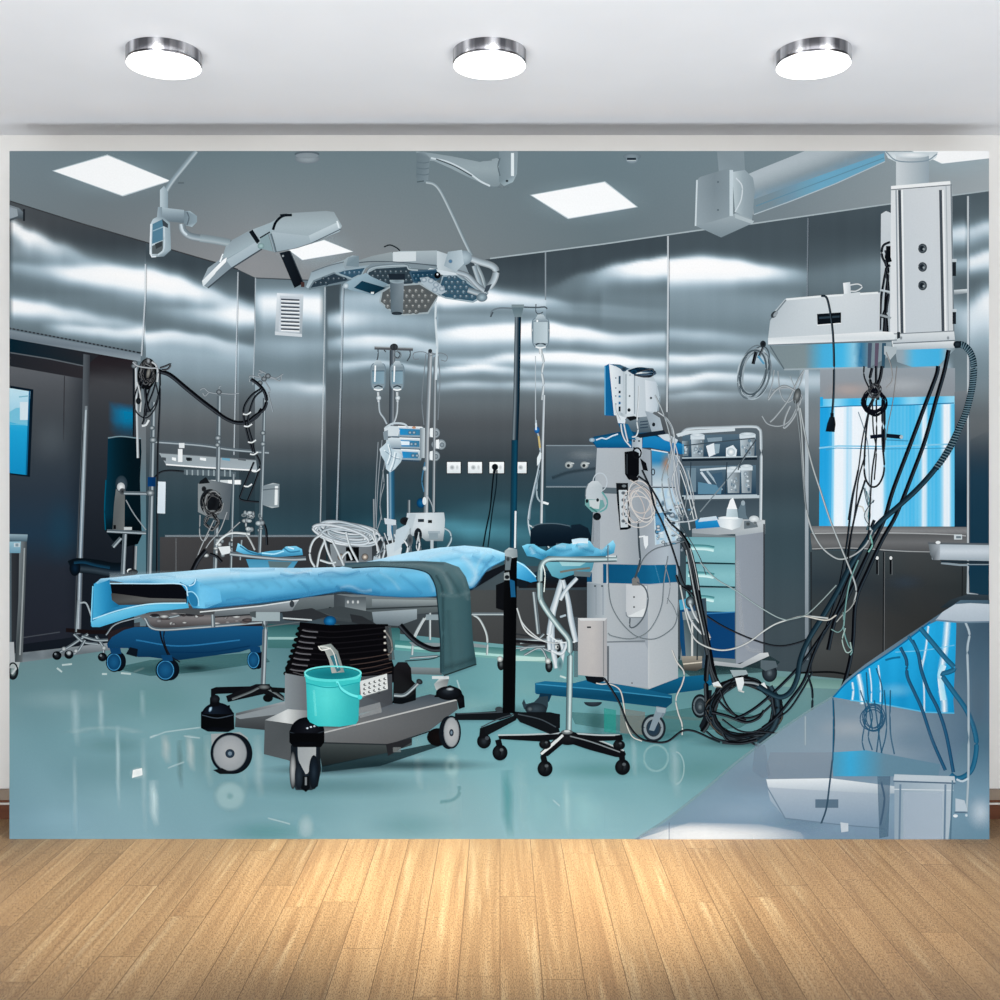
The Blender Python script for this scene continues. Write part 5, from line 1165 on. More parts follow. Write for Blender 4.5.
w2.line([(297, 746), (298, 760), (304, 772), (306, 776), (310, 771), (316, 760), (317, 746)], 1.4, (24, 34, 44)); w2.poly([(303, 776), (309, 776), (310, 788), (306, 792), (301, 788)], (10, 14, 18)); w2.line([(306, 777), (306, 785)], 2, (120, 128, 134)); w2.ell(314, 772, 5, 17, [(34, 46, 58), (20, 30, 40), (14, 20, 26)]); w2.ell(299, 776, 4, 13, [(40, 50, 60), (20, 28, 36)])
w2.poly([(289.5, 731), (293, 726), (322, 726), (324.5, 730), (324.5, 742), (321, 747), (294, 747), (289.5, 742)], hg(289, 325, (4, 5, 8), (18, 22, 28), (8, 10, 14), (6, 7, 9))); w2.ell(307.5, 731, 17, 14, [(22, 26, 34), (14, 16, 22), (6, 8, 12)], off=(4, -4)); w2.line([(290, 732), (307, 736), (324, 731)], .9, (40, 48, 56)); w2.poly([(290, 733), (324, 733), (324, 742), (290, 742)], hg(289, 325, (6, 7, 9), (14, 17, 22), (6, 7, 9)))
for x, y in ((307.5, 728), (311, 726.8), (314.5, 726)): w2.ell(x, y, 1.1, .9, (200, 214, 226))
w3 = ot.sub('printed_caster_wheel', 'grey disc wheel with black hood at the right corner of the base')
w3.ell(438, 737, 11, 9, [(18, 14, 14), (10, 10, 12)]); disc_wheel(w3, 451.5, 732, 9.5, 16.5, 2, -3)
w3.poly([(434, 697), (440, 689), (450, 685), (458, 688), (464, 696), (465, 707), (459, 709), (457, 700), (448, 697)], (10, 12, 16)); w3.ell(449, 693, 13, 7, [(40, 48, 56), (16, 20, 26), (8, 10, 12)], off=(-2, -3)); w3.ell(450, 689, 4, 1.6, [(180, 192, 200), (50, 60, 68)]); w3.ell(460, 700, 3, 2.6, (14, 16, 20))
# bucket
# drape over the head section
dp = ot.sub('printed_blue_drape', 'light blue paper drape over the tabletop')
dp.poly([(92, 598), (94, 585), (100, 579), (110, 577.5), (150, 579), (185, 582), (190, 590), (188, 605), (150, 611), (120, 620), (100, 627), (91, 626)], (36, 116, 170))
dp.poly([(110, 581), (150, 584), (180, 584), (187, 590), (187, 603), (160, 601), (112, 594)], (10, 12, 18)); dp.poly([(112, 593), (150, 598), (186, 599), (187, 604), (120, 605), (104, 603)], vg(593, 605, (60, 60, 60), (96, 98, 98), (56, 58, 60))); dp.poly([(99, 602), (116, 603), (116, 606), (102, 605)], (170, 172, 170))
dp.poly([(94, 584), (101, 579), (110, 582), (112, 600), (120, 606), (112, 608), (93, 620)], grad((94, 600), (118, 600), (70, 164, 214), (40, 130, 186), (24, 96, 146)), sub=7)
dp.poly([(91, 622), (100, 617), (130, 608), (160, 603), (188, 603), (189, 608), (150, 612), (125, 619), (100, 627), (92, 627)], grad((100, 615), (104, 627), (120, 200, 236), (70, 160, 210))); dp.line([(93, 619), (120, 610), (150, 604), (186, 603)], 1.2, (176, 226, 246)); dp.line([(93, 586), (92, 605), (91.5, 622)], 1.2, (130, 204, 238))
TOP = [(96, 583), (101, 578.5), (112, 577.5), (140, 574.5), (180, 571.5), (220, 568), (270, 567.5), (300, 568), (340, 567), (375, 560), (405, 553), (440, 547.5), (465, 545.5), (490, 548), (505, 553)]
EDG = [(505, 560), (488, 569), (478, 582), (472, 588), (455, 590), (436, 596), (420, 597), (400, 597), (370, 595), (345, 591), (330, 593), (300, 598), (260, 603), (230, 606), (205, 608.5), (193, 608), (189, 602), (187, 592), (183, 584), (150, 583.5), (125, 583), (110, 579.5), (98, 584)]
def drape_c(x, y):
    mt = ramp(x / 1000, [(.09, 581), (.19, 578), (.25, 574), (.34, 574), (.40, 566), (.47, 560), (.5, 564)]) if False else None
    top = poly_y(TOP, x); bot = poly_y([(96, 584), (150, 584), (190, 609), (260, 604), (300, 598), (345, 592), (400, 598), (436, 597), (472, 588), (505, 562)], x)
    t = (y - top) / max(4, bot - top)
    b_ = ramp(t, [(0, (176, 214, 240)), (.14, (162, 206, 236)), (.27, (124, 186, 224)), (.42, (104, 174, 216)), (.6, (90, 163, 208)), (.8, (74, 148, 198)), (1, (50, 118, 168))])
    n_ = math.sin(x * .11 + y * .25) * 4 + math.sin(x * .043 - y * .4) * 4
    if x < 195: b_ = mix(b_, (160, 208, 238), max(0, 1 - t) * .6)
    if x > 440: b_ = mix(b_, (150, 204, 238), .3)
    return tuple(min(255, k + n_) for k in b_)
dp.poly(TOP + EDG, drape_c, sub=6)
# tube-like fold at the head end
dp.poly([(180, 582), (189, 586), (196, 580), (205, 585), (220, 590), (222, 602), (205, 608.6), (194, 608), (189, 602), (187, 592)], lambda x, y: ramp((x - 186) / 32, [(0, (60, 140, 196)), (.25, (50, 132, 190)), (.45, (110, 184, 228)), (1, (96, 172, 222))]), sub=5)
dp.poly([(188, 590), (194, 593), (198, 600), (197, 606), (192, 605), (189, 598)], (36, 108, 160), curve=True); dp.line([(180, 582), (186, 586), (190, 586), (197, 579)], 1, (50, 120, 170)); dp.line([(189, 586), (194, 584), (196, 579)], 1, (190, 226, 244)); dp.line([(187, 592), (193, 592), (198, 598), (199, 606)], 1.1, (150, 208, 238))
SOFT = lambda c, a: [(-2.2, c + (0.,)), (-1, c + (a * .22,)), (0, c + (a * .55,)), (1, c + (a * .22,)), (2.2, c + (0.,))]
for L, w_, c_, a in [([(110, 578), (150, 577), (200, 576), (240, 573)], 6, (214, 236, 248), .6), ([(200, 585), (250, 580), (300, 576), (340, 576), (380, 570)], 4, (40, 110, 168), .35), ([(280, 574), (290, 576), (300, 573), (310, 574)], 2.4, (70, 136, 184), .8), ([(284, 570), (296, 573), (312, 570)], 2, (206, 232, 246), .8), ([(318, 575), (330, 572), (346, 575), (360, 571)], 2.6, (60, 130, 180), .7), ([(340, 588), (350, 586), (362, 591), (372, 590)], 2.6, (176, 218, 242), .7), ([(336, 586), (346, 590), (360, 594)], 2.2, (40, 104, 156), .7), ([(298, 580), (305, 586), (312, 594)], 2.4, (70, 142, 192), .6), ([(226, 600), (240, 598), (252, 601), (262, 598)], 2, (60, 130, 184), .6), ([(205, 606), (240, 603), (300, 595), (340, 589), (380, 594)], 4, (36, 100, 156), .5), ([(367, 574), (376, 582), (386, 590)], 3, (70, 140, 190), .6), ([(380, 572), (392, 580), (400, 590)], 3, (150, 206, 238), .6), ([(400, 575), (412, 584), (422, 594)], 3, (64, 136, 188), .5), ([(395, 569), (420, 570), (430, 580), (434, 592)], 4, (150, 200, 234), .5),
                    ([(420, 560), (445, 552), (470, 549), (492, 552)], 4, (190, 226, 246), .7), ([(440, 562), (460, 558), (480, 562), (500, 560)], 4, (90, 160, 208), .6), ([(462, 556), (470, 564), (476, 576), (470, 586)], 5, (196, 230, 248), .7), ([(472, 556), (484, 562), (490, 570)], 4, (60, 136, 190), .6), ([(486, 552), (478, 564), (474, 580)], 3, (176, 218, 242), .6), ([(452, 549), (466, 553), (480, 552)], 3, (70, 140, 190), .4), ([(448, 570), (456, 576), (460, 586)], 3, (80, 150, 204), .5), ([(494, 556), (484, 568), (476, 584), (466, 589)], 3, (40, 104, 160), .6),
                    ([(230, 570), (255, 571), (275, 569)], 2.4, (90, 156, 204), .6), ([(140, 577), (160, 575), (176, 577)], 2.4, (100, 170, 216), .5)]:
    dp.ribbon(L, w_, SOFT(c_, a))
for k in range(8): dp.ribbon([(230 + k * 14, 578 + (k % 3)), (240 + k * 14, 588)], 3, SOFT((60, 132, 186), .22))
dp.line(EDG[:16], 1, (30, 90, 140, .6)); dp.line([(110, 583.4), (150, 583.6), (183, 584.5), (188, 596)], 1.2, (180, 220, 242))
dp.poly([(345, 563), (380, 561), (410, 562), (430, 566), (360, 567), (345, 567)], (60, 86, 98))
# drape piece beyond the black column
d2 = ot.sub('printed_blue_drape', 'blue drape corner at the foot end beyond the black column')
d2.poly([(515, 560), (524, 564), (534, 574), (537, 581), (528, 583), (516, 579)], grad((515, 562), (530, 582), (110, 184, 226), (66, 150, 204), (40, 120, 176)), sub=6); d2.line([(516, 561), (526, 567), (536, 577)], 1.2, (170, 216, 240)); d2.poly([(516, 578), (530, 582), (526, 588), (516, 586)], (16, 24, 32))
# green-grey sheet
gs = ot.sub('printed_green_sheet', 'dark grey-green cloth sheet hanging over the table side')
gs.poly([(340, 566), (380, 561.5), (420, 561), (445, 562), (459, 567), (466, 577), (470, 590), (473, 640), (476.5, 664), (444, 675.5), (440, 672), (440, 640), (437, 600), (435, 585), (428, 573), (410, 568), (380, 566.5), (352, 568)],
        lambda x, y: mix(ramp((x - 432) / 42 + (y - 600) * -.0004, [(0, (38, 66, 74)), (.15, (54, 84, 92)), (.5, (60, 90, 97)), (.8, (52, 82, 90)), (1, (40, 68, 76))]), (88, 112, 120), max(0, min(1, (590 - y) / 26)) * .75), sub=6)
for L, w_, c_, a in [([(380, 564), (420, 565), (440, 570), (448, 582), (452, 594)], 4, (120, 142, 148), .7), ([(436, 575), (442, 588), (443, 610), (443, 672)], 2.4, (28, 52, 60), .8), ([(455, 568), (463, 580), (468, 600)], 4, (110, 134, 140), .5), ([(440, 594), (455, 596), (470, 592)], 3, (110, 136, 142), .5), ([(446, 572), (456, 586), (460, 596)], 3, (40, 66, 74), .5), ([(390, 562), (420, 562), (444, 564)], 2, (30, 46, 54), .5), ([(458, 620), (461, 650), (462, 668)], 6, (70, 100, 108), .4), ([(448, 610), (450, 640), (452, 670)], 5, (46, 74, 82), .4), ([(444, 668), (460, 664), (476, 658)], 5, (30, 48, 52), .6)]:
    gs.ribbon(L, w_, SOFT(c_, a))
gs.line([(352, 568), (380, 566.7), (410, 568.3), (428, 573.3), (435, 585), (437.4, 600), (440.5, 640), (441, 673)], 1.1, (24, 42, 50)); gs.line([(444, 675.5), (476.5, 664)], 1.4, (30, 46, 48), curve=False)
# bucket standing on base
bk = item('printed_bucket', 'turquoise plastic bucket with a crumpled wrapper in it, standing on the table base')
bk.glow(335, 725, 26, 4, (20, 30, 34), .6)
bk.poly([(306, 676), (360.5, 676), (358.5, 720), (356, 724), (340, 726.5), (318, 726), (310, 722), (307.5, 718)], lambda x, y: mix(hg(305, 361, (50, 178, 184), (78, 204, 206), (88, 212, 212), (74, 198, 200), (56, 176, 181), (48, 162, 168))(x, y), (40, 170, 178), max(0, min(1, (y - 700) / 26)) * .45), sub=6)
bk.ell(333, 674.5, 28.5, 7, [(20, 110, 120), (24, 120, 130), (30, 140, 148)])
wr = bk.sub('printed_wrapper', 'translucent crumpled plastic wrapper')
wr.poly([(318.5, 646), (331, 643.5), (338, 651), (344.5, 672), (332, 673), (329, 660), (325, 651)], lambda x, y: ramp((x - 318 - (y - 644) * .45) / 16, [(0, (176, 180, 176)), (.5, (150, 158, 156)), (1, (120, 130, 130))]), sub=4); wr.poly([(330, 656), (336, 654), (341, 670), (337, 672)], (50, 110, 124)); wr.line([(320, 646), (332, 650), (338, 668)], 1, (214, 218, 214)); wr.line([(318.5, 646), (322, 650), (331, 648)], 1.2, (230, 232, 228))
bk.ring(333, 674, 28, 6.6, 3, (90, 216, 216), a0=8, a1=172); bk.ring(333, 673, 28, 6.8, 1.6, (118, 226, 226), a0=150, a1=385)
bk.poly([(305, 675), (309, 680), (330, 682), (358, 679), (361.5, 674), (360.5, 682), (345, 686.5), (320, 686), (306, 682)], (60, 192, 194)); bk.line([(306, 683), (330, 687.5), (360, 682)], 1, (30, 160, 168))
bk.line([(337, 681), (341, 688), (350, 694), (360, 697)], 2.4, (110, 230, 232)); bk.line([(337.5, 683), (341, 690), (350, 696), (360, 699)], .9, (34, 160, 168)); bk.ell(360, 697, 2.4, 2.4, (70, 210, 214)); bk.seg(314, 690, 316, 716, 2.4, (120, 238, 236, .45))
# ================================================================ print: surgical lamps and arms
WG = (176, 192, 200)
# ---- wall tablet / handle arm top-left
la = item('printed_ceiling_arm', 'thin pale ceiling arm with a framed handle, left of the tilted lamp head')
la.tube([(196, 151), (184, 166), (172, 181), (165, 193), (163, 206)], 5.4, (150, 170, 180), hi=.35, lo=-.25); la.line([(178, 183), (184, 183)], 1, (80, 92, 98))
la.poly([(160, 190), (164, 186), (168, 192), (168, 208), (160, 208)], hg(160, 168, (190, 206, 214), (140, 160, 170)))
la.poly([(158, 207), (184, 210), (186, 222), (183, 223), (158, 220)], vg(207, 222, (176, 194, 203), (140, 158, 168), (104, 120, 130)), sub=6); la.poly([(184, 211), (190, 211), (197, 216), (197, 222), (192, 227), (184, 225)], hg(184, 197, (120, 138, 148), (180, 198, 206), (140, 160, 170)))
la.line([(187, 212), (189, 218), (187, 225)], 1.2, (90, 104, 114)); la.tube([(182, 224), (183, 230), (190, 236), (206, 239), (222, 242), (232, 244)], 7, (146, 164, 174), hi=.3, lo=-.3); la.line([(181, 224), (183, 231), (187, 235)], 2, (206, 220, 228))
hf = la.sub('printed_handle_frame', 'white framed handle with small blue screen')
hf.poly([(158, 207), (162, 207), (162, 216), (170, 223), (171, 250), (164, 256.5), (154, 257), (149.5, 254), (150.5, 224), (153, 219), (157, 217)], hg(150, 171, (200, 216, 224), (160, 178, 188), (112, 130, 140), (150, 170, 180)))
hf.poly([(152.6, 224), (163, 219), (163, 240), (152, 244)], (84, 124, 150)); hf.seg(153, 231, 163, 227, 1, (150, 180, 196)); hf.poly([(152, 246), (163, 241), (163, 250), (158, 254), (152, 254)], (90, 100, 104)); hf.poly([(155, 244), (162, 241), (162, 246), (156, 249)], (56, 64, 68)); hf.line([(151, 224), (150.6, 254), (156, 256.5)], 1.4, (226, 236, 242)); hf.line([(164, 222), (164, 248), (158, 255)], 1.6, (196, 212, 220)); hf.poly([(162, 219), (168, 224), (168, 228), (163, 226)], (60, 70, 78))

# ---- tilted lamp head (left)
tl = item('printed_surgical_lamp', 'tilted grey surgical lamp head seen from behind with black straps')
tl.tube([(200, 238), (214, 240), (230, 243)], 8, (150, 168, 176), hi=.2, lo=-.2)
tl.poly([(202, 281), (208, 268), (222, 258), (226, 246), (236, 238), (251, 230), (262, 226), (272, 222), (284, 214), (292, 213), (326, 211), (334, 212), (342, 226), (339, 232), (316, 241), (296, 248), (275, 252), (262, 249), (252, 252), (232, 267), (208, 288), (204, 286)],
        lambda x, y: mix(ramp((y - 212) / 50, [(0, (150, 164, 170)), (.3, (166, 182, 189)), (.7, (150, 166, 174)), (1, (132, 148, 158))]), (196, 210, 216), max(0, min(1, (230 - x) / 30)) * .4), sub=7)
tl.poly([(202, 281), (223, 260), (227, 257), (226, 262), (216, 272), (207, 288), (203, 286)], grad((208, 270), (212, 284), (250, 252, 254), (210, 222, 228))); tl.line([(223, 254), (220, 262)], 1.6, (240, 246, 250))
tl.poly([(226, 262), (229, 270), (208, 288), (204, 286)], (134, 150, 160)); tl.poly([(226, 260), (256, 242), (262, 249), (232, 268)], grad((236, 250), (244, 264), (180, 196, 204), (156, 174, 184)))
tl.poly([(232, 240), (250, 231), (256, 242), (228, 258), (222, 257)], grad((234, 238), (242, 254), (140, 156, 164), (166, 184, 192))); tl.line([(208, 288), (232, 268), (262, 249)], 1.4, (64, 74, 82), curve=False)
tl.poly([(256, 229), (276, 221), (284, 214), (274, 226), (271, 233), (262, 237)], (158, 176, 184)); tl.poly([(260, 238), (271, 233), (275, 252), (262, 249)], (136, 160, 166)); tl.line([(260, 238), (270, 232)], 1.4, (40, 50, 56))
tl.poly([(249, 232), (252.5, 229.5), (260, 241), (257, 244)], (16, 22, 28)); tl.line([(273, 230), (276, 222), (283, 216), (292, 215)], 2.6, (14, 20, 26)); tl.line([(280, 215), (287, 214.4)], 1.4, (20, 28, 34))
tl.poly([(308, 236), (338, 222), (341, 227), (340, 231), (311, 243)], grad((322, 228), (326, 238), (196, 210, 216), (160, 178, 187))); tl.line([(275, 252), (296, 248), (312, 243), (341, 229)], 1, (84, 96, 104), curve=False); tl.line([(337, 221), (339, 228)], 1.6, (226, 236, 240))
tl.poly([(272, 232), (309, 236), (311, 243), (296, 248), (275, 252)], vg(232, 252, (172, 188, 196), (150, 168, 177)), sub=8); tl.tube([(270, 234), (273, 244), (275, 252)], 3.6, (120, 140, 150), hi=.3); tl.ell(261, 246, 3.4, 3, [(170, 200, 200), (110, 140, 144)])
tl.poly([(279.5, 253), (290, 250.5), (304, 283), (294.5, 288)], hg(280, 304, (24, 32, 40), (12, 16, 22))); tl.line([(290, 251), (303.5, 283)], 1, (50, 62, 70), curve=False); tl.ell(283, 256, 1.1, 1.1, (150, 160, 166)); tl.rect(301, 282, 304.5, 287, (70, 50, 48))

# ---- main lamp
ml = item('printed_surgical_lamp', 'large surgical lamp with hexagonal light pods and a looped handle, above the operating table')
# arm from ceiling
am = ml.sub('printed_lamp_arm', 'pale jointed ceiling arm')
am.poly([(416, 151), (430, 153), (450, 156), (480, 162), (497, 158), (500, 160), (500, 184), (498, 187), (488, 186), (470, 178), (450, 168), (434, 161), (418, 160)], vg(151, 187, (140, 156, 163), (152, 168, 174), (126, 142, 149)), sub=7)
am.line([(431, 158), (448, 162), (466, 171), (480, 181), (490, 186)], 1.8, (206, 218, 224)); am.line([(436, 159), (454, 166), (472, 176)], 1.2, (60, 74, 82)); am.line([(462, 151), (480, 160), (492, 160)], 1, (108, 124, 132))
am.poly([(499, 151), (518, 151), (517, 174), (513, 182), (504, 186), (499, 182)], hg(499, 518, (120, 138, 146), (150, 168, 176), (200, 216, 222), (160, 180, 188), (136, 152, 160))); am.rect(511, 153, 514, 176, (226, 236, 240)); am.line([(500, 158), (498, 166), (500, 176)], 1.2, (96, 110, 118)); am.ell(507, 181, 1.4, 1.2, (50, 60, 66)); am.ell(502, 187, 8, 1.6, [(110, 124, 132), (130, 144, 150, 0.)])
am.poly([(416.5, 153), (424, 151.5), (430, 158), (428, 182), (418, 183), (416, 176)], hg(416, 430, (104, 120, 128), (140, 156, 164), (120, 136, 144))); am.line([(417, 182), (424, 181)], 1.4, (80, 94, 100)); 
for y in (162, 168, 174): am.line([(417, y), (424, y + 1), (429, y)], .9, (96, 112, 120))
am.tube([(426, 182), (434, 184), (441, 192), (452, 214), (464, 240), (474, 260), (482, 276), (485, 288)], 3.6, (150, 168, 176), hi=.4, lo=-.3)
# body top
bd = ml.sub('printed_lamp_body', 'pale grey lamp housing')
bd.poly([(306, 287), (311, 272), (320, 268), (344, 260), (348, 257), (357, 256), (360, 262), (375, 258), (400, 251), (438, 251), (447, 254), (462, 251), (464, 262), (470, 276), (478, 290), (484, 296), (476, 300), (458, 275), (420, 268), (372, 267), (340, 274), (310, 290)], vg(250, 290, (168, 184, 190), (140, 156, 164), (110, 126, 136)), sub=7)
bd.poly([(354, 262), (372, 256), (392, 252), (393, 262), (360, 266)], vg(252, 266, (150, 162, 166), (132, 146, 152))); bd.poly([(393, 252), (416, 251.5), (416, 261), (393, 262)], (208, 218, 222)); bd.poly([(416, 251), (437, 250.5), (437, 263), (416, 264)], vg(250, 264, (170, 184, 190), (146, 160, 168))); bd.poly([(437, 251), (447, 254), (458, 262), (458, 274), (437, 270)], hg(437, 458, (196, 208, 214), (160, 176, 184)))
bd.poly([(366, 268), (372, 263), (436, 264), (438, 270), (400, 268)], (126, 142, 150)); bd.line([(356, 263), (372, 261.6), (394, 262), (420, 264), (437, 266)], 1.1, (80, 92, 100)); bd.line([(384, 247), (390, 245), (397, 248), (400, 251)], 1.3, (20, 26, 32)); bd.poly([(430, 268), (458, 273.5), (458, 278), (438, 274), (424, 273)], (206, 218, 224))
bd.poly([(306, 287), (312, 272), (342, 263), (346, 270), (330, 275), (314, 280), (309, 289)], grad((318, 268), (322, 284), (140, 158, 168), (176, 194, 203))); bd.poly([(348, 258), (352, 255.5), (359, 256), (359, 267), (346, 266)], hg(346, 360, (120, 140, 150), (180, 196, 204), (110, 130, 140)))
bd.line([(312, 272), (328, 266), (344, 262)], 1, (100, 112, 120))
# pods: dark glass with small lenses
def pod(lb, pts, dark, rim, lens, seed, dens=1.0, warm=False):
    lens = mix(dark, lens, .62)
    q = ml.sub('printed_lamp_pod', lb)
    q.poly(pts, dark)
    q.line(pts + [pts[0]], 1.6, rim, curve=False)
    r = random.Random(seed)
    xs0 = min(p[0] for p in pts); xs1 = max(p[0] for p in pts); ys0 = min(p[1] for p in pts); ys1 = max(p[1] for p in pts)
    def inside(x, y):
        c = False; n = len(pts)
        for i in range(n):
            (x1, y1), (x2, y2) = pts[i], pts[(i + 1) % n]
            if (y1 > y) != (y2 > y) and x < (x2 - x1) * (y - y1) / (y2 - y1) + x1: c = not c
        return c
    st = 7.2 / dens; k = 0; y = ys0 + 2
    while y < ys1 - 1:
        x = xs0 + 2 + (k % 2) * st / 2
        while x < xs1 - 1:
            if all(inside(x + a, y + b) for a, b in ((-2.4, 0), (2.4, 0), (0, -2), (0, 2))):
                v = r.uniform(-.15, .15)
                q.ell(x, y, st * .48, st * .42, [sh(lens, v), sh(lens, v - .06), sh(lens, -.35), mix(dark, lens, .15)], off=(-.5, .6)); q.ell(x - .5, y - .9, st * .16, st * .12, sh(lens, .3)); q.ell(x + .6, y + .7, st * .14, st * .1, mix(dark, lens, .2))
            x += st
        y += st * .82; k += 1
    return q
pod('dark left pod of the large lamp', [(309, 289), (314, 281), (334, 273), (342, 276), (352, 281), (330, 285)], (44, 60, 72), (110, 128, 138), (66, 86, 100), 1, 1.4)
pod('narrow pod behind the small screen', [(336, 273), (344, 270), (366, 267), (362, 274), (352, 279)], (50, 80, 104), (150, 170, 180), (110, 146, 172), 2, 1.5)
pod('middle pod of the large lamp behind the handle', [(368, 272), (376, 268), (408, 266), (414, 272), (418, 280), (410, 286), (386, 285), (366, 278)], (46, 62, 72), (150, 168, 176), (92, 112, 124), 3, 1.4)
pod('blue-tinted centre pod', [(410, 272), (436, 270), (440, 278), (424, 284), (414, 282)], (30, 62, 84), (60, 90, 110), (60, 104, 132), 6, 1.6)
pod('right pod with blue and white lenses', [(443, 276), (458, 276), (478, 290), (484, 296), (473, 302), (446, 298), (436, 294)], (50, 84, 104), (150, 170, 180), (128, 154, 170), 4, 1.25)
pod('lowest hexagonal pod full of round lenses', [(380, 302), (382, 292), (392, 286), (404, 285), (420, 284), (438, 295), (436, 300), (428, 313), (404, 315), (390, 310)], (84, 90, 92), (160, 174, 180), (160, 165, 164), 5, 1.15, True)
q = ml.sub('printed_lamp_trim', 'pale rims and joints between the pods')
for L in ([(366, 279), (372, 268), (404, 265), (409, 269), (418, 270)], [(418, 283), (424, 284), (440, 296)], [(462, 274), (478, 288), (488, 294)], [(345, 288), (358, 280), (368, 274)]): q.tube(L, 2.4, (150, 170, 180))
q = ml.sub('printed_pod_joint'); q.poly([(420, 278), (428, 277), (440, 284), (446, 292), (441, 295), (430, 290), (422, 284)], (170, 186, 196)); 
for x, y in ((424, 280), (431, 281), (436, 285), (442, 289), (435, 290)): q.ell(x, y, 3, 2.6, [(200, 212, 220), (120, 140, 154)])
q.ell(437.5, 275.5, 3.2, 3.4, [(30, 36, 42), (8, 10, 14), (8, 10, 14)]); q.ell(437.5, 274.5, 1, 1, (220, 226, 230)); pass
q = ml.sub('printed_handle_end'); q.tube([(468, 290), (480, 294), (486, 297)], 6, (150, 168, 178)); q.ell(482, 297.5, 5.4, 4.4, [(170, 190, 200), (130, 150, 160), (96, 112, 122)])
sc = ml.sub('printed_lamp_screen', 'small dark screen in a pale frame on the lamp')
sc.poly([(343, 286), (345, 283), (366, 273), (372, 277), (388, 284), (380, 290), (374, 295.5), (350, 290)], grad((356, 278), (366, 296), (150, 176, 190), (120, 146, 160))); sc.poly([(354, 288), (362, 281), (386, 288), (374, 294.5)], grad((356, 284), (376, 294), (20, 60, 80), (14, 40, 54))); sc.ell(346, 286, 3, 3, [(220, 230, 236), (140, 160, 170)]); sc.rect(371, 292, 374, 294, (220, 230, 232))
hd = ml.sub('printed_lamp_handle', 'cylindrical chrome sterile handle'); hd.poly([(390, 281), (404, 281), (403, 313), (401, 315), (393, 315), (391, 312)], hg(390, 404, (80, 96, 106), (110, 128, 138), (214, 226, 232), (120, 136, 146), (70, 84, 94), (130, 144, 152))); hd.ell(397, 281, 7.4, 2.6, [(110, 128, 138), (150, 168, 176)]); hd.poly([(388, 274), (405, 274), (405, 280), (390, 280)], (30, 40, 50)); hd.ell(397, 313.5, 5.4, 1.6, [(50, 60, 68), (30, 38, 46)])
lp = ml.sub('printed_loop_handle', 'thick white looped grab handle')
lp.tube([(461, 258), (468, 258), (480, 262), (492, 266), (496, 271), (494, 280), (489, 288)], 7, (176, 192, 201), hi=.3, lo=-.35); lp.tube([(474, 266), (478, 278), (482, 288), (484, 292)], 5, (156, 174, 184), hi=.3, lo=-.3); lp.tube([(457, 272), (468, 276), (478, 286), (486, 292)], 5, (166, 182, 192), hi=.3)
lp.ell(464, 258, 8, 7.4, [(176, 194, 203), (160, 178, 188), (130, 148, 158)]); lp.poly([(448, 252), (462, 250), (464, 264), (456, 272), (444, 266)], hg(444, 464, (150, 168, 178), (186, 202, 210))); lp.ell(450.5, 261.5, 2, 2, [(50, 110, 160), (110, 130, 146)])
lp.line([(436, 302), (435.5, 320), (437, 345), (436, 380)], 2, (206, 218, 224))
lp.poly([(486, 286), (492, 284), (488, 292), (484, 292)], (60, 72, 82))

# ---- right ceiling pendant
pe = item('printed_ceiling_pendant', 'large white ceiling pendant with a tall column, shelf and beam at the top right')
bm = pe.sub('printed_pendant_beam', 'long pale beam running along the ceiling')
bm.poly([(739, 178), (760, 169), (805, 151), (886, 151), (885, 162), (836, 184), (790, 202), (754, 215), (740, 208)], lambda x, y: ramp((y - (202 - (x - 740) * .36)) / 26 + .75, [(0, (176, 188, 195)), (.3, (160, 173, 180)), (.55, (136, 152, 160)), (.8, (120, 150, 168)), (1, (150, 160, 166))]), sub=8)
bm.poly([(752, 200), (790, 186), (884, 153), (885, 162), (836, 184), (790, 202), (754, 214)], lambda x, y: mix((120, 140, 150), (104, 172, 214), max(0, min(1, (x - 770) / 50)) * .7), sub=7); bm.line([(754, 214.5), (790, 201.5), (836, 183.5), (885, 161.5)], 1, (176, 190, 198), curve=False); bm.line([(756, 206), (836, 176), (884, 158)], .9, (96, 136, 160), curve=False)
jt = pe.sub('printed_pendant_joint', 'pale square joint box hanging from the ceiling')
jt.poly([(717, 151), (744, 151), (745, 172), (719, 174)], hg(717, 745, (130, 146, 154), (160, 176, 184), (196, 210, 216), (150, 168, 176), (130, 146, 154))); 
jt.poly([(745, 170), (753, 178), (755, 190), (752, 220), (735, 212), (732, 172)], hg(732, 755, (190, 204, 210), (150, 166, 174), (136, 152, 160)), sub=8); jt.line([(736, 178), (742, 186), (741, 200), (735, 212)], 1.2, (206, 216, 222)); jt.line([(733, 216), (745, 220), (753, 221)], 2, (30, 36, 42))
jt.poly([(697, 180), (700, 177), (729, 168), (732, 171), (732, 214), (728, 218), (700, 226), (696, 226)], lambda x, y: mix(hg(697, 732, (140, 155, 163), (124, 139, 147), (134, 150, 158))(x, y), (160, 174, 181), max(0, min(1, (y - 190) / 40)) * .4), sub=7)
jt.poly([(696, 226), (728, 217), (736, 213), (752, 219), (753, 223), (721, 237.5)], vg(213, 237, (160, 174, 181), (124, 140, 148)), sub=8); jt.line([(697, 180), (695.5, 226)], 1.6, (206, 218, 224), curve=False); jt.rect(729.5, 170, 733, 216, (196, 210, 217))
for x, y in ((718, 182), (718, 210)): jt.ell(x, y, 1, 1, (90, 104, 112))
jt.poly([(735, 214), (754, 221), (752, 224), (735, 218)], (176, 190, 196))
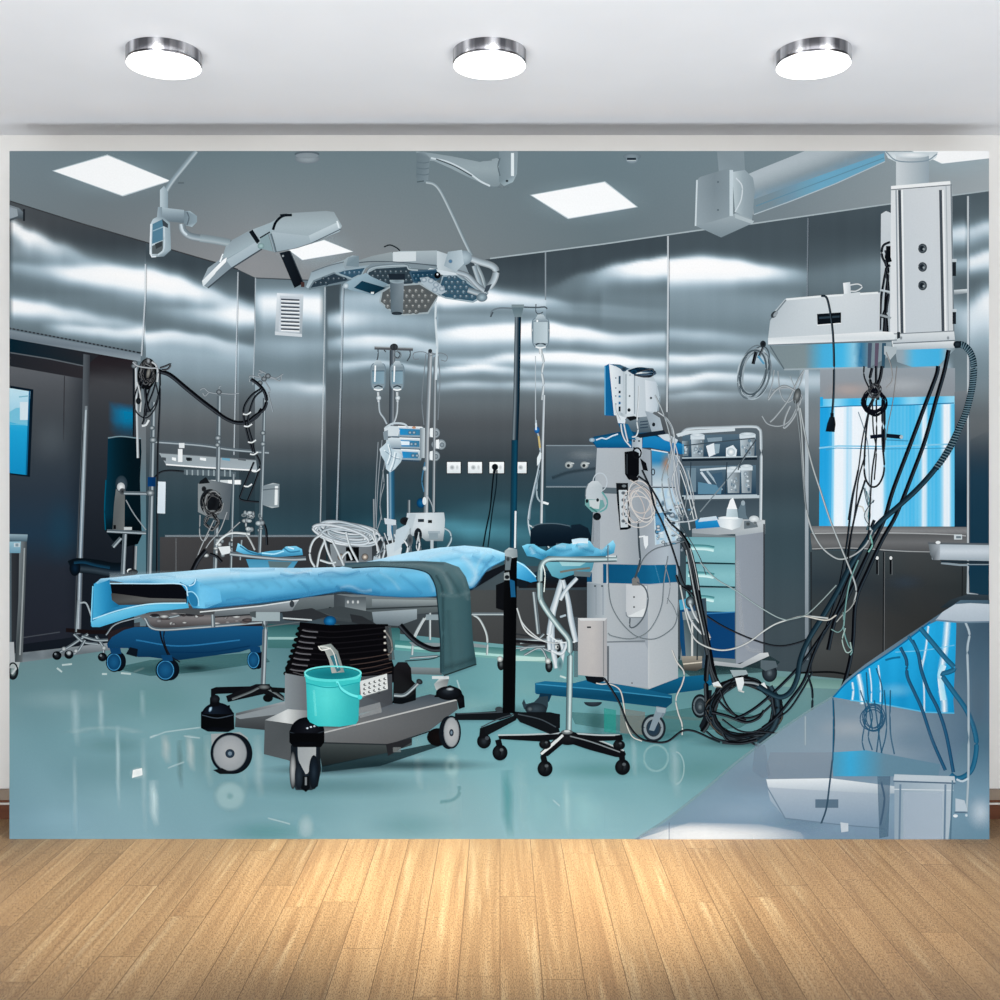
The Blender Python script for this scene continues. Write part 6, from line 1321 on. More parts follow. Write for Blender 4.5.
# column
cm = pe.sub('printed_pendant_column', 'tall white service column with three round sockets')
cm.poly([(881, 214), (886, 211), (891, 213), (891, 332), (880, 334)], vg(211, 334, (206, 214, 219), (186, 196, 202), (166, 178, 186)))
cm.poly([(885, 152), (938, 152), (936, 158), (925, 163), (898, 163), (888, 158)], vg(151, 164, (196, 208, 214), (226, 234, 238), (160, 176, 184))); cm.poly([(896, 156), (929, 156), (929, 185), (896, 186)], hg(896, 929, (206, 214, 218), (236, 240, 242), (216, 223, 227), (170, 184, 192), (150, 166, 176))); cm.ell(912, 155, 17, 3, [(240, 244, 246), (200, 212, 218)])
cm.line([(886, 152), (898, 161), (925, 161), (937, 154)], 1.2, (130, 150, 162))
cm.poly([(891, 186), (950, 181), (952, 186), (954, 346), (893, 349), (890, 330)], hg(890, 954, (222, 227, 230), (208, 214, 218)))
cm.poly([(891, 186), (950, 181), (950, 184.5), (891, 189.5)], (240, 243, 244)); cm.line([(891, 189.8), (950, 185)], 1, (110, 120, 126))
cm.poly([(901, 190), (941, 187), (943, 332), (902, 334)], lambda x, y: mix(hg(901, 943, (204, 211, 216), (214, 219, 223))(x, y), (196, 206, 213), (y - 187) / 200), sub=20)
for x in (899.5, 940.5): cm.line([(x, 190), (x + 2.6, 333)], 3, (70, 78, 86), curve=False); cm.line([(x + 2.4, 190), (x + 5, 333)], 2, (236, 240, 242), curve=False)
cm.line([(896, 190), (898, 334)], 1.4, (150, 160, 168), curve=False); cm.line([(951, 184), (954, 346)], 1.4, (120, 132, 140), curve=False); cm.line([(946, 186), (948.5, 340)], 1, (170, 180, 186), curve=False)
for y in (248.5, 267, 285.5):
    k_ = cm.sub('printed_gas_socket', 'round dark socket on the column'); k_.ell(922.5, y, 3.8, 4.2, [(200, 206, 210), (120, 130, 136), (40, 48, 56)]); k_.ell(922, y, 2.6, 3, [(16, 22, 28), (40, 48, 56)]); k_.ell(923.6, y + .6, 1, 1.2, (150, 160, 166)); k_.ring(922.5, y, 4, 4.4, .9, (60, 70, 78))
cm.poly([(892, 334), (954, 331), (955, 341), (893, 344)], vg(331, 344, (222, 228, 231), (188, 198, 204))); cm.line([(892, 334), (954, 331)], 1, (130, 140, 146)); cm.line([(893, 343.5), (955, 340.5)], 1.2, (110, 122, 130))
cm.poly([(893, 344), (955, 341), (956, 348), (895, 350)], vg(341, 350, (230, 235, 238), (170, 184, 192)))
for x in (901, 948): cm.ell(x, 338, 1.4, 2, [(90, 100, 108), (180, 190, 196)])
for y, h_ in ((262, 14), (312, 12)): cm.rect(952.5, y, 956, y + h_, (30, 36, 42)); cm.rect(952, y - 3, 956.5, y, (196, 206, 212))
cm.poly([(954, 290), (967, 289), (967, 293), (954, 295)], vg(289, 295, (226, 234, 238), (110, 124, 132)))
# cables beside column
for L, w_ in (([(890, 242), (883, 246), (882, 256), (886, 266), (884, 280), (881, 300), (880, 330)], 2.4), ([(889, 248), (886, 258), (888, 272), (886, 296), (884, 332)], 3), ([(890, 265), (886, 270), (888, 284), (888, 300), (882, 318)], 2.6), ([(886, 250), (890, 262)], 4), ([(888, 296), (886, 312), (887, 332)], 3.4)): blk(cm, L, w_)
cm.rect(886, 246, 890.5, 262, (12, 16, 20)); cm.seg(880, 290, 890, 292, 2, (190, 200, 206)); cm.seg(880, 315, 891, 318, 2.2, (150, 160, 166))
# shelf box
sb = pe.sub('printed_pendant_shelf', 'white shelf box with sloped end and a blue-lit underside')
sb.poly([(785, 299), (880, 292.5), (879.5, 332), (768, 339), (770, 322), (772, 314)], lambda x, y: mix(hg(768, 880, (172, 184, 191), (204, 213, 218), (212, 219, 223), (206, 213, 218))(x, y), (196, 206, 212), (y - 293) / 60), sub=14)
sb.line([(786, 299.5), (820, 296.5), (878, 292.8)], 2, (230, 235, 237), curve=False); sb.line([(769.5, 320), (786, 300)], 1.4, (120, 132, 140)); sb.ell(774, 314.5, 2.6, 4, [(30, 36, 42), (60, 68, 74)], rot=40); sb.ell(775.6, 314, 1.6, 3.4, (150, 160, 166), rot=40)
sb.poly([(817, 314), (841, 312.4), (841, 323), (817.5, 325)], (14, 20, 26)); sb.poly([(819, 317), (839.5, 315.5), (839.5, 317.5), (819, 319)], (44, 60, 72)); sb.seg(817, 325.2, 841, 323.3, 1, (236, 240, 242))
sb.poly([(768, 338), (880, 331.5), (892, 332), (896, 336), (894, 340), (850, 342), (768, 345)], vg(331, 345, (240, 243, 244), (214, 222, 226), (236, 240, 242)), sub=10); sb.line([(768, 345), (850, 342), (897, 340)], 1, (110, 124, 132)); sb.poly([(897, 332), (900, 332), (900, 338), (897, 339)], (40, 48, 54))
sb.poly([(770, 346), (850, 343), (892, 342), (890, 356), (868, 368), (784, 370), (770, 352)], lambda x, y: ramp((x - 770) / 125, [(0, (124, 140, 146)), (.28, (128, 144, 148)), (.42, (74, 168, 220)), (.58, (70, 178, 232)), (.68, (150, 200, 226)), (.72, (40, 110, 160)), (.8, (120, 140, 150)), (1, (150, 166, 174))]), sub=6)
sb.line([(784, 369.5), (868, 367.5)], 1.6, (170, 184, 190, .8)); sb.line([(770, 346), (784, 369)], 1.2, (90, 104, 112))
sb.poly([(895, 350), (956, 348), (952, 352), (938, 366), (912, 367), (897, 362)], lambda x, y: ramp((x - 893) / 62, [(0, (150, 164, 172)), (.15, (150, 170, 182)), (.35, (80, 178, 232)), (.75, (70, 172, 228)), (.88, (160, 180, 190)), (1, (130, 146, 154))]), sub=6)
for x in (868, 875, 882): sb.poly([(x, 343), (x + 4, 343), (x + 2.6, 368), (x - .6, 368)], (50 + (x % 3) * 22, 84, 104))
sb.poly([(884, 346), (897, 347), (896, 353), (890, 360), (884, 354)], (176, 188, 194))
vk = pe.sub('printed_white_valve', 'small white valve on the shelf box'); vk.poly([(843, 283), (850, 282), (851, 294), (844, 295)], hg(843, 851, (240, 244, 246), (196, 206, 212))); vk.tube([(850, 285), (858, 284), (862, 287), (856, 291), (850, 291)], 1.6, (220, 228, 232)); vk.poly([(843, 294), (860, 292), (860, 295), (843, 296)], (210, 218, 222))
# hanging plug in front
hp = item('printed_hanging_plug', 'black cord with a plug hanging in front of the shelf box and window')
hp.ribbon([(821, 296), (826, 297), (829, 306), (832, 325), (833.5, 345), (834, 370), (833.5, 395), (832, 415)], 2.3, [(-1, (14, 20, 26)), (-.3, (70, 86, 98)), (.2, (18, 24, 30)), (1, (10, 14, 18))])
hp.poly([(829.5, 417), (834.5, 417), (835.6, 424), (834.5, 432), (825.5, 431.5), (827, 424)], hg(825, 836, (14, 24, 34), (30, 42, 54), (10, 16, 22))); hp.seg(832, 413, 832, 418, 3.4, (16, 24, 32))

# ---- coiled white cable at the shelf box corner
cc = item('printed_coiled_cable', 'grey cable coiled and hung from the corner of the white shelf box')
r_ = random.Random(31)
for k in range(11):
    cc.ring(754 + r_.uniform(-2, 2), 373 + r_.uniform(-2, 2), r_.uniform(11, 16), r_.uniform(22, 29), r_.uniform(1.3, 2), r_.choice([(110, 124, 132), (150, 164, 172), (76, 90, 98), (176, 190, 198)]), rot=r_.uniform(8, 22))
cc.tube([(764, 343), (762, 350), (758, 358)], 2.4, (50, 60, 68)); cc.ell(763, 344, 3, 3.4, [(16, 20, 24), (40, 48, 54)]); blk(cc, [(756, 352), (754, 360), (753, 364)], 3.4); cc.line([(758, 356), (764, 364)], 2, (90, 150, 190))
for L, w_ in (([(778, 371), (780, 392), (786, 402), (794, 398), (800, 384), (804, 370)], 1.3), ([(772, 390), (790, 388), (802, 396), (798, 404), (790, 420), (780, 426), (768, 424), (762, 416)], 1.4), ([(804, 370), (798, 380), (788, 400), (776, 416), (770, 422)], 1.8), ([(790, 376), (796, 392), (799, 410)], 1), ([(768, 400), (776, 390), (786, 386), (800, 396), (797, 410), (792, 420), (784, 428), (785, 418), (790, 406)], 2.2), ([(774, 370), (772, 384), (768, 398)], 1.2)): cc.tube(L, w_, (156, 166, 172), hi=.3, lo=-.3)
cc.ell(797, 396, 3.6, 8, [(150, 156, 156), (96, 102, 104), (60, 66, 68)], rot=12)
# ================================================================ print: cart and anaesthesia machine
TL = (112, 184, 188)
ct = item('printed_supply_cart', 'grey drawer cart with mint green drawer fronts, glass rack and dark blue bin')
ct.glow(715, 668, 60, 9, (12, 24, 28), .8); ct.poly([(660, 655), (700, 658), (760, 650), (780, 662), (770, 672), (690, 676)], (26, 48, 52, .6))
rk2 = ct.sub('printed_bottle_rack', 'steel wire rack with clear containers on top of the cart')
rk2.poly([(672, 438), (682, 430), (700, 427), (752, 425.5), (760, 430), (761, 440), (760.5, 500), (684, 500), (680, 460)], vg(426, 500, (92, 104, 112), (70, 84, 94), (58, 76, 90)), sub=10)
rk2.poly([(685, 498), (760, 496), (760, 520), (690, 522)], vg(496, 522, (58, 72, 82), (76, 92, 102)))
for (y0, y1) in ((435, 457), (466, 494)):
    rk2.poly([(682, y0), (756, y0 - 1), (756, y1), (684, y1 + 1)], vg(y0, y1, (84, 108, 124), (34, 60, 80)))
G = (170, 190, 202)
def jar(x0, y0, x1, y1, c=G, lid=True, seed=0):
    j = rk2.sub('printed_jar', 'clear glass container in the rack'); j.poly([(x0, y0), (x1, y0), (x1 - .8, y1), (x0 + .8, y1)], hg(x0, x1, sh(c, .25), sh(c, -.5), sh(c, -.3), sh(c, .2), sh(c, -.4)))
    r = random.Random(seed)
    for k in range(9): j.ell(r.uniform(x0 + 2, x1 - 2), r.uniform(y0 + 4, y1 - 2), r.uniform(.8, 2), r.uniform(.8, 2.4), [r.choice([(230, 238, 242), (60, 80, 96), (120, 146, 162), (200, 214, 222)]), r.choice([(90, 112, 128), (150, 170, 182)])])
    if lid: j.rect(x0 - .5, y0 - 2, x1 + .5, y0 + 2.4, (206, 218, 225)); j.ell((x0 + x1) / 2, y0 - 2, (x1 - x0) / 2, 1.6, [(226, 234, 238), (180, 196, 206)])
jar(691, 437, 704, 457, seed=1); jar(740, 436, 755, 456, seed=3); jar(682, 441, 689, 456, (120, 146, 160), False, 7)
bx = rk2.sub('printed_swab_pack', 'small white packs on the upper shelf'); bx.poly([(706, 446), (714, 443), (716, 454), (709, 457)], (226, 234, 240)); bx.poly([(714, 444), (720, 444), (719, 453), (715, 454)], (140, 164, 178)); bx.poly([(726, 448), (733, 445), (737, 450), (736, 457), (726, 457)], (220, 230, 236)); bx.ell(731, 452, 4, 4, [(250, 252, 252), (170, 188, 198)]); bx.poly([(707, 438), (722, 437), (722, 441), (708, 442)], (130, 152, 166))
jar(727, 470, 740, 493, seed=5); jar(741, 468, 752, 493, seed=6)
bx.line([(701, 472), (716, 492)], 2.4, (196, 210, 220)); bx.line([(707, 471), (722, 490)], 2, (160, 180, 192)); bx.poly([(698, 482), (722, 486), (721, 494), (698, 494)], (90, 130, 158)); bx.poly([(686, 468), (696, 468), (696, 492), (688, 492)], (110, 134, 148)); bx.line([(700, 470), (728, 468)], 2, (200, 214, 222)); bx.poly([(712, 474), (722, 472), (724, 486), (718, 488)], (60, 90, 112))
for y, y2 in ((460, 458.5), (498, 497)):
    rk2.line([(682, y), (757, y2)], 2.6, (24, 36, 46), curve=False); rk2.line([(682, y - 2), (757, y2 - 2)], 1.2, (176, 192, 202), curve=False)
rk2.line([(684, 498), (760, 496.6)], 3, (180, 194, 202), curve=False); rk2.line([(684, 500.6), (760, 499)], 1, (70, 84, 92), curve=False); rk2.line([(682, 447), (690, 445), (755, 438)], 1.1, (60, 74, 84)); rk2.line([(750, 450), (735, 470), (700, 512)], 1.2, (120, 134, 142)); rk2.line([(756, 440), (742, 460), (738, 470)], 1.2, (60, 70, 78))
rk2.tube([(681, 436), (684, 431), (692, 428.5), (720, 427.5), (752, 426.5), (759, 429), (761, 437), (761, 480), (760.5, 522)], 3, (190, 204, 212), hi=.4, lo=-.3); rk2.poly([(676, 434), (688, 430.5), (735, 428), (735, 431), (690, 434), (678, 437)], (206, 218, 224))
for x in (691, 727): rk2.line([(x, 462), (x - 2, 494)], 1, (40, 56, 68))
# top of cart
tp = ct.sub('printed_cart_top', 'grey cart top with a blue tray, white bowl and spray bottle')
tp.poly([(692, 529), (736, 519), (764, 520), (764, 533), (735, 534), (692, 536)], hg(692, 764, (150, 160, 166), (164, 172, 178), (176, 184, 190))); tp.poly([(692, 533), (735, 536), (735, 541), (692, 538)], (120, 132, 138)); tp.poly([(735, 532), (765, 520), (765, 534), (736, 540)], vg(520, 540, (190, 198, 203), (150, 160, 168)))
tp.poly([(744, 521), (756, 520), (758, 527), (744, 529)], (100, 112, 120)); tp.ell(754, 519, 5, 3.4, [(226, 232, 235), (180, 190, 196)]); tp.ell(748, 524, 2.4, 2, [(40, 46, 50), (90, 100, 106)]); tp.ell(755, 523, 2, 1.6, [(60, 68, 72), (130, 140, 146)])
tp.poly([(695, 520), (717, 517), (720, 527), (696, 529)], vg(517, 529, (40, 140, 204), (24, 110, 180))); tp.poly([(700, 518), (716, 516), (718, 520), (698, 522)], (196, 214, 226))
tp.poly([(717, 520), (724, 517), (740, 517), (743, 519), (740, 527), (732, 530), (720, 527)], lambda x, y: ramp((x - 717) / 26, [(0, (196, 210, 218)), (.5, (232, 238, 241)), (1, (160, 176, 186))]), sub=5); tp.ell(729, 518, 11, 1.8, [(250, 252, 252), (210, 222, 228)])
sp = ct.sub('printed_spray_bottle', 'small white squeeze bottle with pointed cap'); sp.poly([(727, 508), (737, 508), (738, 517), (726, 517)], hg(726, 738, (196, 214, 222), (236, 242, 245), (160, 180, 190))); sp.poly([(730, 500), (733, 497.5), (735, 503), (737, 509), (727, 509)], (236, 241, 244)); sp.poly([(738, 510), (742, 501), (745, 503), (746, 515), (748, 519), (738, 518)], (96, 116, 128)); sp.ell(743, 503, 2, 2.6, (150, 166, 176))
# body
bo = ct.sub('printed_cart_body', 'grey cart side panel'); bo.poly([(735, 536), (764, 532), (764, 656), (736, 664)], hg(735, 765, (138, 148, 160), (150, 158, 168), (130, 139, 150))); bo.line([(764, 524), (764, 655)], 1.6, (50, 56, 62), curve=False); bo.poly([(692, 536), (736, 536), (736, 664), (680, 660)], (110, 124, 130)); bo.line([(737, 560), (744, 640), (760, 652)], 4, (176, 182, 188, .25))
for k, (y0, y1) in enumerate(((537, 563), (564, 586.5), (587.5, 612))):
    d_ = ct.sub('printed_drawer', ('top mint green drawer of the cart', 'second mint green drawer of the cart', 'third mint green drawer of the cart')[k])
    d_.poly([(686, y0), (735, y0 + .5), (735, y1 + .5), (686, y1 - 1)], vg(y0, y1, (108, 162, 172), (130, 184, 192), (118, 172, 182)), sub=10); d_.line([(686, y1 - .6), (735, y1 + .8)], 1.6, (22, 50, 56), curve=False)
    d_.ribbon([(688, y0 + 10), (705, y0 + 10.5), (714, y0 + 12)], 5.6, [(-1, (216, 240, 240)), (-.2, (176, 222, 224)), (.3, (96, 160, 166)), (1, (50, 110, 116))])
bn = ct.sub('printed_blue_bin', 'dark blue bin under the drawers'); bn.poly([(696, 611), (735, 613), (735, 659), (690, 656), (690, 620)], hg(690, 735, (12, 52, 106), (20, 66, 130), (14, 54, 108))); bn.line([(697, 614), (735, 612)], 1.2, (50, 110, 170))
bf = ct.sub('printed_cart_foot', 'pale grey cart foot frame'); bf.poly([(714, 661), (740, 664), (760, 653), (768, 652.5), (769, 656), (742, 668), (714, 665)], vg(652, 668, (196, 202, 206), (150, 158, 164))); bf.poly([(693, 659), (715, 662), (715, 666), (694, 663)], (170, 178, 184))
for x, y, r_x, r_y in ((769.5, 673, 7.6, 9), (740, 675, 8, 5)):
    w_ = ct.sub('printed_caster', 'dark swivel caster of the cart'); w_.ell(x, y, r_x, r_y, [(70, 82, 90), (44, 54, 62), (20, 26, 32)]); w_.ell(x, y, r_x * .45, r_y * .45, [(96, 110, 118), (40, 50, 58)]); w_.poly([(x - 9, y - 13), (x + 6, y - 12), (x + 8, y - 6), (x - 4, y - 2), (x - 9, y - 5)], (84, 98, 106)) if y < 675 else w_.poly([(x - 10, y - 5), (x + 6, y - 5), (x + 8, y - 1), (x - 6, y + 3)], (150, 166, 172))

# ---- anaesthesia machine
an = item('printed_anaesthesia_machine', 'tall white and blue anaesthesia machine with monitor, tubes and wheeled blue base')
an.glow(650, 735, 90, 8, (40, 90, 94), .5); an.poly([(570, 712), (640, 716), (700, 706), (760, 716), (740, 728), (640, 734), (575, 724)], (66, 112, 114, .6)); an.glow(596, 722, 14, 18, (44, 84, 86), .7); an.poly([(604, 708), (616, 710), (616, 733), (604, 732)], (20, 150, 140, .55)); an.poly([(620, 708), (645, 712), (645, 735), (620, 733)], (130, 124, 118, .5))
an.line([(664, 717), (700, 719), (740, 720)], 3, (90, 120, 120, .7))
bs = an.sub('printed_machine_base', 'dark blue wheeled base frame')
bs.poly([(647, 690), (680, 677), (714, 674), (716, 683), (700, 690), (668, 694), (652, 696)], vg(674, 696, (18, 90, 134), (12, 62, 98)), sub=8); bs.poly([(535, 683), (545, 681), (574, 683), (590, 679), (640, 688), (672, 695), (672, 701), (664, 706), (535, 693)], vg(680, 704, (24, 92, 136), (16, 74, 112)), sub=8)
bs.poly([(535, 684), (600, 690), (672, 698), (672, 703), (666, 708), (600, 700), (536, 694)], vg(684, 708, (24, 84, 124), (12, 60, 94), (14, 66, 100)), sub=10); bs.line([(536, 684), (600, 689.6), (671, 697.6)], 1.2, (50, 124, 168), curve=False); bs.poly([(540, 693), (552, 694), (549, 702), (538, 700)], (14, 44, 66))
wh = an.sub('printed_wheel', 'grey rimmed swivel wheel at the front of the machine base'); wh.poly([(656, 706), (666, 708), (666, 712), (656, 728), (650, 729), (650, 724), (658, 712)], (110, 128, 140)); wh.ell(653.5, 728, 12, 13.6, [(60, 78, 88), (40, 54, 64), (30, 40, 48)]); wh.ring(653.5, 728, 8.6, 10, 2.6, (130, 144, 152)); wh.ell(653.5, 728, 6, 7, [(60, 88, 108), (30, 52, 70), (38, 56, 70)]); wh.ring(653.5, 728, 11.6, 13.2, 1.2, (24, 32, 38)); wh.poly([(656, 709), (663, 712), (654, 731), (649, 730)], (126, 144, 156)); wh.poly([(656, 707), (666, 708), (665, 713), (657, 712)], (150, 166, 176))
w2_ = an.sub('printed_wheel', 'swivel wheel at the right side of the machine base'); w2_.ell(700, 706, 8.4, 12, [(110, 120, 126), (50, 62, 70), (26, 34, 40), (18, 24, 28)]); w2_.ring(700, 706, 6, 8.6, 1.6, (90, 104, 112)); w2_.ell(700, 707, 2.6, 3.6, [(110, 124, 132), (40, 50, 56)]); w2_.poly([(699, 726), (703, 718), (706, 690), (712, 690), (709, 720), (702, 732)], (22, 28, 34))
w3_ = an.sub('printed_wheel', 'dark rear wheel under the left end of the machine base'); w3_.ell(593, 702, 9, 4.6, [(50, 62, 72), (28, 38, 46)], a0=0, a1=180); w4_ = an.sub('printed_foot_bracket', 'grey pedal bracket under the left end of the machine base'); w4_.poly([(539, 697), (548, 696), (548, 706), (546, 713), (524, 709), (522, 703), (524, 699), (526, 704), (534, 702)], (40, 56, 66)); w4_.ell(536, 709, 11, 6, [(50, 64, 74), (24, 34, 42)]); w4_.ell(530, 709, 3, 2.6, [(90, 104, 112), (30, 40, 48)]); w4_.poly([(544, 712), (560, 714), (560, 728), (550, 730), (540, 722)], (14, 16, 20))
# lower body
lb = an.sub('printed_machine_body', 'pale grey main cabinet')
lb.poly([(597, 448), (640, 448), (651, 450), (680, 456), (680, 566), (678, 566), (678, 678), (649, 689), (610, 683), (588, 678), (587, 565), (594, 540), (594, 500)], lambda x, y: mix(ramp((x - 588) / 92, [(0, (150, 162, 170)), (.1, (172, 181, 188)), (.35, (170, 178, 184)), (.6, (150, 160, 168)), (.68, (158, 168, 178)), (.85, (172, 184, 194)), (1, (142, 156, 168))]), (140, 150, 158), max(0, min(1, (y - 560) / 150)) * .25 + max(0, min(1, (470 - y) / 30)) * -.15), sub=10)
lb.poly([(649, 585), (678, 583), (678, 678), (649, 689)], hg(649, 678, (176, 184, 190), (164, 173, 180))); lb.poly([(607, 643), (645, 643), (648, 650), (648, 688), (610, 683)], vg(643, 688, (166, 175, 184), (158, 168, 178)), sub=12); lb.line([(608, 646), (608, 682)], 2, (90, 98, 106), curve=False); lb.line([(648.5, 585), (648.5, 688)], 1, (206, 212, 216, .7), curve=False); lb.line([(607, 642), (645, 641)], 1.4, (110, 120, 128)); lb.ell(632, 683, .8, .8, (90, 90, 92))
lb.poly([(596, 487), (620, 488), (620, 494), (595, 493)], (90, 104, 112)); lb.line([(594, 500), (592, 540), (588, 562)], 1, (110, 124, 132)); lb.poly([(594, 497), (600, 497), (600, 560), (590, 560)], (150, 160, 168, .7))
lb.poly([(587, 583), (606, 584), (605, 618), (587, 618)], hg(587, 606, (120, 134, 144), (170, 180, 188))); 
for x in (596, 603): lb.seg(x, 585, x, 615, .8, (130, 142, 152)); 
for x, y in ((595, 586), (602, 586)): lb.ell(x, y, 1, 1, (70, 80, 86))
bl = an.sub('printed_blue_stripe', 'dark blue band round the cabinet'); bl.poly([(603, 564), (650, 565), (676, 564.5), (677, 582), (650, 584), (603, 583)], lambda x, y: ramp((x - 603) / 74, [(0, (14, 72, 116)), (.62, (18, 84, 130)), (.64, (22, 96, 144)), (1, (16, 78, 120))]), sub=8); bl.poly([(587, 574), (592, 573), (592, 582), (587, 582)], (14, 70, 112)); bl.rect(606.6, 563, 608, 584, (196, 206, 214)); bl.line([(655, 565), (660, 583)], 1, (60, 130, 176, .7))
# blue work top
wt = an.sub('printed_machine_top', 'bright blue machine top shelf'); wt.poly([(590, 440), (594, 436.5), (619, 432), (640, 430), (668, 434), (682, 443), (682, 454), (650, 448), (597, 448), (592, 442)], (16, 66, 106)); wt.poly([(590, 439), (620, 434), (624, 440), (640, 443), (640, 448), (597, 448), (594, 442)], vg(434, 448, (20, 92, 140), (16, 98, 156), (12, 74, 122))); wt.poly([(643, 437), (655, 436), (682, 444), (682, 454.6), (650, 447.5), (642, 447.5)], vg(436, 454, (30, 122, 186), (24, 116, 184), (14, 84, 144))); wt.ell(592, 440, 3, 2.2, [(190, 210, 222), (110, 140, 160)]); wt.line([(596, 440), (602, 438), (606, 439), (612, 436), (618, 434)], 1.4, (206, 222, 232)); wt.poly([(656, 434), (668, 434), (678, 440), (676, 444), (664, 440)], (200, 212, 220)); wt.line([(683, 444), (683, 454)], 1.2, (60, 150, 206)); wt.poly([(632, 437), (642, 437), (642, 456), (632, 456)], hg(632, 642, (150, 164, 174), (190, 202, 210)))
for x, y in ((634, 441), (639, 441), (634, 448)): wt.ell(x, y, 1, 1, (40, 52, 62))
sd = an.sub('printed_side_screen', 'side compartment with a blue and orange glow'); sd.poly([(651, 450), (668, 453), (669, 486), (652, 486)], lambda x, y: mix(ramp((y - 450) / 36, [(0, (50, 140, 200)), (.3, (40, 120, 180)), (.5, (140, 170, 190)), (1, (196, 210, 218))]), (190, 130, 90), max(0, 1 - abs(x - 667) / 7) * max(0, 1 - abs(y - 463) / 12)), sub=4); sd.line([(651, 450), (652, 486)], 1.2, (90, 106, 118), curve=False); sd.line([(651, 449.6), (668, 452.6)], 1.2, (214, 224, 230), curve=False); sd.ring(653, 472, 1.6, 3, 1, (30, 40, 48)); sd.poly([(653, 488), (672, 488), (678, 500), (678, 540), (655, 545)], lambda x, y: (186 + 20 * math.sin(x * .8), 208 + 12 * math.sin(x * .8), 222), sub=5)
r_ = random.Random(14)
for k in range(34): sd.ell(r_.uniform(655, 680), r_.uniform(500, 545), r_.uniform(1, 4), r_.uniform(1, 3), [r_.choice([(206, 220, 230), (120, 180, 216), (90, 110, 124), (236, 242, 246), (60, 90, 112)]), r_.choice([(140, 164, 180), (176, 196, 208), (70, 90, 104)])])
sd.seg(652, 487.5, 676, 487.5, 1, (60, 72, 80)); sd.poly([(655, 514), (664, 512), (664, 531), (656, 533)], (70, 140, 190, .8))
# monitor
mo = an.sub('printed_monitor', 'monitor seen from the back with a blue bezel, on top of the machine')
mo.poly([(604.5, 366), (609, 363.8), (615, 365), (614.5, 416), (605, 415.5)], hg(604, 615, (22, 92, 150), (18, 100, 168), (14, 82, 138))); mo.line([(605, 366), (605, 415)], 1.2, (90, 160, 206), curve=False)
mo.poly([(609, 364), (620, 368), (652, 374), (658, 386), (660, 396), (658, 411), (654, 412), (648, 417), (626, 418), (614, 415)], lambda x, y: ramp((x - 612) / 48, [(0, (226, 234, 238)), (.12, (200, 212, 218)), (.2, (160, 174, 182)), (.3, (206, 216, 222)), (.7, (190, 202, 210)), (1, (176, 192, 202))]), sub=5)
mo.poly([(614, 367), (623, 369), (624, 414), (616, 410)], hg(614, 624, (220, 228, 233), (190, 202, 210))); 
for y, w_, c_ in ((380, 8, (40, 70, 96)), (392, 2.6, (20, 40, 60)), (396.5, 2, (50, 110, 160)), (403, 2.6, (30, 90, 150)), (409, 5, (20, 36, 50))): mo.seg(619.6, y - w_ / 2, 619.6, y + w_ / 2, 2, c_)
for y in (378, 388, 396, 404): mo.ell(615.8, y, .7, .7, (70, 100, 120))
for x in (626, 630, 634.6): mo.seg(x, 374, x, 414, 1, (140, 156, 166)); 
mo.rect(627, 376, 633, 414, (210, 220, 226)); mo.ell(629, 410, 1.6, 1.8, (24, 32, 40)); mo.ell(629.6, 396, 1, 1, (90, 104, 112)); mo.poly([(645, 380), (656, 382), (657, 412), (646, 411)], hg(645, 657, (214, 222, 228), (186, 200, 210))); mo.ell(651, 398, 1.2, 1.2, (60, 70, 78)); mo.line([(658, 386), (660, 396), (658, 411)], 1.6, (140, 156, 166)); mo.rect(636, 371, 642, 377, (226, 232, 236)); mo.poly([(612, 364), (620, 364.6), (630, 369), (624, 371)], (60, 96, 122))
for k in range(9): mo.tube([(628 + k * .5, 371 + k * .3), (638, 368 + k * .5), (648 + k * .6, 369 + (k % 4)), (656 - (k % 3) * 2, 373 + (k % 3) * 1.4), (646, 377 - (k % 4)), (634, 375)], 1.4, [(14, 40, 66), (20, 60, 92), (24, 34, 44)][k % 3])
mo.ell(624, 369, 3, 2.6, [(20, 26, 32), (60, 90, 110)]); mo.ell(634, 372, 3, 2.4, [(14, 26, 38), (20, 60, 92)])
st_ = an.sub('printed_monitor_stand', 'grey device under the monitor'); st_.poly([(616, 414), (626, 418), (625, 424), (618, 423)], (214, 224, 230)); st_.poly([(625, 419), (650, 416), (652, 432), (638, 433), (628, 430)], vg(416, 433, (120, 136, 146), (70, 88, 100))); st_.poly([(645, 411), (652, 413), (660, 418), (663, 430), (652, 433), (648, 420)], hg(645, 663, (150, 164, 174), (170, 184, 194))); st_.ell(653.6, 424.5, 1.6, 2, (24, 30, 36)); st_.poly([(626, 417), (634, 416), (640, 418), (630, 421)], (18, 22, 26)); st_.poly([(650, 432), (664, 430), (666, 434), (640, 438), (634, 435)], (24, 36, 48)); 
for y in (422, 425, 428): st_.seg(640, y, 648, y - 1, 1, (40, 60, 76))
st_.poly([(618, 423), (628, 424), (636, 440), (624, 438)], (20, 90, 140))
for L in ([(621, 424), (622, 432), (625, 440), (631, 447)], [(624, 424), (626, 434), (628, 442)], [(639, 386), (638.6, 400), (637, 420), (638, 430), (636, 436), (632, 437)], [(615, 404), (616, 412), (620, 420)]): st_.tube(L, 1.6, (216, 226, 232))
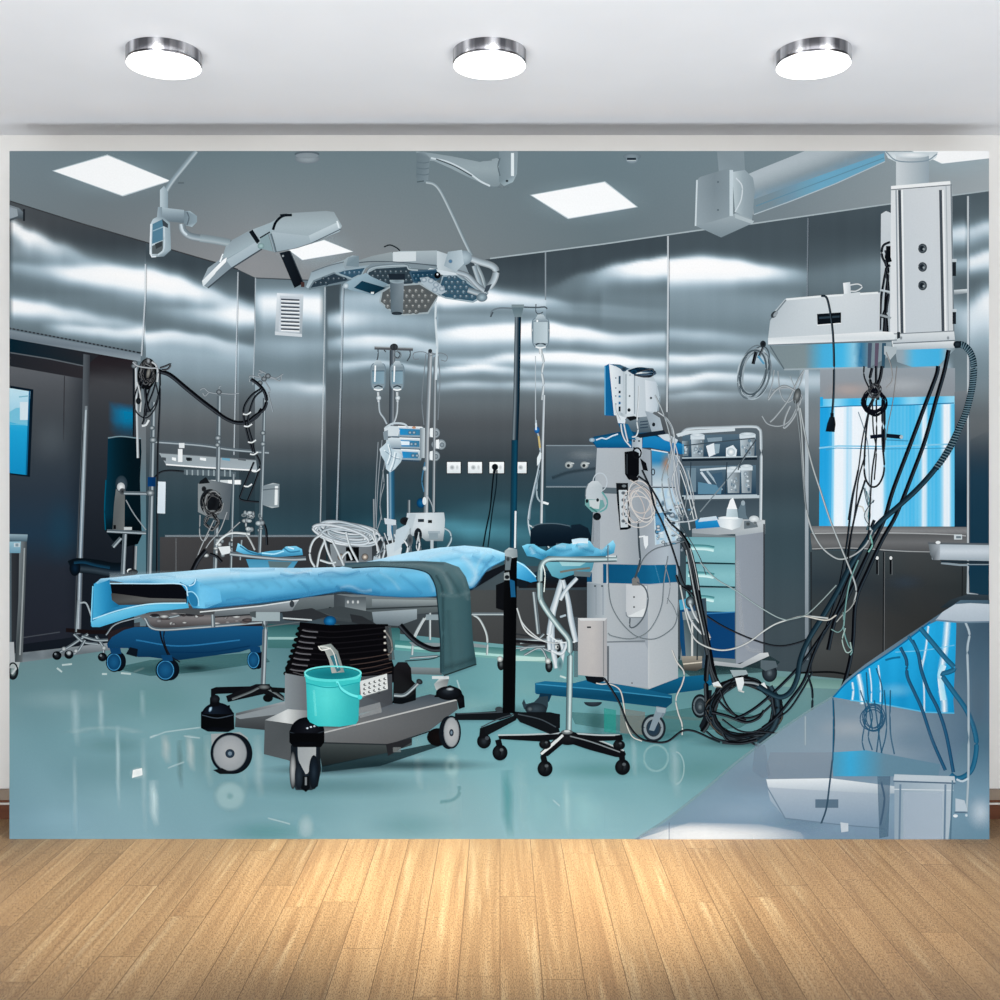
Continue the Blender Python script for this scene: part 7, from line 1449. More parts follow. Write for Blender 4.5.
# charger, power strip, bottle
cg = an.sub('printed_power_adapter', 'black power adapter hanging on the machine front'); cg.poly([(624.5, 452), (634, 450.5), (639, 453), (639, 474), (636, 478), (628, 479), (625, 474)], (10, 12, 16)); cg.ring(637, 453, 4, 5, 1.6, (16, 18, 22)); cg.poly([(640, 458), (646, 463), (648, 471), (643, 470)], (14, 16, 20)); cg.seg(629, 477, 638, 480, 5, (16, 18, 22)); cg.line([(627, 454), (627, 474)], 1, (50, 56, 62))
ps = an.sub('printed_power_strip', 'black-framed vertical socket strip'); ps.poly([(616, 483), (628, 483), (628, 489), (631, 528), (627, 529.6), (620, 530), (617, 500)], (20, 24, 28)); ps.poly([(618.6, 490), (627, 490), (628, 527), (620.6, 527.6)], (196, 206, 212))
for y in (493, 500, 507, 514, 521): ps.ell(623.4, y, 2.2, 1.8, [(40, 48, 54), (130, 140, 148)]); ps.ell(626, y + 2.4, .8, .8, (30, 38, 44))
ps.ell(624, 486, 2.2, 1.4, (110, 120, 126))
bt_ = an.sub('printed_suction_bottle', 'white suction bottle with a green tinted base hanging at the left side'); bt_.ring(600, 482, 7, 9, 1, (190, 202, 210)); bt_.poly([(588, 484), (592, 481), (598, 481), (602.5, 486), (602, 500), (597, 506), (588, 505), (585.5, 499), (586, 489)], hg(585, 603, (190, 200, 206), (214, 221, 225), (176, 188, 194))); bt_.line([(588, 484), (585.8, 490), (585.6, 499)], 1, (110, 122, 130)); bt_.poly([(585, 499), (603, 500), (605, 506), (598, 512), (592, 512), (585, 505)], (110, 160, 160)); bt_.poly([(589, 500), (600, 500), (599, 509), (590, 508)], (196, 206, 208)); bt_.ell(587, 501, 1.4, 2, (24, 30, 34)); bt_.ell(597.6, 500, 1.4, 1.8, (24, 30, 34)); bt_.ell(597, 516.5, 4, 3.8, [(26, 34, 40), (10, 14, 18)]); bt_.line([(602, 492), (607, 500), (606, 508), (600, 512)], 1.6, (96, 160, 160)); bt_.line([(590, 507), (597, 512)], 1.6, (60, 120, 116))
# metal case and outlet
ox = an.sub('printed_outlet_box', 'small white outlet box on the cabinet front'); ox.poly([(626, 584), (647, 586), (646, 611), (643, 617), (628, 616.5), (626, 612)], hg(626, 647, (190, 196, 201), (200, 206, 210))); ox.poly([(628, 616), (645, 608), (644, 614), (641, 618), (630, 618)], (214, 220, 223)); ox.ell(634, 597, .9, .9, (50, 58, 64)); ox.ell(634, 607, .9, .9, (50, 58, 64)); ox.line([(626, 612), (628, 617), (643, 617.5)], 1, (120, 130, 138)); ox.poly([(632, 579), (636, 575.5), (639, 579), (640, 585.5), (632, 585.5)], (120, 120, 118)); ox.line([(638, 520), (639, 545), (640, 560), (637, 572), (635, 578)], 2, (60, 72, 80)); ox.line([(637, 582), (645, 588), (648, 600), (644, 616), (636, 626), (630, 627), (630, 618)], 1.5, (84, 94, 102)); ox.poly([(643, 536), (648, 536), (648, 545), (645.6, 549), (644, 545)], (226, 232, 236)); ox.line([(639, 537), (645, 536)], 1.4, (226, 232, 236))
jb = an.sub('printed_junction_box', 'pale beige metal box hanging low on the left side'); jb.poly([(578, 618), (607, 618), (607, 676), (604, 677), (578, 675)], lambda x, y: mix(hg(578, 607, (176, 176, 178), (184, 182, 182), (160, 162, 166))(x, y), (150, 150, 154), (y - 618) / 200), sub=12); jb.poly([(578, 618), (607, 618), (605, 620.6), (580, 620.6)], (200, 204, 208)); jb.line([(603.5, 621), (603.5, 676)], 1, (120, 126, 132)); jb.rect(587, 626.4, 591, 628, (40, 44, 48)); jb.poly([(585, 676), (604, 677), (604, 681), (596, 684), (587, 681)], (14, 18, 24)); jb.rect(574, 617, 578, 677, (84, 96, 104, .5))

# ---- instrument stand with blue drape in front
ms = item('printed_draped_stand', 'wheeled chrome instrument stand with a crumpled blue drape and hanging white straps')
ms.poly([(544, 562), (594, 562), (592, 570), (586, 576), (578, 573), (560, 579), (552, 576)], grad((560, 562), (566, 578), (110, 178, 196), (70, 136, 158))); ms.poly([(574, 571), (592, 572), (590, 577), (574, 576)], (96, 110, 116)); ms.line([(560, 572), (572, 570), (590, 568)], 2, (110, 110, 104)); ms.poly([(558, 560), (590, 560), (580, 566), (562, 566)], (150, 196, 204))
sl = ms.sub('printed_white_strap', 'white straps hanging from the stand')
for L, w_ in (([(562, 580, 6), (556, 600, 6), (552, 615, 7), (552, 630, 5), (553, 650, 5), (557, 668, 6)], 6), ([(563, 580, 4), (568, 600, 5), (571, 620, 6), (576, 642, 5)], 5), ([(577, 578, 4), (566, 590, 4), (560, 600, 4)], 4), ([(551, 620, 5), (549, 634, 5), (550, 650, 5)], 5), ([(560, 640, 4), (563, 650, 4), (560, 668, 5)], 4), ([(553, 651, 4), (562, 653, 4), (568, 640, 3)], 4)): sl.ribbon(L, w_, [(-1, (130, 150, 162)), (-.4, (212, 220, 226)), (.2, (186, 198, 208)), (1, (120, 140, 154))])
sl.ell(560, 664, 3, 7, [(60, 90, 100), (110, 150, 156)]); 
for x, y in ((557.6, 647), (558, 651)): sl.ell(x, y, 1, 1, (16, 20, 24))
sl.line([(560, 617), (566, 615)], 2, (160, 176, 188)); sl.line([(547, 634), (560, 642), (575, 642)], 1.4, (206, 216, 222))
fr_ = ms.sub('printed_stand_frame', 'bent chrome tube frame')
def ctube(P_, w_=5.6): fr_.ribbon(P_, w_, [(-1, (60, 78, 84)), (-.6, (150, 176, 182)), (-.2, (206, 222, 224)), (.2, (130, 154, 160)), (.7, (84, 106, 112)), (1, (50, 66, 72))], n=8)
ctube([(617, 558.6), (590, 558.8), (560, 558.2), (548, 559), (542, 564), (540, 574), (540, 590), (541, 600), (548, 612), (560, 628), (568, 638), (570, 648), (569.4, 690), (568.6, 732)], 6)
fr_.line([(543, 565), (545, 575), (544, 592)], 1, (220, 232, 232)); fr_.line([(556, 561), (590, 562), (616, 561)], 1.2, (70, 90, 96), curve=False); fr_.rect(606, 555.6, 616, 557, (206, 220, 222))
dd = ms.sub('printed_blue_drape', 'crumpled light blue drape on the stand')
dd.poly([(522, 546), (527, 544), (534, 544), (540, 548), (546, 551), (554, 546), (562, 543), (570, 544), (576, 541), (584, 539.5), (590, 541), (594, 547), (602, 550), (608, 544), (613, 540), (615.5, 545), (614, 553), (606, 556), (590, 556), (570, 556.6), (548, 556), (542, 560), (534, 557), (527, 556)],
        lambda x, y: tuple(k + 14 * math.sin(x * .22 + y * .3) for k in ramp((y - 541) / 16, [(0, (140, 206, 236)), (.5, (100, 178, 218)), (1, (56, 130, 174))])), sub=4)
dd.ribbon([(572, 542), (580, 540.6), (588, 541)], 5, [(-1, (220, 236, 244)), (1, (190, 220, 236))])
for L, c_ in (([(529, 546), (536, 552), (546, 556)], (50, 120, 164)), ([(552, 548), (562, 551), (572, 549)], (60, 132, 176)), ([(576, 545), (584, 549), (594, 552)], (50, 118, 160)), ([(606, 548), (608, 553)], (50, 110, 150)), ([(556, 546), (566, 546)], (180, 222, 242)), ([(578, 547), (588, 545)], (176, 220, 240)), ([(530, 547), (534, 554)], (170, 216, 238)), ([(600, 552), (610, 546)], (150, 206, 232))): dd.ribbon(L, 3, SOFT(c_, .9))
# star foot
ft = ms.sub('printed_star_foot', 'black five-legged foot with chrome-edged arms')
for (P_, hl) in (([(498, 735), (499, 739), (540, 741.5), (566, 738), (566, 733), (530, 734)], [(498, 735), (530, 734.4), (562, 733)]), ([(562, 732), (572, 736), (548, 756), (541, 756), (540, 752)], [(541, 753.5), (556, 740), (564, 733.6)]), ([(568, 731), (600, 740), (624, 750), (626, 754), (624, 757.5), (616, 757), (590, 750), (566, 742)], [(572, 734), (598, 740), (624, 750.6)]), ([(570, 732), (600, 734), (622, 734.6), (623, 740), (600, 741), (570, 740)], [(576, 733.4), (600, 735), (620, 735)])):
    ft.poly(P_, (14, 16, 20)); ft.line(hl, 1.5, (170, 182, 188))
ft.ell(568, 738, 12, 7, [(26, 28, 32), (12, 14, 18)]); ft.ell(567, 732, 6, 2.4, [(150, 160, 164), (60, 68, 72)]); ft.line([(541, 754), (552, 745), (563, 735)], 2.6, (206, 214, 218)); ft.line([(570, 736), (592, 742), (620, 752)], 1.2, (120, 130, 136))
for x, y in ((500, 752.5), (545, 768.5), (622.5, 767), (619, 745), (545, 744)):
    f_ = ms.sub('printed_caster', 'small black twin caster'); r1, r2 = (7.6, 8) if y > 746 else (6, 5)
    if y > 746 or x > 600: f_.seg(x - (2 if x < 600 else 1), y - r2 - 5, x, y - r2 + 3, 6, (14, 16, 20))
    f_.ell(x, y, r1, r2, [(44, 50, 56), (18, 22, 26), (10, 12, 16)], off=(1, -1)); f_.ell(x - r1 * .35, y - 1, r1 * .5, r2 * .8, [(30, 34, 38), (12, 14, 18)]); f_.ell(x + r1 * .2, y - r2 * .35, r1 * .25, r2 * .2, (80, 88, 94))
ft.ell(567, 731, 3, 1, (190, 200, 204))

# ---- black column of the tall dark stand (in front of the machine)
cb3 = s3.sub('printed_black_column', 'thick black column with clamps and a star foot')
s3.kids.remove(cb3); cb3.parent = s3; LATE = cb3
for P_ in ([(455, 713), (455, 720), (500, 720), (512, 716), (508, 710), (480, 712)], [(512, 712), (518, 714), (480, 728), (479, 738), (486, 736), (516, 720)], [(511, 711), (522, 712), (558, 726), (560, 732), (550, 734), (520, 722)], [(515, 712), (550, 712), (559, 714), (559, 727), (552, 728), (516, 718)]): cb3.poly(P_, (16, 20, 24))
for L in ([(457, 713.6), (490, 712.4), (506, 711.6)], [(514, 714), (498, 719), (481, 727)], [(518, 714), (540, 719), (556, 727)]): cb3.line(L, 1.1, (60, 70, 78))
cb3.ell(484, 741, 7, 7.4, [(44, 50, 58), (20, 24, 28), (10, 12, 16)]); cb3.ell(487, 738, 2, 2, (60, 68, 76)); cb3.rect(480, 728, 485, 738, (14, 16, 20)); cb3.ell(499, 709, 4, 2.6, (50, 60, 66))
cb3.poly([(505, 552), (517, 551), (516.6, 600), (515, 713), (502.6, 713), (503.6, 600)], hg(503, 517, (6, 7, 9), (20, 22, 26), (10, 11, 14), (4, 5, 7))); cb3.poly([(504.6, 551), (509, 547.6), (517, 549), (517.6, 557), (512, 558), (505, 556)], hg(504, 518, (150, 164, 170), (196, 206, 210), (110, 124, 132))); cb3.poly([(505.6, 556), (511.6, 557), (510, 570), (505, 570)], (96, 110, 118)); cb3.ell(508, 559, 1.8, 2.4, [(20, 26, 30), (70, 80, 86)]); cb3.poly([(504, 573), (509, 572), (510, 580), (504, 580)], (140, 150, 154)); cb3.ell(507, 577, 2.4, 2, (20, 24, 28)); cb3.poly([(509.6, 579), (514.6, 581), (515.6, 597), (511, 597)], (22, 74, 120))
s3.late = cb3
PARTS_LATE = [cb3]
# ================================================================ print: cables on the right and the steel counter
CW = (172, 184, 190); CDK = (14, 18, 24)
# ---- thin cables on the machine
mc = item('printed_cable_bundle', 'thin white and grey cables running over the front and right side of the machine')
def cab(p, L, w=1.4, c=CW): p.tube(L, w * .9, c, hi=.25, lo=-.5)
r_ = random.Random(77)
for k in range(9): mc.ring(637 + r_.uniform(-4, 5), 506 + r_.uniform(-7, 7), r_.uniform(7, 16), r_.uniform(12, 22), r_.uniform(.8, 1.2), r_.choice([(196, 188, 184), (150, 156, 162), (110, 116, 122), (206, 204, 202)]), rot=r_.uniform(-24, 26))
for L, w_, c_ in [
    ([(655, 395), (662, 410), (668, 428), (672, 450), (668, 475), (672, 500), (680, 520)], 1.6, CW), ([(658, 412), (668, 420), (674, 434), (674, 460), (676, 490), (684, 515)], 1.8, (196, 206, 212)),
    ([(664, 416), (672, 430), (670, 455), (662, 480), (666, 510)], 1.4, (150, 164, 172)), ([(674, 440), (678, 460), (672, 480), (676, 500), (684, 522)], 1.4, (206, 214, 220)), ([(676, 455), (684, 470), (690, 490), (696, 515), (697, 519)], 1.6, (206, 214, 220)),
    ([(678, 462), (686, 480), (686, 500), (682, 520)], 1.5, (120, 134, 142)), ([(680, 470), (688, 495), (694, 520)], 1.3, (220, 228, 232)), ([(670, 440), (676, 470), (680, 495), (688, 520), (690, 530)], 1.8, (186, 196, 204)),
    ([(630, 480), (640, 486), (648, 494), (655, 508)], 1.6, (206, 200, 196)), ([(608, 545), (608, 575), (610, 600), (616, 615), (626, 628), (638, 637), (654, 639), (668, 632), (676, 622), (679, 600)], 1.3, (110, 124, 132)),
    ([(668, 556), (664, 580), (662, 604), (655, 622), (645, 634), (630, 639), (612, 636), (608, 633)], 1.4, (120, 134, 142)), ([(685, 541), (670, 545), (655, 549), (644, 558), (638, 572)], 1.3, (96, 108, 116)), ([(665, 565), (670, 585), (667, 604)], 1, (130, 142, 150)),
    ([(667, 598), (673, 606), (677, 616)], 1, (120, 134, 142)), ([(672, 650), (677, 662), (684, 672), (682, 684), (676, 698), (678, 712), (682, 724), (682, 735)], 1.8, (206, 208, 206)), ([(697, 519), (690, 521), (675, 522), (668, 520)], 2, (190, 202, 210)),
    ([(680, 525), (690, 540), (700, 558), (706, 575)], 1, (60, 74, 82)), ([(664, 520), (672, 530), (686, 540)], 1.4, (206, 214, 218)), ([(596, 683), (602, 684), (610, 684), (620, 690), (624, 706), (626, 722), (632, 736), (642, 741)], 1.6, (206, 206, 202)),
    ([(517, 608), (522, 622), (532, 633), (544, 641), (556, 643), (560, 642)], 1.6, (196, 206, 212)), ([(540, 570), (540, 600)], 0.8, (90, 110, 118))]: cab(mc, L, w_, c_)
for L, w_ in [([(642, 470), (650, 488), (654, 505), (662, 522), (670, 542), (676, 560), (682, 580)], 2), ([(638, 476), (648, 484), (658, 500), (668, 520), (680, 532), (690, 545)], 2), ([(604, 678), (612, 690), (620, 704), (628, 724), (640, 738), (655, 742), (668, 741), (682, 731), (694, 731), (710, 738), (720, 742)], 2.2), ([(682, 580), (688, 592), (700, 610), (716, 622), (735, 632), (760, 642), (780, 646), (800, 642), (812, 636)], 1.8)]: blk(mc, L, w_)
for k in range(26):
    x = r_.uniform(656, 690); y = r_.uniform(505, 550); mc.ell(x, y, r_.uniform(.8, 2.6), r_.uniform(.8, 2.2), [r_.choice([(226, 234, 238), (90, 150, 190), (40, 50, 60), (150, 164, 172)]), (70, 86, 98)])
# suction jars and connectors low on the right of the machine
sj = item('printed_suction_canister', 'clear canister with dark rims between the machine and the blue bin')
sj.poly([(680, 600), (706, 598), (708, 640), (704, 668), (684, 670), (680, 640)], hg(680, 708, (12, 60, 110), (60, 84, 96), (20, 60, 90), (70, 80, 86))); sj.poly([(683, 616), (704, 614), (704, 658), (686, 660)], hg(683, 705, (70, 90, 98), (150, 160, 164), (60, 76, 84), (120, 130, 134), (44, 56, 62))); sj.poly([(681, 656), (702, 656), (702, 668), (696, 671), (684, 670)], vg(656, 671, (150, 146, 136), (60, 58, 54))); sj.poly([(682, 612), (704, 610), (704, 618), (683, 620)], (120, 132, 138)); sj.poly([(679, 600), (690, 598), (692, 608), (680, 610)], (70, 150, 190)); sj.ell(690, 602, 4.6, 6, [(200, 212, 218), (90, 104, 112), (20, 26, 30)]); sj.ell(688, 588, 4.4, 3.4, [(14, 16, 20), (30, 36, 42)]); sj.line([(692, 620), (692, 656)], 2, (196, 200, 200)); sj.line([(698, 616), (697, 660)], 1.4, (40, 50, 56)); sj.line([(683, 664), (702, 662)], 1.2, (206, 200, 186))
for L in ([(686, 608), (692, 622), (702, 634), (710, 640)], [(690, 604), (696, 618), (706, 630), (710, 638)]): sj.tube(L, 2.2, (196, 206, 212))
# ---- thick black bundle falling to the floor beside the cart
bb2 = item('printed_hose_bundle', 'black hose bundle hanging between the machine and the cart down to the floor')
for L, w_ in [([(684, 542), (690, 556), (693, 576), (697, 600), (703, 625), (708, 650), (712, 670), (716, 684)], 7), ([(680, 532), (688, 545), (695, 570), (700, 600), (706, 630), (711, 656)], 3.6), ([(692, 560), (698, 590), (704, 620), (710, 650), (716, 680)], 3), ([(676, 575), (680, 585), (690, 592), (696, 600)], 2.4), ([(708, 655), (706, 680), (707, 705), (708, 722), (702, 732)], 5), ([(709, 650), (712, 668), (718, 682), (722, 690)], 3.4)]: blk(bb2, L, w_, hi=(70, 78, 84))
for L in ([(686, 550), (691, 575), (697, 605), (704, 635)], [(690, 548), (695, 568), (699, 590)]): bb2.line(L, .9, (170, 178, 182))
# ---- coil on the floor
co = item('printed_cable_coil', 'large coil of black cables tied with white tape, lying on the green floor')
co.glow(742, 742, 60, 7, (24, 50, 54), .6)
for k in range(17):
    co.ribbon([(744 + (34 + r_.uniform(-7, 5)) * math.cos(a) + r_.uniform(-1, 1), 710 + (30 + r_.uniform(-6, 3)) * math.sin(a) + r_.uniform(-1, 1)) for a in [2 * PI * i / 12 + k for i in range(12)]], r_.uniform(2, 3.4), [(-1, (8, 10, 12)), (-.3, r_.choice([(60, 70, 78), (30, 36, 42), (90, 84, 76), (40, 60, 72)])), (.3, (16, 18, 22)), (1, (8, 10, 12))], closed=True, n=5)
co.ribbon([(770, 686), (777, 700), (777, 718), (770, 732), (758, 742)], 5, [(-1, (14, 24, 32)), (0, (50, 72, 84)), (1, (14, 22, 28))])
for L, w_ in [([(718, 700), (730, 712), (745, 718), (760, 714), (772, 704)], 2.4), ([(712, 712), (728, 716), (745, 722), (758, 718), (764, 710)], 3), ([(720, 690), (726, 704), (736, 716), (746, 720)], 2.2), ([(722, 719), (738, 730), (752, 732), (762, 728)], 1.8), ([(754, 731), (768, 732), (782, 734)], 2), ([(748, 740), (756, 745), (764, 747)], 2), ([(722, 742), (740, 743), (756, 740)], 3.4), ([(706, 731), (715, 738), (728, 742)], 2.2)]: blk(co, L, w_)
for q in ([(735, 678), (743, 677), (744, 683), (741, 692), (738, 690)], [(759, 685), (764, 682), (767, 688), (763, 692), (760, 690)], [(712, 683), (718, 681), (722, 687), (714, 687)]): co.poly(q, (214, 222, 226))
co.line([(714, 686), (722, 687)], 1, (150, 150, 140)); co.tube([(744, 682), (754, 683), (762, 686)], 2.4, (120, 132, 140)); co.line([(738, 690), (744, 692)], 1.6, (190, 196, 196))
# ---- big cable sweep from the pendant
sw = item('printed_cable_sweep', 'bundle of thick black and dark blue cables sweeping from the white pendant down to the floor')
def big(L, w, c=(10, 12, 18), hi=(50, 62, 72), **k): sw.ribbon(L, w, [(-1, c), (-.4, hi), (.1, c), (1, sh(c, -.3))], **k)
big([(938, 366), (936, 376), (925, 405), (910, 445), (893, 490), (884, 520), (872, 545), (858, 575), (846, 600), (835, 620), (828, 650)], 4.2)
big([(948.5, 350), (944, 372), (936, 400), (925, 440), (912, 475), (896, 515), (882, 540), (868, 570), (856, 600), (853, 640), (849, 665), (842, 690)], 4.2)
big([(874, 520), (866, 540), (857, 560), (846, 585), (838, 606), (830, 622), (815, 650), (804, 680), (790, 700), (775, 718), (762, 728)], 3.2)
big([(858, 470), (852, 500), (847, 540), (843, 565), (838, 590), (832, 610), (824, 632), (815, 652)], 2); big([(865, 480), (856, 510), (849, 545), (846, 570), (840, 595)], 2)
big([(828, 625), (818, 640), (800, 665), (780, 686), (760, 704), (745, 714), (735, 718)], 3); big([(824, 630), (815, 650), (808, 672), (812, 690), (812, 712)], 2.2); big([(812, 672), (802, 690), (790, 708), (778, 718)], 2)
# corrugated hose with stripes
HP = [(954, 345), (962, 345), (969, 351), (973, 362), (973, 378), (970, 396), (965, 414), (958, 430), (948, 450), (934, 470), (916, 490), (896, 508), (878, 524), (865, 542), (850, 566), (838, 590), (824, 614), (808, 640), (800, 660), (797, 678), (790, 692), (780, 697), (768, 692), (758, 686)]
sw.ribbon([p + ((6.8,) if p[1] < 470 else (5.4,)) for p in HP], 7, [(-1, (12, 28, 38)), (-.4, (48, 74, 88)), (.1, (26, 48, 60)), (1, (8, 20, 30))])
sp_ = smooth(HP, 8)
for i in range(4, len(sp_) - 1):
    if sp_[i][1] < 470 and sp_[i][0] > 930:
        a, b_ = sp_[i - 1], sp_[i + 1]; L_ = math.dist(a, b_) or 1; nx, ny = -(b_[1] - a[1]) / L_, (b_[0] - a[0]) / L_; tx, ty = (b_[0] - a[0]) / L_, (b_[1] - a[1]) / L_
        for o_ in (-.9, 1.2):
            x, y = sp_[i][0] + tx * o_, sp_[i][1] + ty * o_
            sw.seg(x - nx * 3.3 - tx * .8, y - ny * 3.3 - ty * .8, x + nx * 3.3 + tx * .8, y + ny * 3.3 + ty * .8, .9, (104, 130, 142) if o_ < 0 else (14, 32, 44))
sw.ell(957, 344.5, 4, 3.4, [(40, 52, 60), (14, 22, 30)])
# ---- grey/white loops between cart and sweep
lc = item('printed_white_cable', 'long pale cables looping from the pendant past the cart to the machine')
for L, w_, c_ in [([(798, 404), (801, 425), (803, 460), (805, 500), (810, 525), (820, 545), (832, 556), (842, 559), (855, 554), (866, 544), (872, 530)], 2, (170, 180, 184)), ([(800, 408), (806, 440), (812, 465), (820, 490), (830, 520), (842, 550), (852, 575), (856, 590), (853, 604)], 2, (176, 186, 190)), ([(795, 400), (800, 440), (803, 480), (806, 510)], 1.3, (130, 142, 148)),
                  ([(680, 585), (684, 605), (688, 622), (694, 638), (705, 646), (720, 650), (735, 648), (750, 641), (762, 632), (775, 624), (790, 619), (805, 616), (828, 618)], 1.9, (196, 204, 206)), ([(700, 562), (715, 578), (735, 590), (755, 604), (775, 616), (786, 620)], 1.4, (150, 172, 176)), ([(786, 620), (805, 615), (820, 602), (836, 585)], 1.5, (140, 160, 162)), ([(805, 616), (826, 620), (836, 615)], 1.8, (206, 206, 200)), ([(855, 600), (850, 608), (842, 615), (836, 622)], 1.6, (150, 156, 156)),
                  ([(858, 560), (850, 580), (846, 600), (844, 620), (844, 632), (848, 645), (852, 650), (850, 655)], 1.8, (100, 150, 150)), ([(831, 629), (838, 632), (843, 626), (843, 612)], 1.4, (110, 150, 150)), ([(845, 628), (842, 640), (846, 652), (851, 650), (850, 642)], 1.6, (160, 190, 186)), ([(870, 535), (872, 545), (868, 552)], 2, (120, 190, 180)), ([(688, 470), (694, 500), (690, 515)], 1, (190, 200, 206)),
                  ([(858, 412), (864, 430), (868, 450), (869, 500), (867, 520)], 1, (120, 150, 170)), ([(897, 366), (893, 400), (888, 425), (886, 440)], 1, (130, 130, 130)), ([(886, 352), (891, 366), (892, 380), (886, 388)], 1.2, (150, 150, 150))]: cab(lc, L, w_, c_)
for k in range(7): lc.line([(863 + k * 1.6, 485 + k * 3), (866 + k * 1.3, 500), (870 - k, 515), (866 + k, 530)], .9, (r_.choice([(90, 140, 150), (206, 216, 220), (60, 84, 96)])))
lc.line([(858, 506), (862, 507), (864, 512)], 1.4, (206, 206, 200))
# ---- hanging bunch under the shelf
hb = item('printed_cable_bunch', 'knotted bunch of black cables hanging under the pendant in front of the curtain')
for L, w_ in [([(864, 366), (864, 376), (868, 386), (872, 392)], 1.6), ([(872, 368), (870, 380), (874, 395), (868, 410)], 3), ([(882, 366), (880, 378), (876, 390), (878, 400)], 3.4), ([(876, 366), (876, 390)], 2.6), ([(870, 404), (866, 430), (864, 470), (868, 484), (874, 487), (880, 482), (884, 468), (882, 440), (882, 400)], 1.9), ([(876, 400), (876, 440), (872, 470), (870, 500), (868, 540)], 1.6), ([(884, 404), (884, 440), (883, 452)], 2.6), ([(868, 412), (862, 440), (858, 470), (852, 495), (848, 520)], 1.4), ([(865, 455), (858, 480), (855, 510), (851, 535), (848, 560)], 1.5), ([(872, 400), (873, 430), (876, 450), (874, 480)], 1.4)]: blk(hb, L, w_)
for k in range(7): hb.ring(874 + r_.uniform(-1.5, 1.5), 402 + r_.uniform(-2, 2), r_.uniform(9, 12.5), r_.uniform(10, 13), r_.uniform(1, 1.6), (12, 14, 22))
tangle(hb, 874, 391, 7, 8, 6, 1.3, [(12, 14, 20), (50, 56, 62)], 44)
hb.seg(870, 437, 884, 435.6, 3.6, (14, 20, 34)); hb.seg(886, 435.6, 901, 437, 4, (16, 24, 36)); hb.ell(901, 437, 1.8, 2, (170, 190, 200)); hb.seg(886, 440, 908, 441, 1, (60, 140, 190))

# ---- polished steel counter in the foreground
cn2 = item('printed_steel_counter', 'polished steel counter in the lower right corner reflecting the window and pendant')
EDGE = [(634, 839), (665, 822), (700, 795), (735, 765), (770, 738), (805, 714), (833, 697), (845, 680), (865, 664), (900, 640), (930, 620), (960, 600), (989, 600)]
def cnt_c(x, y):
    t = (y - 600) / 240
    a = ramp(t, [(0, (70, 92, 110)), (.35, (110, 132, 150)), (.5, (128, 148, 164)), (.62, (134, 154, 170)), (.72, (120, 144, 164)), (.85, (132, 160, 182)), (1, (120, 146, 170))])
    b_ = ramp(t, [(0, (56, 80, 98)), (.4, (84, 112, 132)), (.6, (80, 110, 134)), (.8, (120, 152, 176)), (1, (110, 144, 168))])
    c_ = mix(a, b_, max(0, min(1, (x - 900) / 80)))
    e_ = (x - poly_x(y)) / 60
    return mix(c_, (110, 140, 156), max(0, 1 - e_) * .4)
def poly_x(y):
    for (xa, ya), (xb, yb) in zip(EDGE, EDGE[1:]):
        if yb <= y <= ya and ya != yb: return xa + (xb - xa) * (ya - y) / (ya - yb)
    return 634
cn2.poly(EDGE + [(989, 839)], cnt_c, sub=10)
cn2.line([(640, 836), (665, 820), (700, 793), (735, 763), (770, 737), (805, 713), (832, 697)], 2.4, (130, 156, 166, .6))
G2 = cn2.glow
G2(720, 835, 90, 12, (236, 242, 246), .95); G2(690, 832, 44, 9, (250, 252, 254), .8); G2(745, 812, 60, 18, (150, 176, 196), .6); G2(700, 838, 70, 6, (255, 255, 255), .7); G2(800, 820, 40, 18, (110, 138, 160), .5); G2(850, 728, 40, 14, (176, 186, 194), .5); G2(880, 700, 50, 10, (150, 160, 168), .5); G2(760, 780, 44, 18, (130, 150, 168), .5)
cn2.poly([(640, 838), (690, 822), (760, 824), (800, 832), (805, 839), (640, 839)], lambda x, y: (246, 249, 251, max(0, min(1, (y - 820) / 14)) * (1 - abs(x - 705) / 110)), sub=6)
# reflected window
rw = cn2.sub('printed_window_reflection', 'bright blue reflection of the curtained window in the steel')
RW = [(833, 697), (845, 684), (865, 668), (895, 648), (925, 626), (938, 620), (956, 621), (955, 660), (953, 700), (954, 713), (925, 712), (880, 703), (850, 700)]
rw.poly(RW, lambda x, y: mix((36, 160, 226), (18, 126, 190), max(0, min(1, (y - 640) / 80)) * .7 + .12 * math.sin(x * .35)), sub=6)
for (x0, y0, x1, y1, w_) in ((858, 674, 862, 704, 6), (869, 668, 871, 702, 2), (878, 665, 880, 702, 2), (928, 626, 921, 670, 3), (947, 622, 941, 670, 8), (941, 690, 944, 712, 8), (921, 660, 924, 712, 2.4), (852, 682, 852, 700, 3)): rw.ribbon([(x0, y0), ((x0 + x1) / 2 + 1, (y0 + y1) / 2), (x1, y1)], w_, [(-1, (120, 206, 244, .2)), (0, (246, 252, 255, 1.)), (1, (120, 206, 244, .2))])
rw.ribbon([(943, 665), (940, 676), (943, 700)], 6, [(-1, (220, 242, 252)), (1, (160, 220, 246))]); rw.line([(895, 652), (925, 650), (954, 645)], 1, (120, 200, 240, .8)); rw.line([(833, 697), (846, 683), (865, 668), (897, 647), (930, 622)], 1.6, (16, 100, 158)); rw.line([(885, 660), (892, 658), (900, 657)], 2, (20, 100, 150))
rw.glow(895, 690, 22, 9, (120, 200, 240), .5); rw.line([(850, 700), (880, 703.5), (925, 712), (954, 713)], 1.2, (90, 180, 226), curve=False)
DB_ = (18, 92, 140)
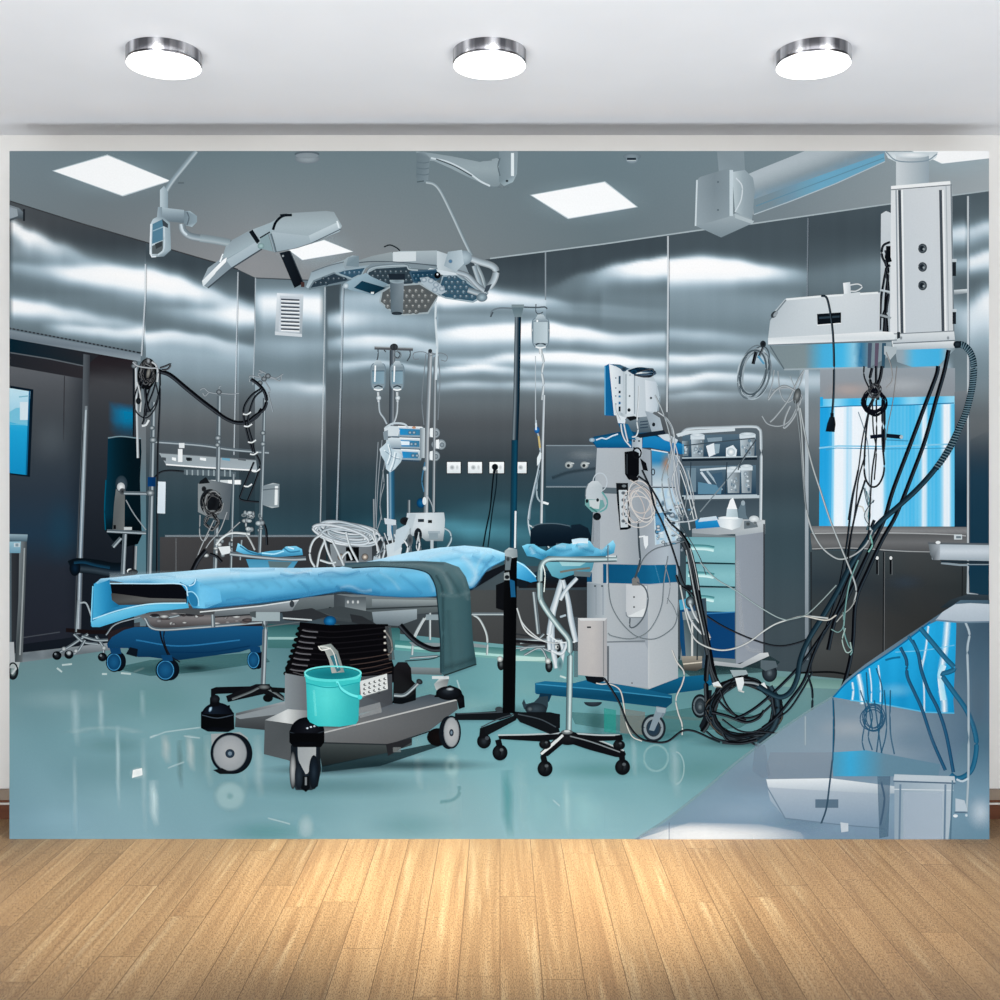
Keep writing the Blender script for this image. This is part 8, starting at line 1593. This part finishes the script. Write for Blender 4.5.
for L, w_, c_ in [([(920, 628), (930, 640), (945, 658), (954, 668), (948, 672), (942, 675), (952, 690), (966, 710), (974, 730), (976, 748), (972, 768), (964, 776), (956, 778), (950, 774)], 5, (20, 92, 138)), ([(900, 647), (906, 660), (907, 676), (914, 692), (922, 710), (932, 740), (945, 770)], 3.4, (16, 70, 116)), ([(912, 640), (918, 654), (921, 670), (928, 690), (938, 710), (946, 735), (953, 772)], 3.6, (16, 70, 116)), ([(908, 636), (914, 645), (918, 652)], 3, (16, 90, 140)),
                  ([(833, 700), (834, 730), (832, 760), (828, 790), (824, 815), (820, 823)], 1.6, (36, 66, 88)), ([(965, 622), (969, 634), (967, 650), (968, 690), (968, 770), (966, 812)], 2.4, (176, 196, 208)), ([(805, 716), (805, 745)], 2, (150, 170, 182))]: cn2.ribbon(L, w_, [(-1, sh(c_, -.2)), (-.3, sh(c_, .12)), (1, sh(c_, -.15))])
for L in ([(866, 672), (868, 700), (872, 730)], [(876, 668), (882, 690), (880, 720), (876, 754)], [(884, 690), (886, 730), (880, 756)], [(874, 700), (878, 730), (882, 757)], [(866, 700), (872, 716), (868, 735), (872, 750)], [(890, 690), (890, 730), (894, 754)], [(860, 690), (866, 712), (862, 740), (866, 756)]): cn2.line(L, 1.4, (30, 84, 120, .85))
for k in range(5): cn2.ring(872 + r_.uniform(-2, 2), 718 + r_.uniform(-2, 2), r_.uniform(8, 12), r_.uniform(10, 15), 1.1, (24, 76, 114, .8))
# reflected pendant shelf and column
rp = cn2.sub('printed_pendant_reflection', 'pale upside-down reflection of the pendant in the steel')
rp.poly([(833, 752), (866, 750), (940, 764), (938, 776), (833, 776), (832, 770)], lambda x, y: mix((100, 134, 158), (60, 160, 214), max(0, 1 - abs(x - 850) / 34)), sub=6); rp.poly([(766, 766), (770, 752), (832, 752), (833, 778), (790, 782), (768, 778)], (136, 150, 164, .5))
rp.poly([(766, 779), (830, 778), (895, 786), (896, 793), (840, 796), (768, 788)], vg(778, 796, (226, 234, 240), (196, 208, 218), (160, 178, 192)), sub=8)
rp.poly([(767, 787), (890, 794), (884, 828), (845, 826), (785, 818), (770, 800)], lambda x, y: mix((172, 186, 200), (134, 158, 180), (y - 787) / 36), sub=8); rp.line([(767, 787), (785, 818), (845, 825), (884, 828)], 1.2, (110, 134, 154), curve=False)
rp.poly([(815, 799), (838, 799), (838, 807.5), (815, 807.5)], (90, 114, 134)); rp.poly([(840, 822), (848, 823), (848, 831), (841, 832)], (196, 208, 218))
rp.poly([(877, 776), (890, 776), (888, 836), (879, 838)], (80, 108, 134, .7)); rp.line([(881, 782), (884, 800), (880, 825)], 2, (70, 96, 120))
rp.poly([(894, 776), (952, 777), (953, 786), (948, 839), (894, 839)], hg(894, 953, (150, 170, 186), (176, 192, 206), (170, 188, 202), (182, 198, 210))); rp.poly([(894, 774), (954, 776), (955, 782), (893, 780)], (190, 204, 214)); rp.line([(893, 781), (955, 783)], 1.4, (84, 108, 130), curve=False); rp.line([(894, 789), (953, 790)], 1, (206, 218, 226), curve=False)
for x in (900, 945): rp.line([(x, 784), (x - 1, 839)], 2, (110, 136, 158), curve=False)
rp.rect(903, 792, 942, 839, (176, 192, 208, .6)); rp.line([(952, 780), (950, 839)], 1.6, (90, 120, 144), curve=False); rp.poly([(955, 798), (964, 800), (967, 811), (955, 811)], (190, 206, 218)); rp.ell(955, 815.6, 2.4, 1.6, (230, 240, 246)); rp.ell(966, 815, 1.2, 1.4, (206, 220, 230)); rp.line([(956, 779), (962, 781), (968, 778)], 2, (196, 214, 226)); rp.line([(954, 812), (967, 812)], 1.4, (90, 116, 138))
G2(980, 812, 16, 20, (200, 216, 228), .8); G2(978, 700, 14, 40, (90, 110, 126), .4); G2(910, 740, 30, 16, (110, 140, 162), .5)
rs = cn2.sub('printed_shelf_reflection', 'pale reflection of the edge shelf'); rs.poly([(935, 620), (942, 612), (955, 604), (970, 603), (989, 604), (989, 621), (965, 622), (945, 620)], vg(603, 622, (196, 208, 218), (176, 190, 202)), sub=6); rs.line([(936, 620), (960, 622), (989, 621.6)], 1.6, (110, 134, 152))
cn2.line([(832.6, 698), (833, 720), (832.6, 760)], 1.2, (24, 84, 124))
cn2.ribbon([(669, 822), (669, 839)], 1.2, [(-1, (110, 130, 150, .4)), (1, (130, 150, 170, .4))], curve=False)
cn2.poly([(755, 742), (765, 745), (770, 775), (762, 778), (752, 770)], (120, 138, 156, .35))
rp.line([(832, 760), (829, 786), (826, 808), (821, 823)], 1.8, (52, 78, 98))
# ================================================================ link all printed items
for p in PARTS: p.build()
for p in PARTS_LATE: p.build()
